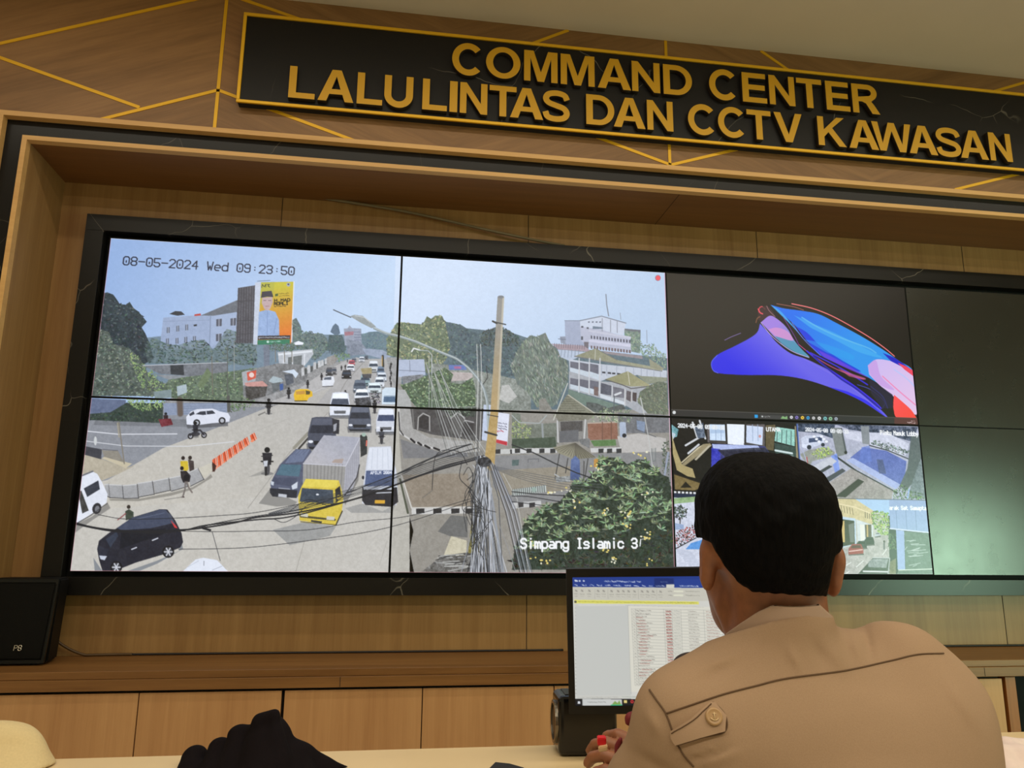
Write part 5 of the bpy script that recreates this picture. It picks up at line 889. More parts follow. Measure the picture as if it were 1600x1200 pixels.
def paint_desktop():
    c = Canvas((2 * SW, 0, SZ1), (1, 0, 0), (0, 0, -1), SW, SH, .0022)
    T = lambda pts: [(1030 + x / 3.81, 420 + y / 3.81) for x, y in pts]
    S = lambda pts, n=5: [tuple(p[:2]) for p in curve_pts([(x, y, 0) for x, y in T(pts)], n)]
    P, Ln = c.poly, c.line
    P([(1000, 400), (1500, 420), (1500, 700), (1000, 700)], (24, 20, 17), 0)
    P(S([(600, 325), (585, 375), (540, 412), (450, 460), (350, 510), (312, 555), (318, 600), (350, 621), (500, 632), (700, 634), (850, 655), (1000, 700), (1150, 760), (1250, 815), (1365, 890), (1260, 780), (1150, 690), (1050, 625), (950, 572), (870, 535), (780, 502), (700, 440), (650, 380)]), (104, 98, 232), grad=((36, 34, 226), (1205, 530), (1160, 585)))
    P(S([(1000, 700), (1150, 760), (1250, 815), (1365, 890), (1260, 800), (1120, 730)]), (50, 44, 236))
    Ln(S([(345, 515), (312, 555), (318, 600), (350, 621)]), 1.0, (96, 112, 240)); Ln(S([(860, 535), (960, 590), (1100, 670), (1230, 775), (1360, 886)]), .9, (130, 116, 230))
    P(S([(606, 318), (655, 280), (690, 290), (750, 340), (800, 410), (840, 470), (895, 528), (820, 500), (740, 450), (680, 400)]), (160, 128, 224), grad=((92, 156, 190), (1210, 510), (1245, 555)))
    P(S([(650, 360), (700, 350), (760, 370), (800, 420), (770, 425), (690, 400)]), (216, 146, 206), alpha=.8); P(S([(690, 400), (770, 425), (810, 440), (880, 520), (800, 495), (730, 450)]), (70, 146, 176), alpha=.8)
    Ln(S([(606, 320), (660, 390), (730, 450), (800, 495), (890, 528)]), 1.1, (190, 170, 220))
    P(S([(640, 222), (662, 220), (730, 290), (800, 380), (830, 440), (900, 500), (1000, 590), (1200, 690), (1300, 800), (1320, 840), (1200, 730), (1050, 620), (930, 545), (850, 480), (800, 420), (760, 350), (700, 290)]), (14, 12, 22))
    P(S([(662, 214), (740, 235), (850, 250), (950, 270), (1050, 320), (1200, 400), (1330, 480), (1430, 550), (1512, 610), (1530, 760), (1400, 740), (1250, 650), (1100, 580), (960, 515), (880, 430), (810, 340), (740, 275)]), (22, 110, 236), grad=((46, 150, 236), (1240, 495), (1330, 560)))
    P(S([(810, 340), (880, 380), (960, 460), (1080, 540), (1200, 610), (1120, 590), (960, 515), (880, 430)]), (26, 40, 214), alpha=.8); P(S([(940, 480), (1060, 540), (1200, 620), (1250, 650), (1100, 585), (980, 525)]), (110, 60, 220), alpha=.8)
    P(S([(800, 275), (900, 320), (1040, 380), (1200, 460), (1330, 530), (1200, 500), (1060, 430), (900, 350)]), (70, 176, 240), alpha=.65); P(S([(860, 420), (960, 440), (1080, 480), (1160, 520), (1130, 540), (1000, 500)]), (40, 160, 236), alpha=.55)
    Ln(S([(850, 290), (950, 350), (1080, 410), (1240, 470), (1290, 500)]), 2.2, (96, 186, 236), alpha=.8)
    P(S([(662, 214), (720, 250), (790, 330), (860, 420), (800, 350), (730, 280)]), (60, 160, 236))
    P(S([(1242, 575), (1290, 540), (1360, 545), (1440, 570), (1512, 620), (1530, 740), (1530, 870), (1420, 780), (1320, 700), (1250, 630)]), (206, 186, 240), grad=((226, 196, 232), (1370, 570), (1425, 640))); P(S([(1242, 575), (1290, 545), (1320, 640), (1400, 720), (1320, 695), (1255, 630)]), (196, 150, 226), alpha=.7)
    Ln(S([(1330, 640), (1430, 730), (1525, 810)]), 2, (236, 140, 190)); Ln(S([(1400, 600), (1470, 650), (1520, 700)]), 2.4, (190, 196, 246))
    P(S([(1330, 500), (1400, 530), (1460, 570), (1512, 612), (1440, 580), (1380, 550)]), (30, 30, 190)); P(T([(1420, 560), (1470, 580), (1512, 606), (1514, 640), (1460, 600)]), (236, 70, 96))
    P(S([(1398, 750), (1440, 785), (1500, 840), (1533, 890), (1532, 894), (1420, 890), (1396, 840), (1394, 790)]), (250, 80, 84), grad=((246, 70, 60), (1400, 622), (1425, 652)))
    for i, (q, col, wd) in enumerate((([(790, 208), (900, 232), (1000, 268), (1100, 318), (1240, 400), (1340, 470), (1400, 520)], (236, 120, 124), 1.6), ([(700, 208), (800, 226), (860, 246)], (150, 90, 80), 1.2), ([(830, 450), (920, 520), (1060, 600), (1200, 650), (1220, 655)], (190, 70, 130), 1.2),
        ([(880, 490), (1000, 590), (1150, 690), (1280, 790), (1320, 830)], (60, 40, 226), 2.4), ([(900, 500), (1020, 560), (1130, 620), (1240, 690)], (54, 40, 210), 2.2), ([(920, 520), (1060, 640), (1180, 720), (1300, 820)], (30, 24, 160), 2.6), ([(1180, 690), (1260, 720), (1340, 790), (1330, 830)], (70, 80, 190), 1.0), ([(790, 320), (830, 380), (880, 440), (960, 515)], (110, 130, 240), 1.0), ([(740, 290), (800, 390), (830, 450)], (120, 60, 150), 1.0))):
        Ln(S(q), wd, col)
    P(S([(1060, 590), (1150, 625), (1225, 650), (1215, 660), (1130, 640)]), (206, 96, 150), alpha=.7)
    P(T([(1250, 650), (1390, 750), (1390, 830), (1330, 830), (1260, 740)]), (34, 30, 60), alpha=.8); Ln(S([(1260, 700), (1330, 760), (1360, 830)]), 1.6, (50, 50, 130), alpha=.6)
    Ln(S([(592, 260), (596, 235), (612, 225), (630, 240)]), 1.6, (206, 70, 84)); P(S([(585, 300), (592, 250), (620, 225), (650, 225), (690, 280), (650, 280), (605, 312)]), (66, 40, 46), alpha=.8); Ln(S([(590, 240), (600, 260), (615, 268)]), 2, (226, 80, 96)); Ln(S([(576, 320), (584, 295), (600, 285)]), 1.4, (130, 84, 60)); Ln(S([(640, 222), (655, 250), (690, 285)]), 1.0, (150, 110, 120))
    Ln(S([(390, 425), (430, 405), (485, 383)]), .9, (130, 110, 180))
    P(T([(40, 836), (1540, 888), (1545, 940), (40, 885)]), (44, 44, 46)); Ln(T([(66, 838), (1535, 890)]), .8, (92, 90, 88)); P(T([(1400, 886), (1540, 890), (1540, 938), (1400, 934)]), (120, 52, 48), alpha=.55)
    c.ell(T([(89, 855)])[0], 2.6, 2.7, (214, 218, 220)); c.squig(T([(68, 893)])[0], T([(138, 897)])[0], 2.2, (226, 226, 226), seed=2); c.squig(T([(1500, 906)])[0], T([(1522, 907)])[0], 1.2, (226, 206, 206), seed=3); c.squig(T([(1478, 916)])[0], T([(1524, 918)])[0], 1.4, (236, 216, 216), seed=4)
    P(T([(602, 868), (764, 874), (764, 896), (602, 890)]), (64, 64, 66)); c.ell(T([(614, 879)])[0], 1.3, 1.3, (200, 204, 206)); c.squig(T([(628, 880)])[0], T([(658, 881)])[0], 1.5, (170, 172, 174), seed=5); P(T([(722, 892), (736, 876), (748, 884), (762, 876), (764, 895)]), (130, 176, 120)); P(T([(568, 868), (587, 869), (587, 888), (568, 887)]), (40, 156, 226))
    for x, col, r in ((787, (226, 226, 230), 2.4), (819, (130, 116, 190), 2.6), (853, (240, 200, 70), 2.6), (886, (60, 160, 220), 2.6), (919, (216, 216, 218), 2.4), (953, (230, 230, 230), 2.7), (988, (120, 190, 190), 2.9), (1020, (140, 190, 150), 2.9), (1053, (170, 180, 196), 2.6)): c.ell(T([(x, 884 + (x - 787) * .035)])[0], r, r, col); c.ell(T([(x, 884 + (x - 787) * .035)])[0], r * .4, r * .4, flip(col, .5))
    return c

def paint_quad():
    """four small camera pictures on one screen"""
    c = Canvas((2 * SW, 0, SZ0 + SH), (1, 0, 0), (0, 0, -1), SW, SH, .0022)
    T = lambda pts: [(1030 + x / 3.636, 630 + y / 3.636) for x, y in pts]
    P, Ln = c.poly, c.line
    P([(1000, 600), (1500, 600), (1500, 950), (1000, 950)], (30, 32, 40))
    # top left: dark hall seen through a wide lens
    P(T([(55, 85), (780, 110), (800, 520), (70, 510)]), (16, 15, 18), 6); P(T([(70, 120), (110, 150), (100, 190), (70, 200)]), (120, 170, 180), 30); P(T([(60, 160), (95, 175), (75, 215), (62, 210)]), (190, 206, 220))
    for q in ([(190, 110), (215, 190)], [(230, 100), (262, 200)], [(150, 240), (235, 190)], [(165, 285), (225, 235)]): Ln(T(q), 3, (206, 210, 216))
    P(T([(200, 140), (250, 110), (262, 195), (220, 200)]), (96, 110, 130), 30)
    P(T([(270, 120), (600, 120), (600, 250), (275, 222)]), (96, 90, 92), 6); P(T([(285, 120), (372, 122), (378, 215), (288, 212)]), (206, 226, 250), 6); P(T([(385, 118), (486, 122), (484, 240), (388, 232)]), (236, 244, 255), 4); P(T([(496, 126), (590, 135), (586, 240), (494, 222)]), (206, 220, 246), 6); P(T([(290, 150), (370, 150), (370, 170), (290, 172)]), (160, 186, 220), alpha=.7)
    for x in (320, 350, 530, 560): Ln(T([(x, 122), (x + 2, 215)]), 1, (150, 170, 200))
    Ln(T([(378, 110), (384, 230)]), 3, (36, 34, 36)); Ln(T([(490, 110), (488, 240)]), 3, (36, 34, 36)); Ln(T([(290, 216), (378, 220)]), 3, (60, 56, 56)); Ln(T([(486, 232), (590, 245)]), 3, (60, 58, 60)); c.ell(T([(572, 188)])[0], 2, 2.5, (206, 150, 150))
    P(T([(605, 125), (660, 122), (650, 270), (605, 262)]), (96, 86, 62), 6); P(T([(665, 135), (770, 150), (770, 245), (655, 215)]), (150, 206, 196), 14); 
    for i in range(4): Ln(T([(672 + i * 26, 150 + i * 3), (668 + i * 27, 222 + i * 6)]), 1.2, (70, 90, 92))
    P(T([(655, 225), (775, 250), (780, 330), (660, 300)]), (52, 72, 70), 8); Ln(T([(660, 268), (755, 285)]), 3, (206, 224, 226)); Ln(T([(680, 290), (760, 300)]), 2.2, (120, 140, 140)); P(T([(770, 130), (782, 130), (795, 330), (780, 330)]), (150, 140, 110))
    P(T([(300, 230), (600, 245), (640, 300), (560, 350), (300, 380)]), (60, 62, 130), 14); P(T([(300, 232), (560, 240), (580, 265), (310, 270)]), (176, 190, 236), 8); P(T([(296, 255), (345, 260), (350, 370), (296, 380)]), (54, 60, 190), 14, alpha=.9); P(T([(330, 265), (600, 250), (640, 300), (400, 330)]), (30, 30, 46), 14, alpha=.8)
    P(T([(250, 232), (290, 228), (298, 240), (150, 352), (108, 366)]), (150, 140, 112), 5); P(T([(280, 240), (296, 240), (210, 325), (200, 320)]), (186, 180, 160)); P(T([(220, 250), (250, 235), (130, 340), (120, 340)]), (206, 196, 166))
    P(T([(72, 180), (95, 260), (130, 350), (190, 372), (206, 425), (160, 415), (100, 380), (78, 290)]), (170, 156, 112), 5); P(T([(85, 405), (210, 440), (260, 470), (200, 496), (90, 490)]), (120, 104, 66), 8); P(T([(120, 480), (150, 445), (185, 480)]), (30, 26, 22)); Ln(T([(85, 400), (230, 450)]), 2, (30, 26, 24)); Ln(T([(62, 125), (75, 420), (80, 500)]), 1.6, (60, 70, 180))
    c.text('2024-05-08 09:09:33', T([(106, 136)])[0], T([(372, 150)])[0], 5.4, 1.4, (236, 240, 244)); c.text('UTAMA', T([(608, 158)])[0], T([(690, 160)])[0], 5.4, 1.4, (240, 244, 246))
    # top right: forecourt with pillars
    P(T([(785, 120), (1470, 130), (1512, 552), (800, 540)]), (176, 180, 202), 10); P(T([(785, 115), (1000, 120), (985, 200), (900, 170), (790, 160)]), (60, 72, 96), 30); P(T([(1000, 120), (1470, 135), (1440, 220), (1300, 180), (1080, 150)]), (76, 84, 110), 34)
    P(T([(1050, 160), (1300, 170), (1420, 230), (1400, 300), (1150, 220), (1060, 200)]), (206, 210, 230), 10); P(T([(805, 200), (830, 185), (930, 180), (940, 225), (850, 262), (812, 250)]), (206, 214, 236), 14); P(T([(850, 200), (925, 190), (925, 215), (850, 225)]), (70, 84, 120), 12); c.ell(T([(852, 250)])[0], 3.6, 3.6, (40, 44, 60)); c.ell(T([(930, 236)])[0], 3, 3, (40, 44, 60))
    for i in range(6): c.ell(T([(880 + i * 14, 190 + (i % 3) * 14)])[0], 2.5, 2, (236, 240, 250))
    P(T([(800, 290), (850, 265), (960, 250), (1000, 280), (990, 300), (870, 330), (850, 365)]), (150, 154, 150), 10); c.leaves(T([(866, 290), (900, 255), (960, 250), (985, 280), (940, 310), (890, 315)]), 120, [(90, 120, 60), (150, 180, 90), (200, 220, 130)], (1, 2.2), (.6, 1.1), seed=81)
    P(T([(975, 140), (1035, 140), (1065, 290), (1010, 305)]), (124, 130, 132), 5); P(T([(1030, 140), (1038, 140), (1068, 285), (1058, 290)]), (80, 86, 90)); P(T([(1145, 130), (1192, 130), (1196, 235), (1155, 230)]), (136, 142, 150), 5); c.ell(T([(1060, 280)])[0], 2.4, 2.6, (30, 30, 34))
    c.leaves(T([(1200, 205), (1300, 225), (1420, 270), (1412, 300), (1290, 260), (1200, 230)]), 150, [(34, 44, 48), (70, 84, 80), (150, 164, 160)], (1, 2), (.6, 1.1), seed=82); Ln(T([(1195, 240), (1300, 268), (1420, 318)]), 1.6, (52, 54, 60))
    P(T([(1085, 310), (1160, 250), (1290, 270), (1405, 330), (1390, 470), (1330, 470)]), (96, 112, 186), 8); P(T([(1150, 250), (1195, 240), (1210, 330), (1130, 350)]), (100, 124, 206), 6, alpha=.7); P(T([(1065, 325), (1100, 310), (1370, 462), (1345, 490)]), (170, 184, 230), 6); P(T([(1235, 320), (1270, 320), (1290, 400), (1250, 400)]), (70, 76, 110), 10, alpha=.6)
    Ln(T([(1000, 300), (1120, 385), (1350, 510)]), 3.0, (44, 46, 54)); P(T([(975, 300), (1010, 285), (1030, 400), (1005, 420)]), (120, 150, 240), 8, alpha=.8)
    P(T([(850, 370), (975, 305), (1010, 330), (900, 410)]), (196, 200, 214), 6); P(T([(885, 400), (965, 352), (985, 360), (905, 408)]), (54, 56, 66)); P(T([(920, 440), (1040, 370), (1060, 385), (960, 450)]), (70, 72, 84)); P(T([(950, 460), (1090, 370), (1330, 500), (1320, 545), (980, 540)]), (158, 152, 152), 14); P(T([(1000, 530), (1130, 430), (1165, 445), (1060, 535)]), (52, 50, 48), 4)
    Ln(T([(790, 340), (850, 362), (905, 408)]), 1.4, (60, 62, 72)); Ln(T([(808, 250), (850, 360)]), 1.4, (170, 180, 210))
    P(T([(1430, 190), (1480, 180), (1490, 300), (1470, 420), (1400, 500), (1365, 470), (1410, 370)]), (90, 100, 104), 6); P(T([(1480, 330), (1515, 330), (1515, 545), (1450, 540), (1420, 500)]), (120, 132, 140), 16); c.leaves(T([(1330, 500), (1380, 460), (1440, 500), (1505, 520), (1510, 550), (1330, 545)]), 150, [(36, 54, 40), (70, 100, 64), (120, 150, 100)], (1, 2.2), (.6, 1.1), seed=83); Ln(T([(1410, 540), (1420, 490)]), 2, (150, 180, 230))
    c.text('2024-05-08 09:09:33', T([(830, 158)])[0], T([(1076, 172)])[0], 5, 1.3, (236, 240, 246)); c.text('Pintu Masuk Lobby', T([(1256, 178)])[0], T([(1472, 186)])[0], 6, 1.5, (244, 246, 250))
    P(T([(775, 115), (784, 115), (800, 330), (792, 335)]), (36, 48, 76)); Ln(T([(784, 120), (800, 330)]), 1.6, (90, 116, 190))
    # bottom left: garden corner
    P(T([(75, 515), (970, 540), (980, 985), (90, 980)]), (206, 212, 230), 10); P(T([(240, 520), (970, 540), (970, 640), (500, 700), (240, 640)]), (120, 140, 120), 16); P(T([(75, 510), (240, 520), (240, 545), (78, 535)]), (34, 44, 70)); 
    for i in range(7): P(T([(84 + i * 22, 500 + i), (98 + i * 22, 500 + i), (98 + i * 22, 511 + i), (84 + i * 22, 511 + i)]), (226, 230, 236))
    P(T([(82, 540), (210, 530), (210, 560), (84, 572)]), (146, 176, 130), 14); c.leaves(T([(84, 590), (120, 575), (160, 600), (155, 650), (110, 665), (84, 640)]), 130, [(24, 30, 30), (44, 58, 50), (80, 96, 80)], (1, 2.2), (.7, 1.2), seed=84); Ln(T([(120, 650), (118, 690)]), 1.6, (60, 60, 60)); c.leaves(T([(86, 760), (100, 720), (160, 700), (205, 690), (205, 760), (110, 820), (90, 815)]), 150, [(40, 30, 34), (120, 50, 50), (180, 110, 110), (30, 34, 34)], (1, 2.2), (.7, 1.2), seed=85); P(T([(85, 680), (140, 690), (140, 715), (88, 720)]), (150, 170, 206), 10)
    P(T([(180, 795), (260, 770), (260, 830), (150, 830)]), (90, 150, 220), 10); Ln(T([(90, 828), (210, 765)]), 1.4, (30, 30, 34))
    for i in range(14): Ln(T([(95 + i * 8, 830 + i * 10), (180 + i * 6, 845 + i * 8)]), .8, (176, 184, 206))
    P(T([(840, 300), (846, 340), (842, 345), (835, 310)]), (180, 80, 80))
    # bottom right: lane beside a building
    P(T([(968, 540), (1300, 545), (1310, 985), (980, 985)]), (190, 190, 186), 8); P(T([(1100, 540), (1310, 548), (1310, 640), (1215, 610)]), (170, 200, 236), 3); P(T([(968, 540), (1110, 542), (1215, 610), (1215, 690), (1120, 660), (975, 630)]), (206, 192, 150), 8)
    for i in range(8): Ln(T([(985 + i * 16, 570 + i * 4), (990 + i * 16, 605 + i * 4)]), 1.1, (130, 116, 90))
    for i in range(4): Ln(T([(1170 + i * 12, 612 + i * 7), (1172 + i * 12, 650 + i * 3)]), 1.2, (110, 100, 84))
    Ln(T([(985, 565), (1110, 590), (1210, 630)]), 1.6, (230, 216, 180)); P(T([(978, 635), (1115, 655), (1120, 800), (1005, 830), (985, 700)]), (190, 210, 230), 5); P(T([(1010, 655), (1108, 668), (1112, 800), (1015, 820)]), (52, 48, 40), 6); P(T([(1036, 670), (1052, 668), (1055, 790), (1042, 790)]), (206, 176, 110)); P(T([(1075, 690), (1106, 680), (1108, 790), (1085, 790)]), (110, 112, 110)); P(T([(1120, 660), (1215, 695), (1215, 770), (1130, 790)]), (206, 214, 220), 5); P(T([(1140, 690), (1165, 690), (1168, 775), (1145, 785)]), (226, 226, 220)); P(T([(1168, 690), (1205, 690), (1207, 760), (1172, 765)]), (90, 80, 70), 6); P(T([(1178, 690), (1186, 690), (1188, 760), (1180, 760)]), (196, 170, 110))
    c.leaves(T([(1200, 620), (1240, 610), (1300, 620), (1310, 720), (1260, 750), (1215, 700)]), 230, [(54, 76, 50), (84, 116, 66), (130, 166, 84), (170, 200, 110)], (1, 2.4), (.7, 1.2), seed=86); c.leaves(T([(1235, 720), (1305, 730), (1300, 755), (1240, 752)]), 60, [(110, 140, 80), (160, 190, 110)], (1, 2), (.6, 1), seed=87)
    P(T([(980, 830), (1120, 810), (1260, 750), (1300, 750), (1310, 985), (1030, 985)]), (176, 172, 172), 14)
    for x0, y0, x1, y1, col in ((1225, 735, 1256, 758, (190, 196, 206)), (1165, 760, 1222, 806, (40, 40, 44)), (1118, 782, 1180, 826, (54, 56, 60)), (1075, 800, 1160, 860, (150, 50, 60))):
        P(T([(x0, y1), (x1, y1 - 8), (x1 + 4, y1 + 2), (x0, y1 + 6)]), (90, 86, 88)); P(T([(x0, y0 + (y1 - y0) * .45), (x0 + (x1 - x0) * .25, y0), (x1 - (x1 - x0) * .15, y0), (x1, y0 + (y1 - y0) * .5), (x1, y1 - 6), (x0, y1)]), col, 8); P(T([(x0 + (x1 - x0) * .25, y0 + (y1 - y0) * .12), (x1 - (x1 - x0) * .2, y0 + (y1 - y0) * .12), (x1 - (x1 - x0) * .15, y0 + (y1 - y0) * .38), (x0 + (x1 - x0) * .18, y0 + (y1 - y0) * .4)]), flip(col, .5))
    Ln(T([(1080, 842), (1155, 832)]), 1.4, (230, 200, 196)); Ln(T([(1278, 785), (1278, 828)]), 2, (70, 66, 80)); c.ell(T([(1278, 785)])[0], 1.6, 1.6, (60, 50, 50)); c.leaves(T([(1295, 740), (1345, 740), (1345, 830), (1305, 830)]), 90, [(50, 66, 50), (90, 112, 84)], (1, 2.2), (.7, 1.1), seed=88)
    for a in (((1030, 940), (1090, 905)), ((1120, 930), (1160, 895)), ((1270, 860), (1292, 830)), ((1050, 975), (1080, 955))): Ln(T(a), 1.2, (226, 226, 226))
    P(T([(1125, 975), (1215, 878), (1312, 880), (1305, 980)]), (52, 52, 54), 10); P(T([(1190, 900), (1215, 884), (1302, 886), (1290, 935), (1185, 932)]), (130, 134, 140), 20); Ln(T([(1160, 955), (1300, 958)]), 2.4, (206, 208, 212)); Ln(T([(1215, 878), (1310, 880), (1300, 975)]), 1.4, (190, 194, 200)); P(T([(1312, 900), (1345, 880), (1345, 985), (1308, 985)]), (110, 104, 80), 14)
    P(T([(1305, 545), (1515, 552), (1530, 735), (1312, 715)]), (150, 170, 212), 4)
    for x in (1345, 1400, 1455): Ln(T([(x, 610), (x + 8, 720)]), .9, (116, 136, 180))
    Ln(T([(1312, 712), (1530, 735)]), 2, (206, 214, 236)); P(T([(1345, 720), (1392, 725), (1398, 950), (1355, 945)]), (152, 170, 216), 4); P(T([(1392, 728), (1530, 738), (1555, 985), (1345, 985), (1360, 948), (1400, 950)]), (92, 108, 104), 8)
    rs = np.random.RandomState(4)
    for i in range(16): x = rs.uniform(1395, 1450); y = rs.uniform(770, 930); Ln(T([(x, y), (x + rs.uniform(10, 80), y - rs.uniform(0, 16))]), .9, (196, 206, 206), alpha=.8)
    Ln(T([(1360, 948), (1550, 942)]), 1.4, (206, 216, 206)); Ln(T([(1000, 976), (1550, 984)]), 1.2, (226, 232, 230)); c.text('arak Sat Samapta', T([(1308, 604)])[0], T([(1520, 606)])[0], 5.2, 1.4, (240, 244, 246))
    P(T([(968, 538), (1512, 548), (1512, 553), (968, 543)]), (70, 70, 80), alpha=.6); a = c.a; a[:, :2] = (60, 66, 110); a[-3:] = a[-3:] * .4 + np.array((220, 226, 226)) * .6; a[:, -2:] = a[:, -2:] * .5 + np.array((170, 180, 176)) * .5
    return c

def paint_document(o, u, v, W, H):
    c = Canvas(o, u, v, W, H, .0011)
    T = lambda pts: [(880 + x / 6.4, 880 + y / 6.4) for x, y in pts]; T2 = lambda pts: [(850 + x / 3.53, 860 + y / 3.53) for x, y in pts]
    P, Ln, sq = c.poly, c.line, c.squig
    P([(850, 850), (1400, 850), (1400, 1150), (850, 1150)], (212, 212, 206), 1)
    P(T([(60, 100), (2600, 100), (2600, 250), (60, 238)]), (36, 62, 140)); P(T([(910, 150), (1105, 150), (1105, 245), (910, 242)]), (28, 48, 112))
    P(T([(1030, 212), (1110, 212), (1110, 260), (1030, 260)]), (214, 214, 206)); P(T([(1115, 160), (2600, 170), (2600, 250), (1115, 246)]), (38, 66, 146)); Ln(T([(120, 172), (140, 178)]), 2.2, (220, 226, 240))
    for x in (125, 165, 205): c.ell(T([(x, 177)])[0], 1.5, 1.3, (200, 210, 232))
    sq(T([(412, 180)])[0], T([(716, 186)])[0], 1.9, (206, 214, 234), seed=1); sq(T([(735, 186)])[0], T([(776, 187)])[0], 1.6, (206, 214, 234), seed=2); sq(T([(975, 187)])[0], T([(1045, 189)])[0], 1.1, (140, 156, 196), seed=3)
    for i, (a, b) in enumerate(((116, 142), (188, 232), (264, 306), (338, 386), (420, 468), (504, 580), (614, 674), (708, 756), (790, 822), (858, 892), (928, 1014), (1165, 1350))): sq(T([(a, 220 + i * .8)])[0], T([(b, 221 + i * .8)])[0], 1.7, (220, 228, 242), seed=10 + i)
    P(T([(86, 238), (2600, 262), (2600, 390), (86, 365)]), (202, 200, 188), 1)
    rs = np.random.RandomState(3)
    for x in (130, 190, 262, 350, 405, 484, 550, 602, 655, 714, 790, 845, 900, 974):
        y = 262 + x * .012; P(T([(x - 14, y), (x + 12, y), (x + 12, y + 24), (x - 14, y + 24)]), (184, 182, 172)); Ln(T([(x - 8, y + 4), (x + 8, y + 18)]), .9, (130, 126, 120)); sq(T([(x - 22, y + 44)])[0], T([(x + 20, y + 45)])[0], 1.1, (134, 132, 124), seed=x); sq(T([(x - 16, y + 66)])[0], T([(x + 14, y + 67)])[0], 1.0, (150, 148, 140), seed=x + 1)
    for x in (318, 448, 752, 935): Ln(T([(x, 255 + x * .01), (x, 350 + x * .01)]), .6, (164, 162, 154))
    for y in (282, 322): sq(T([(1050, y)])[0], T([(1090, y + 1)])[0], 1.1, (120, 118, 112), seed=y); P(T([(1104, y - 10), (1200, y - 9), (1200, y + 8), (1104, y + 7)]), (226, 226, 206)); sq(T([(1225, y)])[0], T([(1365, y + 2)])[0], 1.1, (130, 128, 120), seed=y + 1)
    P(T([(110, 366), (1356, 384), (1356, 412), (110, 402)]), (226, 222, 110)); sq(T([(150, 386)])[0], T([(1335, 398)])[0], 1.3, (150, 146, 76), seed=30); c.ell(T([(123, 386)])[0], 2, 2, (90, 88, 80))
    # ruler, grey desk, page with a table
    P([(898, 944), (904, 944), (905, 1090), (899, 1090)], (206, 206, 200))
    for i in range(24): Ln([(899.5, 950 + i * 5.8), (901, 950 + i * 5.8)], .8, (120, 120, 116))
    P(T2([(175, 308), (462, 306), (480, 800), (178, 802)]), (200, 202, 198)); P(T2([(462, 306), (1500, 318), (1500, 790), (478, 780)]), (222, 220, 208)); Ln(T2([(462, 306), (480, 790)]), .8, (176, 178, 174)); sq(T2([(450, 304)])[0], T2([(880, 312)])[0], .8, (150, 148, 140), seed=44)
    n = 25
    for i in range(n + 1):
        t = i / n; y = 322 + t * 422; xl = 482 + t * 20
        Ln(T2([(xl, y), (xl + 800, y + 14)]), .55, (150, 152, 148))
        if i == n: break
        ym = y + 10
        sq(T2([(xl + 8, ym)])[0], T2([(xl + 16, ym)])[0], 1.1, (110, 108, 106), seed=100 + i)
        L = rs.uniform(50, 110); red = (176, 90, 84)
        sq(T2([(xl + 24, ym)])[0], T2([(xl + 24 + L, ym + 1)])[0], 1.3, (120, 116, 112), seed=200 + i)
        if rs.rand() < .7: a = rs.uniform(24, 50); Ln(T2([(xl + a, ym + 5), (xl + a + L * .6, ym + 6)]), .7, red)
        sq(T2([(xl + 188, ym + 2)])[0], T2([(xl + 218, ym + 2)])[0], 1.5, (110, 80, 78), seed=300 + i); Ln(T2([(xl + 190, ym + 7), (xl + 218, ym + 7.5)]), .8, (186, 84, 80))
        sq(T2([(xl + 228, ym + 3)])[0], T2([(xl + 266, ym + 3)])[0], 1.2, (146, 150, 146), seed=400 + i)
        if i not in (13, 14): L = rs.uniform(40, 62); sq(T2([(xl + 312, ym + 5)])[0], T2([(xl + 312 + L, ym + 5)])[0], 1.2, (124, 120, 116), seed=500 + i)
        sq(T2([(xl + 412, ym + 7)])[0], T2([(xl + 480, ym + 8)])[0], 1.3, (150, 116, 110), seed=600 + i)
    for x in (0, 22, 178, 222, 272, 398, 500): Ln(T2([(482 + x, 322 + x * .018), (502 + x, 744 + x * .018)]), .55, (150, 152, 148))
    P(T2([(178, 800), (1500, 806), (1500, 830), (178, 822)]), (206, 206, 200)); sq(T2([(185, 812)])[0], T2([(410, 810)])[0], 1.0, (150, 150, 146), seed=50); sq(T2([(430, 808)])[0], T2([(640, 812)])[0], 1.0, (120, 146, 130), seed=51)
    P(T2([(170, 818), (1500, 824), (1500, 880), (170, 866)]), (22, 24, 30)); P(T2([(212, 818), (430, 822), (430, 856), (212, 856)]), (206, 208, 206)); sq(T2([(240, 838)])[0], T2([(340, 836)])[0], 1.3, (130, 132, 130), seed=52); P(T2([(372, 852), (392, 830), (405, 842), (416, 826), (426, 852)]), (130, 166, 90)); Ln(T2([(370, 853), (430, 853)]), 1.4, (60, 190, 140))
    P(T2([(186, 832), (200, 832), (200, 846), (186, 846)]), (226, 230, 236)); P(T2([(441, 826), (458, 826), (458, 842), (441, 842)]), (226, 206, 130)); c.ell(T2([(486, 834)])[0], 2.6, 2.6, (206, 50, 56)); c.ell(T2([(486, 834)])[0], 1.1, 1.1, (22, 24, 30)); c.ell(T2([(530, 836)])[0], 2.6, 2.6, (60, 120, 200))
    return c
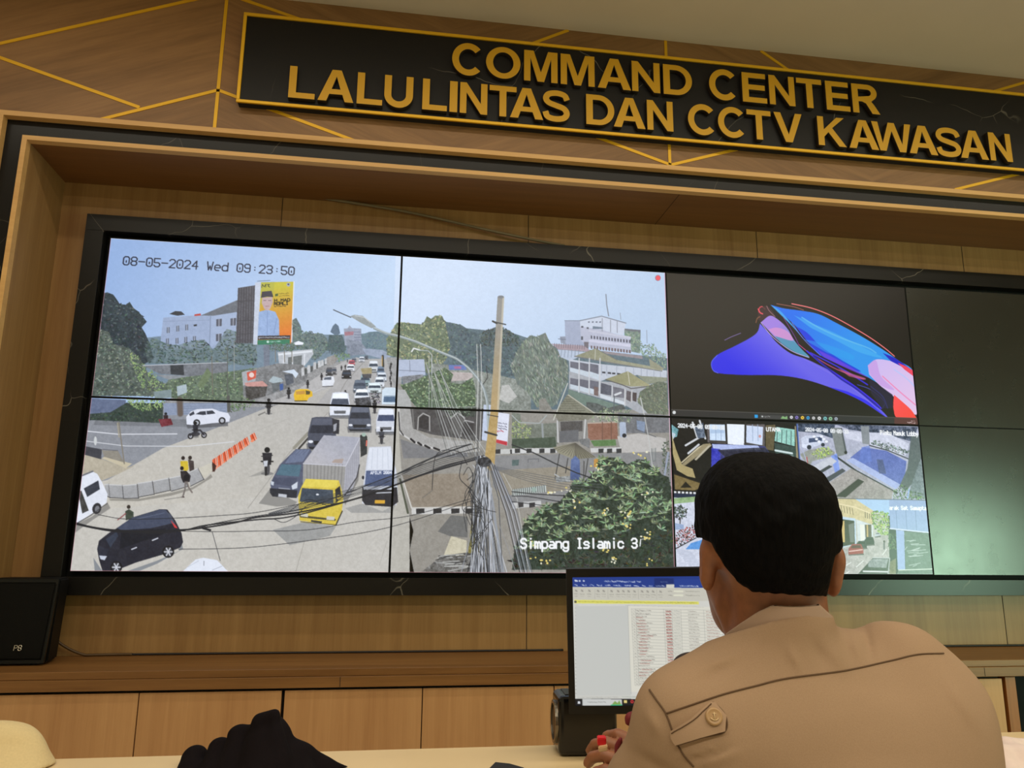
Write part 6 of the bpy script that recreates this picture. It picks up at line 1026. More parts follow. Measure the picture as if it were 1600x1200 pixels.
# ================================================================== VIDEO WALL: EIGHT DISPLAY PANELS
def screen_mat(name, strength=1.0, base=(5, 5, 6), rough=.30, spec=.40):
    k = NT(name); k.b.inputs['Base Color'].default_value = rgba(base); k.b.inputs['Roughness'].default_value = rough
    k.b.inputs['Specular IOR Level'].default_value = spec
    at_ = k.n('ShaderNodeAttribute', attribute_name='picture'); k.l(at_.outputs['Color'], k.b.inputs['Emission Color'])
    k.b.inputs['Emission Strength'].default_value = strength; return k.m
M_SCR = screen_mat('lit_screen', 1.0)
k = NT('dark_screen'); tc = k.n('ShaderNodeTexCoord'); nz = k.n('ShaderNodeTexNoise', i_Scale=9.0, i_Detail=6.0, i_Roughness=.7); k.l(tc.outputs['Object'], nz.inputs['Vector'])
k.b.inputs['Base Color'].default_value = rgba((34, 34, 29)); k.b.inputs['Specular IOR Level'].default_value = .55
k.l(k.ramp(nz.outputs[0], [(.35, (.25, .25, .25, 1)), (.65, (.28, .28, .28, 1))]), k.b.inputs['Roughness']); M_OFF = k.m
def picture_mesh(name, c, i0, i1, j0, j1, off=0.0):
    """the part of a canvas between columns i0..i1 and rows j0..j1 as a fine grid facing the room"""
    I, J = np.meshgrid(np.arange(i0, i1 + 1), np.arange(j0, j1 + 1)); h, w_ = I.shape
    V = c.o + I.reshape(-1, 1) * c.res * c.u + J.reshape(-1, 1) * c.res * c.v + off * c.nrm
    n = np.arange(h * w_).reshape(h, w_); Fq = np.stack([n[:-1, :-1], n[1:, :-1], n[1:, 1:], n[:-1, 1:]], -1).reshape(-1, 4)
    me = grid_mesh(name, V, Fq); at_ = me.attributes.new('picture', 'FLOAT_COLOR', 'POINT')
    col = np.ones((h * w_, 4), np.float32); col[:, :3] = srgb(np.clip(c.a[j0:j1 + 1, i0:i1 + 1].reshape(-1, 3), 0, 255)); at_.data.foreach_set('color', col.ravel())
    return me
street, desktop, quad = paint_street(), paint_desktop(), paint_quad()
names = {(0, 0): 'top left video wall screen showing blue sky, billboard and the date', (0, 1): 'bottom left video wall screen showing a dark car and a yellow truck at a crossing',
         (1, 0): 'video wall screen showing a tall bare pole, lamp arm and white buildings under sky', (1, 1): 'video wall screen showing tangled pole wires and the words Simpang Islamic',
         (2, 0): 'video wall screen showing a blue and pink swirl on a dark desktop', (2, 1): 'video wall screen split into four small camera views behind the man',
         (3, 0): 'switched off dark screen at the upper right end of the video wall', (3, 1): 'switched off screen at lower right with a green reflection'}
GAP = .0030
for (ci, ri), lab in names.items():
    x0, x1 = ci * SW, (ci + 1) * SW; z1 = SZ1 - ri * SH; z0 = z1 - SH
    t = thing('display_panel', lab, 'screen', ((x0 + x1) / 2, 0, z0), 'video wall screens')
    b = bmesh.new(); y0, y1 = -.0012, .020
    for lo, hi in (((x0 + .0003, z1 - GAP), (x1 - .0003, z1)), ((x0 + .0003, z0 + .0003), (x1 - .0003, z0 + GAP)), ((x0 + .0003, z0 + GAP), (x0 + GAP, z1 - GAP)), ((x1 - GAP, z0 + GAP), (x1 - .0003, z1 - GAP))):
        box(b, (lo[0], y0, lo[1]), (hi[0], y1, hi[1]))
    obj('bezel', b, M_BLKM, t); obj('housing', bx((x0 + .004, .004, z0 + .004), (x1 - .004, .026, z1 - .004)), M_BLKM, t)
    if ci == 3:
        obj('screen', bx((x0 + GAP, 0, z0 + GAP), (x1 - GAP, .0035, z1 - GAP)), M_OFF, t)
    else:
        c = street if ci < 2 else desktop if ri == 0 else quad
        ox = c.o[0]; oz = c.o[2]; m = int(math.ceil(GAP / c.res)); r = c.res
        i0 = int(math.ceil((x0 + GAP - ox) / r)); i1 = min(int((x1 - GAP - ox) / r), c.w - 1); j0 = int(math.ceil((oz - z1 + GAP) / r)); j1 = min(int((oz - z0 - GAP) / r), c.h - 1)
        me = picture_mesh('screen', c, i0, i1, j0, j1); me.transform(Matrix.Translation(-t.location)); link('screen', me, M_SCR, t)

# ================================================================== LOUDSPEAKER ON THE LEDGE, CABLES
sp = thing('loudspeaker', 'black loudspeaker standing on the wooden ledge at the left edge', 'loudspeaker', (-.09, -.11, LZ))
k = bmesh.new(); prism(k, [(-.212, -.185), (.030, -.178), (.012, -.050), (-.195, -.050)], 2, LZ + .006, 1.012)
for v in k.verts:
    if v.co.z > .9: v.co.x += .012
bmesh.ops.bevel(k, geom=list(k.edges), offset=.006, segments=2, affect='EDGES'); obj('cabinet', k, plain('speaker_paint', (8, 7, 6), .55, spec=.2, noise=.2, bump=.1, nscale=220), sp)
k = bmesh.new(); prism(k, [(-.205, LZ + .022), (.020, LZ + .022), (.034, .996), (-.196, .996)], 1, -.203, -.186)
for v in k.verts: v.co.y += (v.co.z - .86) * .045
bmesh.ops.bevel(k, geom=list(k.edges), offset=.004, segments=2, affect='EDGES'); gr = obj('grille', k, plain('speaker_mesh', (6, 6, 5), .6, spec=.15, bump=.25, nscale=420), sp)
k = bmesh.new(); rr = [(-.214, LZ + .008), (.027, LZ + .008), (.041, 1.010), (-.202, 1.010)]; ri = [(-.203, LZ + .020), (.018, LZ + .020), (.031, .998), (-.193, .998)]
vo = [[k.verts.new((x, -.198 + (z - .86) * .045, z)) for x, z in q] for q in (rr, ri)]; vb = [k.verts.new((x, -.186 + (z - .86) * .045, z)) for x, z in rr]
for i in range(4): j = (i + 1) % 4; k.faces.new((vo[0][i], vo[0][j], vo[1][j], vo[1][i])); k.faces.new((vo[0][i], vo[0][j], vb[j], vb[i]))
obj('rim', k, plain('speaker_rim', (16, 18, 18), .35, spec=.3), sp)
k = bmesh.new()
def stroke_word(k, wd, o, ux, uz, gw, H, r, nrm):
    for i, ch in enumerate(wd):
        for st in GLY[ch].split():
            v = [int(q) for q in st]; pts = [o + ux * (i * gw * 1.35 + v[j] / 4 * gw) + uz * ((v[j + 1] - 2) / 6 * H) for j in range(0, len(v) - 1, 2)]
            if len(pts) > 1: tube(k, pts, r, 5)
stroke_word(k, 'P8', Vector((-.072, -.211, .768)), Vector((1, 0, 0)), Vector((.1, .045, 1)), .010, .017, .0013, None)
obj('badge', k, plain('badge_silver', (206, 198, 180), .35, metal=.6), sp)
for x in (-.17, -.02): 
    for y in (-.16, -.07): k = bmesh.new(); bmesh.ops.create_cone(k, cap_ends=True, segments=12, radius1=.011, radius2=.011, depth=.0065, matrix=Matrix.Translation((x, y, LZ + .0035))); obj('foot', k, M_BLKM, sp)
def px_tube(name, px, y, r, mat, label, cat, n=8, zmin=None):
    P = [onY(a, b, y if np.isscalar(y) else y[i]) for i, (a, b) in enumerate(px)]
    pts = curve_pts(P, n)
    if zmin is not None: pts = [np.array((p[0], p[1], max(p[2], zmin))) for p in pts]
    o = obj(name, tube(bmesh.new(), pts, r, 8), mat, at_=tuple(pts[0]), smooth=True); return tag(o, label, cat)
px_tube('speaker_cable', [(84, 985), (87, 992), (90, 1002), (112, 1016), (135, 1024), (160, 1027), (186, 1027), (206, 1025)], [-.012, .005, .02, .03, .035, .04, .045, .046], .0052, plain('cable_brown', (78, 54, 24), .5), 'brown cable looping from the loudspeaker down to the ledge', 'cable', zmin=LZ + .0054)
px_tube('power_cable', [(204, 1022), (212, 1028), (300, 1025), (400, 1024), (520, 1021), (640, 1021), (760, 1020), (880, 1019)], [.046, .050, .052, .053, .053, .053, .053, .053], .0042, plain('cable_black', (20, 12, 12), .5), 'black cable lying along the back of the ledge left of monitor', 'cable', zmin=LZ + .0044)
px_tube('power_cable', [(1420, 1016), (1500, 1014), (1560, 1013), (1640, 1010)], .053, .0045, plain('cable_black_far', (20, 14, 12), .5), 'black cable lying on the ledge right of the seated man', 'cable', zmin=LZ + .0047)
px_tube('hanging_cable', [(448, 301), (520, 312), (640, 332), (760, 359), (830, 374), (882, 384)], [.050, .046, .035, .028, .030, .040], .0065, plain('cable_grey', (112, 98, 72), .6), 'grey cable slanting across the board above the screen surround', 'cable')

# ================================================================== DESK AND WHAT STANDS ON IT
DZ = .75
M_DESK = plain('cream_laminate', (216, 190, 144), .45, noise=.015, nscale=6)
dk = thing('desk', 'long cream topped desk in front of the video wall', 'desk', (1.9, -2.0, 0))
obj('desk_top', bx((.30, -2.20, DZ - .028), (3.7, -1.662, DZ), .002), M_DESK, dk)
obj('front_panel', bx((.34, -1.72, .25), (3.66, -1.70, DZ - .028)), M_DESK, dk)
for x in (.34, 1.98, 3.63): obj('side_panel', bx((x, -2.17, 0), (x + .028, -1.722, DZ - .0282)), M_DESK, dk)
# computer monitor
TL, BL = at(884.5, 889, 1.455), at(889.5, 1116, 1.425)
vdir = BL - TL; MH = np.linalg.norm(vdir); vdir = vdir / MH
TRp = onY(1085, 892.5, TL[1] - .045); udir = TRp - TL; udir /= np.linalg.norm(udir); udir = udir - vdir * (udir @ vdir); udir /= np.linalg.norm(udir)
MW = .456; nm = np.cross(udir, vdir); nm = nm if nm[1] > 0 else -nm          # away from the viewer
mo = thing('computer_monitor', 'black desktop monitor showing a text table document', 'monitor', tuple(TL + udir * MW / 2 + vdir * MH))
FR = np.array([udir, nm, -vdir]).T                                              # local axes: right, back, up
def m_box(lo, hi, bev=0.0):
    b = bx(lo, hi, bev)
    for v in b.verts: v.co = Vector(TL + FR @ np.array([v.co.x, v.co.y, v.co.z]))
    return b
bz = .0115
b = bmesh.new()
for lo, hi in (((0, 0, -.0155), (MW, .018, 0)), ((0, 0, -MH), (MW, .018, -MH + .0145)), ((0, 0, -MH + .0145), (bz, .018, -.0155)), ((MW - bz, 0, -MH + .0145), (MW, .018, -.0155))): box(b, lo, hi)
for v in b.verts: v.co = Vector(TL + FR @ np.array(v.co))
obj('bezel', b, plain('monitor_plastic', (14, 13, 12), .4, spec=.3), mo)
obj('back_cover', m_box((.004, .0185, -MH + .004), (MW - .004, .030, -.004), .006), M_BLACK, mo)
do = TL + udir * bz + vdir * .0155 + nm * .002; doc = paint_document(do, udir, vdir, MW - 2 * bz, MH - .0300)
me = picture_mesh('screen', doc, 0, doc.w - 1, 0, doc.h - 1); me.transform(Matrix.Translation(-mo.location)); link('screen', me, screen_mat('monitor_screen', .92, rough=.45), mo)
cx = TL + udir * MW * .5 + nm * .055
k = bmesh.new(); box(k, (cx[0] - .035, cx[1] - .012, DZ + .012), (cx[0] + .035, cx[1] + .012, TL[2] - .12), .003); obj('stand', k, M_BLACK, mo)
k = bmesh.new(); box(k, (cx[0] - .12, cx[1] - .10, DZ + .0005), (cx[0] + .12, cx[1] + .06, DZ + .012), .004); obj('stand_base', k, M_BLACK, mo)
# little desktop speaker
ds = thing('desktop_speaker', 'small glossy black desktop speaker on the desk under the monitor', 'speaker', (1.60, -1.73, DZ))
SO = onZ(876, 1190, DZ); M_GLOSS = plain('gloss_black', (10, 10, 11), .16)
k = bmesh.new(); box(k, (0, 0, .002), (.113, .092, .108), .010, 3); R_ = Matrix.Translation(Vector(SO) + Vector((.002, .026, 0))) @ Matrix.Rotation(math.radians(-4), 4, 'Z')
bmesh.ops.transform(k, matrix=R_, verts=k.verts); obj('body', k, M_GLOSS, ds, smooth=False)
def disc(r0, r1, d, cx_, cy_, cz_, seg=32):
    b = bmesh.new(); pts = [(r1, 0), (r1, d), (r0, d), (r0, 0)]
    rings = [[b.verts.new((cx_ - p[1], cy_ + p[0] * math.cos(a), cz_ + p[0] * math.sin(a))) for p in pts] for a in np.linspace(0, 2 * math.pi, seg, endpoint=False)]
    for i in range(seg):
        A_, B_ = rings[i], rings[(i + 1) % seg]
        for j in range(4): b.faces.new((A_[j], B_[j], B_[(j + 1) % 4], A_[(j + 1) % 4]))
    bmesh.ops.transform(b, matrix=R_, verts=b.verts); return b
obj('driver_ring', disc(.033, .039, .006, .001, .046, .055), plain('ring_chrome', (120, 112, 100), .25, metal=.8), ds, smooth=False)
k = bmesh.new(); bmesh.ops.create_uvsphere(k, u_segments=24, v_segments=12, radius=1, matrix=Matrix.Translation((0, .046, .055)) @ Matrix.Diagonal((.004, .0325, .0325, 1))); bmesh.ops.transform(k, matrix=R_, verts=k.verts); obj('driver_cone', k, M_BLACK, ds, smooth=True)
k = bmesh.new(); box(k, (.015, .015, .1075), (.10, .08, .1095), .001); bmesh.ops.transform(k, matrix=R_, verts=k.verts); obj('top_plate', k, plain('top_plate', (34, 32, 32), .3), ds)
for x in (.02, .095):
    k = bmesh.new(); box(k, (x - .006, .02, .0002), (x + .006, .08, .0022)); bmesh.ops.transform(k, matrix=R_, verts=k.verts); obj('foot', k, M_BLKM, ds)
# cloth lying on the desk: folds built as a distance field and cut off at the desk top
def cloth(name, ridges, kk, vox, label, cat, mat, wamp=.0025, wf=60, seed=0, floor=None):
    R = [(np.asarray(a), np.asarray(b), ra, rb) for a, b, ra, rb in ridges]
    pts = np.array([p for a, b, _, _ in R for p in (a, b)]); rm = max(max(r[2], r[3]) for r in R)
    fl = DZ + .0008 if floor is None else floor
    def f(P):
        d = None
        for a, b, ra, rb in R: q = s_caps(P, a, b, ra, rb); d = q if d is None else smin(d, q, kk)
        d = d + wob(P, wf, seed) * wamp + wob(P, wf * 2.3, seed + 1) * wamp * .35
        return np.maximum(d, fl - P[:, 2])
    V, Fq = nets(f, pts.min(0) - rm - .02, pts.max(0) + rm + .02, vox)
    c0 = np.array((V[:, 0].mean(), V[:, 1].mean(), fl))
    o = link(name, grid_mesh(name, V - c0, Fq), mat, smooth=True); o.location = c0
    return tag(o, label, cat)
A = at
M_NAVY = plain('dark_fabric', (17, 12, 15), .9, spec=.1, noise=.15, bump=.15, nscale=300)
rid = [(A(418, 1153, 1.36), A(400, 1290, 1.26), .0375, .06), (A(429, 1117, 1.352), A(440, 1210, 1.30), .0045, .022), (A(404, 1126, 1.355), A(429, 1117, 1.352), .009, .0045), (A(346, 1173, 1.38), A(325, 1290, 1.28), .0225, .05),
       (A(374, 1152, 1.37), A(360, 1290, 1.27), .022, .05), (A(303, 1187, 1.39), A(285, 1290, 1.29), .024, .045), (A(264, 1206, 1.40), A(240, 1290, 1.31), .0145, .03), (A(208, 1204, 1.40), A(200, 1290, 1.32), .0135, .03), (A(184, 1207, 1.40), A(170, 1290, 1.33), .012, .02), (A(236, 1209, 1.40), A(230, 1290, 1.32), .012, .03),
       (A(440, 1162, 1.36), A(500, 1196, 1.37), .021, .015), (A(500, 1196, 1.37), A(566, 1212, 1.385), .015, .009), (A(460, 1190, 1.35), A(470, 1290, 1.27), .030, .05), (A(510, 1206, 1.36), A(530, 1290, 1.30), .018, .03)]
cloth('black_jacket', rid, .016, .0028, 'crumpled black cloth heaped on the near edge of the desk', 'cloth', M_NAVY, .0034, 48, 3)
M_CREAM = plain('cream_fabric', (204, 184, 138), .8, noise=.02, bump=.08, nscale=260)
rid = [(A(-10, 1172, 1.38), A(-60, 1300, 1.30), .050, .07), (A(26, 1172, 1.38), A(0, 1300, 1.30), .042, .07), (A(46, 1192, 1.38), A(30, 1300, 1.30), .032, .05), (A(66, 1212, 1.38), A(50, 1300, 1.32), .020, .04), (A(-70, 1166, 1.38), A(-140, 1300, 1.3), .055, .07)]
cloth('cream_cloth', rid, .03, .004, 'rounded heap of cream fabric at the bottom left corner of the desk', 'cloth', M_CREAM, .0045, 30, 8)
rid = [(A(152, 1214, 1.47), A(175, 1216, 1.47), .014, .012), (A(160, 1220, 1.46), A(190, 1230, 1.45), .014, .014)]
cloth('yellowish_cloth', rid, .02, .003, 'small pale yellow fold of cloth beside the black heap', 'cloth', plain('pale_yellow_fabric', (206, 190, 120), .8), .001, 60, 5)
rid = [(A(1574, 1166, 1.46), A(1640, 1174, 1.48), .018, .022), (A(1568, 1180, 1.42), A(1590, 1260, 1.34), .018, .03), (A(1605, 1190, 1.42), A(1680, 1230, 1.40), .026, .04), (A(1620, 1210, 1.40), A(1620, 1290, 1.32), .03, .04)]
cloth('white_cloth', rid, .03, .0035, 'pale pinkish white cloth on the desk right of the seated man', 'cloth', plain('pinkish_white_fabric', (214, 194, 186), .8, noise=.02), .003, 48, 12)
k = bmesh.new(); PB = [onZ(x, y, DZ + .03) for x, y in ((748, 1207), (772, 1189), (798, 1192), (822, 1198), (834, 1212), (790, 1240))]
v0 = [k.verts.new(Vector(p) - Vector((0, 0, .0295 if i > 3 or i == 0 else .0295))) for i, p in enumerate(PB)]; v1 = [k.verts.new(Vector(p) - Vector((0, 0, .006 if i in (0, 4, 5) else 0))) for i, p in enumerate(PB)]
k.faces.new(v0); k.faces.new(v1[::-1])
for i in range(6): k.faces.new((v0[i], v0[(i + 1) % 6], v1[(i + 1) % 6], v1[i]))
bmesh.ops.bevel(k, geom=list(k.edges), offset=.004, segments=2, affect='EDGES'); PC = np.mean(PB, axis=0)
tag(obj('black_pouch', k, plain('pouch_black', (18, 15, 16), .6), at_=(PC[0], PC[1], DZ)), 'small black pouch at the near edge of the desk, left of monitor', 'pouch')
# ================================================================== THE SEATED MAN, SEEN FROM BEHIND
# Built in camera-aligned measuring coordinates (right, forward, up in metres), then placed in the room.
L = loc
def place(V): return to_world(V)
hc = L(1194, 812, .985)                                  # middle of the skull
def f_skin(P):
    d = s_ell(P, hc, (.077, .092, .080), 2.2)
    d = smin(d, s_ell(P, L(1174, 892, 1.045), (.064, .066, .076)), .02)                     # face and jaw, turned a little to the left
    d = smin(d, s_ell(P, L(1160, 955, 1.075), (.040, .040, .040)), .03)                     # chin
    d = smin(d, s_caps(P, L(1118, 905, 1.10), L(1112, 912, 1.125), .012, .010), .02)        # nose
    d = smin(d, s_caps(P, L(1212, 890, .980), L(1222, 1010, .965), .056, .0585), .025)        # neck
    d = smin(d, s_caps(P, L(1152, 950, 1.01), L(1180, 1010, .99), .026, .030), .02)         # side of neck and jaw angle
    for c, e, sx in ((L(1105, 884, .985), L(1112, 862, .985), -1), (L(1301, 892, .965), L(1303, 872, .965), 1)):        # ears with rim and hollow
        ear = s_ell(P, c, (.0105, .019, .032)); ear = smin(ear, s_ell(P, e, (.011, .021, .020)), .008)
        hol = s_ell(P, c + np.array((sx * .011, .004, .002)), (.006, .011, .019)); ear = np.maximum(ear, -hol)
        d = smin(d, ear, .006)
    d = smin(d, s_caps(P, L(1222, 1010, .965), L(1235, 1090, .96), .0585, .06), .01); d = smin(d, s_caps(P, L(1240, 1120, .96), CHEST, .07, .11), .04)         # trunk and arms under the shirt
    d = smin(d, s_caps(P, L(1085, 1135, .93), L(1440, 1120, .985), .036, .040), .04); d = smin(d, s_caps(P, L(1085, 1135, .93), ELB_L, .036, .036), .02); d = smin(d, s_caps(P, ELB_L, wrL, .034, .022), .02); d = smin(d, s_caps(P, L(1440, 1120, .985), ELB_R, .040, .038), .02); d = smin(d, s_caps(P, ELB_R, wrR, .034, .022), .02)
    for wr, ux_, uy_, uz_, c_ in HANDS:
        m_ = ((P - wr - uy_ * .08) ** 2).sum(1) < .15 ** 2
        if m_.any(): d[m_] = smin(d[m_], hand_field(P[m_], wr, ux_, uy_, uz_, c_), .012)
    return d
def person_hair(P):
    d = s_ell(P, hc + np.array((0, -.002, .0)), (.0835, .099, .0845), 2.35)
    d = smin(d, s_ell(P, hc + np.array((.004, -.012, -.045)), (.0770, .080, .073)), .02)
    d = d + wob(P, 150, 4) * .0011 + wob(P, 420, 6) * .0006
    px = P[:, 0] / P[:, 1] * FPX + 800; py = 600 - P[:, 2] / P[:, 1] * FPX
    line = np.interp(px, [1060, 1084, 1096, 1112, 1126, 1144, 1160, 1176, 1192, 1230, 1275, 1292, 1298, 1304, 1330], [838, 840, 840, 848, 873, 898, 914, 921, 925, 927, 929, 932, 902, 866, 850])
    line = line + wob(P, 260, 11) * 3.0
    front = P[:, 1] - hc[1]
    line = np.where(front > .02, np.minimum(line, 850 - (front - .02) * 900), line)
    return np.maximum(d, (py - line) * .0006)
me_ = plain('skin_brown', (138, 86, 56), .5, noise=.06, bump=.05, nscale=90)
M_SKIN = me_
pr = thing('person', 'seated man in khaki shirt seen from behind, typing at the desk', 'person', tuple(to_world(L(1290, 1450, .93)) * (1, 1, 0) + np.array((0, 0, .30))))
def add(name, f, lo, hi, vox, mat, parent, smooth=True, post=None):
    V, Fq = nets(f, lo, hi, vox)
    if post is not None: V = post(V)
    me = grid_mesh(name, place(V) - np.array(origin(parent)), Fq); return link(name, me, mat, parent, smooth)
# ---- one hand: palm, thumb from its side, four bent fingers of different lengths
def hand_field(P, wrist, ux, uy, uz, curl=1.0, s=1.0):
    """ux: across the knuckles to the thumb side, uy: towards the fingertips, uz: back of the hand"""
    w = lambda a, b, c: np.asarray(wrist) + (ux * a + uy * b + uz * c) * s
    d = s_caps(P, w(0, -.03, 0), w(0, .01, 0), .026 * s, .025 * s)
    for x in (-.026, -.009, .009, .026): d = smin(d, s_caps(P, w(x * .6, .005, 0), w(x, .078 - abs(x - .005) * .25, .003), .014 * s, .0108 * s), .010)
    fing = []
    for x, ln, sp_ in ((.027, .070, .06), (.0095, .078, .0), (-.0085, .072, -.05), (-.026, .056, -.12)):
        k0 = np.array((x, .080 - abs(x - .005) * .25, .003)); a = 0.0; p = k0; rad = .0095 if x > -.02 else .0082
        for seg, (fr, bend) in enumerate(((.45, .45), (.30, .75), (.25, .55))):
            a += bend * curl; q = p + ln * fr * np.array((sp_ * (1 - seg * .3), math.cos(a), -math.sin(a))); fing.append((w(*p), w(*q), rad * s, rad * .9 * s)); p = q; rad *= .92
    g = None
    for a_, b_, ra, rb in fing:
        c = s_caps(P, a_, b_, ra, rb); g = c if g is None else smin(g, c, .0015)
    d = smin(d, g, .004)
    t0, t1, t2, t3 = w(.022, .012, -.006), w(.042, .040, -.016), w(.046, .068, -.026), w(.040, .088, -.034)
    th = smin(s_caps(P, t0, t1, .0145 * s, .0115 * s), smin(s_caps(P, t1, t2, .0112 * s, .010 * s), s_caps(P, t2, t3, .010 * s, .0085 * s), .002), .003)
    return smin(d, th, .007)
def unit(v): v = np.asarray(v, float); return v / np.linalg.norm(v)
# left hand: fingertips show past the sleeve, holding a small red piece
uyL = unit((-.80, .35, .40)); uzL = unit((.15, -.55, .80)); uxL = unit(np.cross(uyL, uzL)); uzL = np.cross(uxL, uyL)
wrL = L(1062, 1240, 1.03)
uyR = unit((-.30, .85, -.2)); uzR = unit((0, .25, 1)); uxR = -unit(np.cross(uyR, uzR)); uzR = unit(np.cross(uyR, uxR)) * (1 if np.cross(uyR, uxR)[2] > 0 else -1)
wrR = L(1275, 1180, 1.30)
def wz(x, y, z): return (np.array((x, y, z)) - CAM) @ ROT
SH0 = to_world(L(1275, 1130, .945)); hx, hy = SH0[0], SH0[1] - .06
CHEST = wz(hx, hy + .02, .78); ELB_L = L(985, 1390, .955); ELB_R = L(1470, 1400, .99)
HANDS = [(wrL, uxL, uyL, uzL, .8), (wrR, uxR, uyR, uzR, .6)]
V1, F1 = nets(f_skin, (min(L(925, 0, .95)[0], .1), .83, -.60), (L(1530, 0, 1.0)[0] + .06, 1.50, L(0, 690, .985)[2] - .005), .0036)
body = link('body', grid_mesh('body', place(V1) - np.array(origin(pr)), F1), M_SKIN, pr, True)
k = NT('black_hair'); tc = k.n('ShaderNodeTexCoord'); mp = k.n('ShaderNodeMapping'); mp.inputs['Scale'].default_value = (240, 240, 55); k.l(tc.outputs['Object'], mp.inputs['Vector'])
nz = k.n('ShaderNodeTexNoise', i_Scale=1.0, i_Detail=3.0); k.l(mp.outputs[0], nz.inputs['Vector']); k.l(k.ramp(nz.outputs[0], [(.3, rgba((3, 3, 3))), (.75, rgba((11, 9, 9)))]), k.b.inputs['Base Color']); k.b.inputs['Roughness'].default_value = .75; k.b.inputs['Specular IOR Level'].default_value = .07; k.bump(nz.outputs[0], .6, .003)
add('hair', person_hair, L(1050, 960, .985) + np.array((0, -.13, 0)), L(1340, 690, .985) + np.array((0, .13, .01)), .0026, k.m, pr)
# ---- shirt
LS, RS = L(1074, 1124, .905), L(1440, 1108, .985)
def f_shirt(P):
    d = s_caps(P, L(1216, 985, .962), L(1232, 1090, .950), .067, .082)
    d = smin(d, s_caps(P, L(1190, 1040, .945), LS, .052, .052), .035)
    d = smin(d, s_caps(P, L(1288, 1034, .965), L(1345, 1042, .975), .044, .038), .016); d = smin(d, s_caps(P, L(1386, 1030, .98), L(1412, 1032, .985), .041, .040), .012)
    d = smin(d, s_caps(P, L(1400, 1036, .985), RS, .042, .058), .025)
    d = smin(d, s_caps(P, LS + np.array((.010, 0, -.012)), RS, .060, .062), .05)
    d = smin(d, s_ell(P, L(1175, 1215, .925), (.115, .105, .135)), .05)
    d = smin(d, s_ell(P, L(1390, 1215, .955), (.125, .110, .150)), .05)
    d = smin(d, s_caps(P, L(1280, 1200, .95), wz(hx, hy, .66), .125, .150), .05)
    d = smin(d, s_caps(P, RS, L(1492, 1290, .965), .060, .062), .03)
    arm = smin(s_caps(P, LS, L(1025, 1240, .925), .056, .057), s_caps(P, L(1025, 1240, .925), L(985, 1380, .95), .057, .056), .02)
    d = smin(d, arm, .014)
    # soft folds: along the yoke, under the flap, across the lower back
    px = P[:, 0] / P[:, 1] * FPX + 800; py = 600 - P[:, 2] / P[:, 1] * FPX
    fold = lambda x0, y0, x1, y1, w_, h_: 1.25 * h_ * np.exp(-((((px - x0) * (y1 - y0) - (py - y0) * (x1 - x0)) / math.hypot(x1 - x0, y1 - y0)) / w_) ** 2) * np.exp(-(((px - (x0 + x1) / 2) * (x1 - x0) + (py - (y0 + y1) / 2) * (y1 - y0)) / math.hypot(x1 - x0, y1 - y0) / (math.hypot(x1 - x0, y1 - y0) * .5)) ** 2)
    d = d - fold(1232, 1010, 1250, 1046, 6, .0030) - fold(1300, 1010, 1318, 1045, 9, .0028) + fold(1268, 1000, 1290, 1040, 9, .0026) - fold(1105, 1040, 1150, 1022, 8, .0026) + fold(1090, 1065, 1150, 1040, 9, .0020)
    d = d - fold(1070, 1180, 1120, 1166, 7, .0024) - fold(1085, 1198, 1150, 1176, 6, .002) + fold(1075, 1190, 1135, 1172, 5, .0022) - fold(1330, 990, 1345, 1030, 8, .003) + fold(1352, 985, 1362, 1030, 7, .003)
    d = d - fold(1010, 1110, 1030, 1150, 9, .0025) + fold(1000, 1180, 1050, 1210, 8, .003) - fold(1480, 1060, 1530, 1140, 10, .0025) + wob(P, 22, 2) * .0016 + wob(P, 55, 3) * .0006
    # the yoke ends at the neckline
    rim = np.interp(px, [1100, 1137, 1161, 1188, 1215, 1254, 1280, 1300, 1314, 1330, 1345], [1004, 991, 984, 976, 969, 960, 957, 960, 964, 940, 860]); rim = np.where(P[:, 1] > .985, rim + 25 + (P[:, 1] - .985) * 700, rim)
    ax = s_caps(P, L(1212, 900, .975), L(1222, 1040, .955), .0, .0)
    return np.maximum(d, np.where(ax < .125, (rim - py) * .0008, -1.0))
k = NT('khaki_twill'); tc = k.n('ShaderNodeTexCoord'); wv = k.n('ShaderNodeTexNoise', i_Scale=700.0, i_Detail=2.0); k.l(tc.outputs['Object'], wv.inputs['Vector']); n2 = k.n('ShaderNodeTexNoise', i_Scale=5.0, i_Detail=3.0); k.l(tc.outputs['Object'], n2.inputs['Vector'])
k.l(k.ramp(k.math('ADD', k.math('MULTIPLY', wv.outputs[0], .5), k.math('MULTIPLY', n2.outputs[0], .5)), [(.3, rgba((150, 123, 97))), (.7, rgba((162, 134, 107)))]), k.b.inputs['Base Color']); k.b.inputs['Roughness'].default_value = .85; k.b.inputs['Specular IOR Level'].default_value = .2; k.bump(wv.outputs[0], .10, .001); M_SHIRT = k.m
M_SHIRT2 = plain('khaki_seam_and_shadow', (92, 68, 46), .9)  # shirt seams, and the dark shadow line round the flap
shirt = add('shirt', f_shirt, L(930, 960, .93) + np.array((0, -.19, -.52)), L(1640, 960, .93) + np.array((0, .20, .03)), .0038, M_SHIRT, pr)
dg = None
sV = np.empty(len(shirt.data.vertices) * 3); shirt.data.vertices.foreach_get('co', sV); sV = sV.reshape(-1, 3) + np.array(origin(pr))
sF = [tuple(p.vertices) for p in shirt.data.polygons]; TREE = BVHTree.FromPolygons([tuple(v) for v in sV], sF)
def on_shirt(px, py, lift=.0):
    d = ray(px, py); h, n, i, t = TREE.ray_cast(Vector(CAM), Vector(d).normalized())
    if h is None: return None
    n = n if n.dot(Vector(d)) < 0 else -n
    return np.array(h + n * lift)
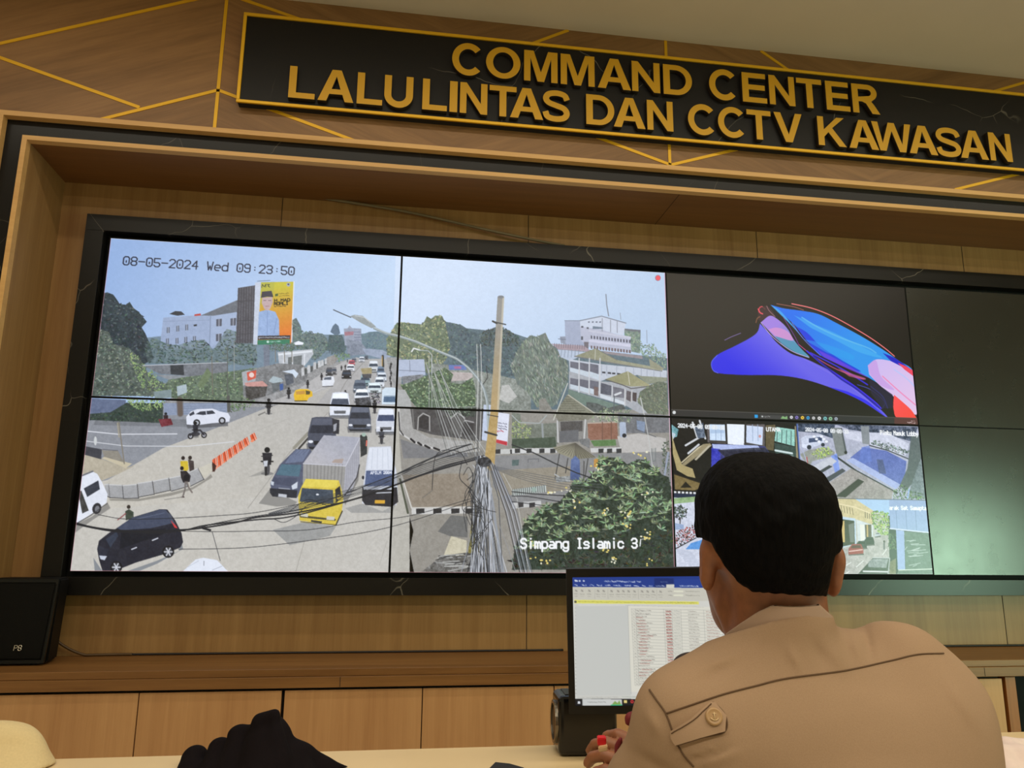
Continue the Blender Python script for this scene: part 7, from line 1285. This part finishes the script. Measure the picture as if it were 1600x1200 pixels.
def seam(name, pts, r, mat, parent, lift=.0004, n=10):
    P = [tuple(p[:2]) for p in curve_pts([(x, y, 0) for x, y in pts], n)]; W = [on_shirt(x, y, lift) for x, y in P]; W = [q for q in W if q is not None]
    return obj(name, tube(bmesh.new(), W, r, 6), mat, parent, smooth=True)
def patch(name, pts, thick_, mat, parent, lift=.001, res=5):
    """flat cloth piece lying on the shirt: outline in photo pixels, sampled on the surface, with thickness"""
    q = np.asarray(pts, float); lo, hi = q.min(0), q.max(0); b = bmesh.new()
    me0 = bmesh.new(); vs_ = [me0.verts.new((x, y, 0)) for x, y in q]; me0.faces.new(vs_); bmesh.ops.triangulate(me0, faces=me0.faces)
    for _ in range(7):
        es = [e for e in me0.edges if e.calc_length() > res]
        if not es: break
        bmesh.ops.subdivide_edges(me0, edges=es, cuts=1); bmesh.ops.triangulate(me0, faces=me0.faces)
    top_ = {}; bot = {}
    for v in me0.verts:
        h = on_shirt(v.co.x, v.co.y, lift + thick_); g = on_shirt(v.co.x, v.co.y, lift * .2)
        if h is None: h = g = at(v.co.x, v.co.y, .9)
        top_[v] = b.verts.new(h); bot[v] = b.verts.new(g)
    for f in me0.faces: b.faces.new([top_[v] for v in f.verts]); b.faces.new([bot[v] for v in reversed(f.verts)])
    for e in me0.edges:
        if len(e.link_faces) == 1: a_, c_ = e.verts; b.faces.new((top_[a_], top_[c_], bot[c_], bot[a_]))
    me0.free(); return obj(name, b, mat, parent, smooth=False)
seam('yoke_seam', [(1041, 1115), (1082, 1101), (1130, 1085), (1180, 1072), (1230, 1060), (1320, 1048), (1390, 1033), (1433, 1023), (1474, 1021)], .0011, M_SHIRT2, shirt)
seam('armhole_seam', [(1015, 1078), (1026, 1094), (1040, 1114), (1050, 1140), (1058, 1162), (1070, 1182), (1084, 1198)], .0012, M_SHIRT2, shirt)
flap = patch('shoulder_flap', [(1050, 1142), (1080, 1124), (1098, 1108), (1109, 1099), (1116, 1100), (1133, 1119), (1131, 1143), (1095, 1152), (1057, 1163), (1051, 1152)], .0048, plain('khaki_flap', (164, 135, 108), .85, bump=.08, nscale=600), shirt, .0012)
seam('flap_shadow_edge', [(1110, 1099), (1117, 1100), (1133, 1119), (1131.5, 1143), (1096, 1152), (1057, 1164)], .0012, M_SHIRT2, flap, .0008)  # dark outline standing in for the shadow under the flap
seam('stitching', [(1052, 1145), (1082, 1127), (1100, 1111), (1110, 1102)], .0007, M_SHIRT2, flap, .0062)
bc = on_shirt(1113.5, 1121.5, .0062); bn = unit(bc - on_shirt(1113.5, 1121.5, 0)); a1 = unit(np.cross(bn, (0, 0, 1))); a2 = np.cross(a1, bn)
k = bmesh.new(); prof = [(0, .0034), (.0035, .0036), (.0062, .0030), (.0070, .0036), (.0084, .0034), (.0092, .0016), (.0092, 0)]; rings = []
for r_, h_ in prof: rings.append([k.verts.new(Vector(bc + (a1 * math.cos(t) + a2 * math.sin(t)) * max(r_, .0002) + bn * h_)) for t in np.linspace(0, 2 * math.pi, 28, endpoint=False)])
for i in range(len(prof) - 1):
    for j in range(28): k.faces.new((rings[i][j], rings[i][(j + 1) % 28], rings[i + 1][(j + 1) % 28], rings[i + 1][j]))
btn = obj('button', k, plain('button_tan', (168, 134, 92), .4), flap, smooth=True)
k = bmesh.new(); E3 = lambda x, z: Vector(bc + a1 * x + a2 * z + bn * .0040)      # raised anchor-like mark on the button
tube(k, [E3(0, .0042), E3(0, -.0040)], .0006, 6); tube(k, [E3(-.002, .0026), E3(.002, .0026)], .0005, 6)
tube(k, [E3(.0040 * math.sin(t), -.0010 - .0030 * math.cos(t)) for t in np.linspace(-1.4, 1.4, 12)], .0006, 6)
obj('button_emblem', k, plain('emblem_pale', (200, 172, 128), .35), flap, smooth=True)
# collar: an upright band round the back of the neck
def f_collar(P):
    r = s_caps(P, L(1212, 880, .975), L(1220, 1060, .958), .0, .0) - .0615; d = np.abs(r) - .0022
    px = P[:, 0] / P[:, 1] * FPX + 800; py = 600 - P[:, 2] / P[:, 1] * FPX
    top_ = np.interp(px, [1100, 1134, 1158, 1184, 1205, 1241, 1267, 1280, 1292, 1310], [1004, 990, 973, 956, 946, 940.5, 940.5, 944, 955, 972]); top_ = np.where(P[:, 1] > .985, top_ + 15 + (P[:, 1] - .985) * 700, top_)
    return np.maximum(np.maximum(d, (top_ - py) * .0008), (py - top_ - 60) * .0008)
add('collar', f_collar, L(1110, 1090, .97) + np.array((-.02, -.11, 0)), L(1320, 925, .97) + np.array((.02, .11, 0)), .0016, plain('collar_khaki', (166, 140, 120), .85, bump=.08, nscale=600), shirt)
# dark epaulette board on the left shoulder, red badge on the sleeve
def slab(name, ctr, ax, ay, th, mat, parent, bev=.001):
    b = bmesh.new(); nn = unit(np.cross(ax, ay)); v = []
    for s_ in (-1, 1): v.append([b.verts.new(Vector(ctr + ax * x + ay * y + nn * th / 2 * s_)) for x, y in ((-1, -1), (1, -1), (1, 1), (-1, 1))])
    b.faces.new(v[0][::-1]); b.faces.new(v[1])
    for i in range(4): b.faces.new((v[0][i], v[0][(i + 1) % 4], v[1][(i + 1) % 4], v[1][i]))
    bmesh.ops.bevel(b, geom=list(b.edges), offset=bev, segments=2, affect='EDGES'); return obj(name, b, mat, parent)
def ridge(name, pts, r, mat):
    k = bmesh.new(); P = [at(x, y, d) for x, y, d in pts]; n = len(P)
    return obj(name, tube(k, curve_pts(P, 6), [r * (.45 + .55 * math.sin(math.pi * min(max(i / ((n - 1) * 6), .02), .98))) for i in range((n - 1) * 6 + 1)], 10), mat, shirt, smooth=True)
ridge('epaulette', [(1052, 1048, .945), (1062, 1036, .95), (1078, 1029, .955), (1096, 1024, .96)], .0085, plain('epaulette_black', (38, 22, 24), .7))
M_RED = plain('maroon_badge', (110, 14, 26), .7)
ridge('sleeve_badge', [(1013, 1089, .925), (1005, 1096, .93), (997, 1104, .935)], .0060, M_RED); ridge('sleeve_badge', [(990, 1114, .93), (985, 1122, .93), (981, 1132, .93)], .0066, M_RED); ridge('sleeve_badge', [(970, 1154, .935), (966, 1166, .94), (963, 1178, .94)], .0042, M_RED)
# forearm sleeves reaching to the hands
for a_, e_, wr, uy_, rr in ((L(1000, 1370, .955), ELB_L, wrL, uyL, .050), (L(1492, 1270, .965), ELB_R, wrR, uyR, .054)):
    f_cuff = lambda P: smin(s_caps(P, a_, e_, rr, rr), s_caps(P, e_, wr - uy_ * .012, rr, .033), .02) + wob(P, 60, 21) * .0012
    e3 = np.array([a_, e_, wr]); add('sleeve', f_cuff, e3.min(0) - .075, e3.max(0) + .075, .005, M_SHIRT, shirt)
# trousers, on the chair below the frame
def f_tr(P):
    d = s_caps(P, wz(hx - .09, hy, .60), wz(hx + .09, hy, .60), .135, .135); d = smin(d, s_caps(P, wz(hx, hy, .62), wz(hx, hy, .72), .15, .14), .05)
    for s_ in (-1, 1):
        kn = wz(hx + s_ * .12, hy + .38, .545); d = smin(d, s_caps(P, wz(hx + s_ * .09, hy, .575), kn, .09, .068), .03); d = smin(d, s_caps(P, kn, wz(hx + s_ * .12, hy + .34, .10), .066, .048), .02)
    return d
cor = np.array([wz(x, y, z) for x in (hx - .28, hx + .28) for y in (hy - .2, hy + .5) for z in (.06, .88)])
add('trousers', f_tr, cor.min(0), cor.max(0), .010, plain('trousers_khaki', (120, 96, 66), .85), pr)
for s_ in (-1, 1):
    k = bmesh.new(); bmesh.ops.create_uvsphere(k, u_segments=20, v_segments=12, radius=1, matrix=Matrix.Translation((hx + s_ * .12, hy + .40, .058)) @ Matrix.Diagonal((.048, .135, .055, 1)))
    for v in k.verts: v.co.z = max(v.co.z, .002)
    obj('shoe', k, M_BLACK, pr, smooth=True)
ch = thing('office_chair', 'chair under the seated man, hidden behind his back', 'chair', (hx, hy, 0))
obj('seat', bx((hx - .24, hy - .24, .42), (hx + .24, hy + .22, .462), .02), M_BLKM, ch); obj('column', tube(bmesh.new(), [(hx, hy, .10), (hx, hy, .42)], .025, 16), M_BLACK, ch)
for i in range(5):
    a = i * 1.2566 + .3; obj('leg', tube(bmesh.new(), [(hx, hy, .11), (hx + .27 * math.cos(a), hy + .27 * math.sin(a), .03)], [.026, .018], 8), M_BLACK, ch)
    k = bmesh.new(); bmesh.ops.create_uvsphere(k, u_segments=12, v_segments=8, radius=.025, matrix=Matrix.Translation((hx + .27 * math.cos(a), hy + .27 * math.sin(a), .0255))); obj('caster', k, M_BLACK, ch, smooth=True)
# the small red piece with a tan foot between his fingers
rp = at(941, 1158, 1.0); r1, r2 = ROT[:, 0], ROT[:, 2]
rt = thing('red_cap', 'small red piece with tan base held in the left hand', 'small item', tuple(rp))
slab('cap', at(940, 1157, 1.0), r1 * .0055, r2 * .0050, .010, plain('bright_red', (206, 16, 28), .4), rt); slab('base', at(942, 1168, .995), r1 * .0055 + r2 * .0008, r2 * .0032, .010, plain('tan_plastic', (206, 172, 128), .5), rt)
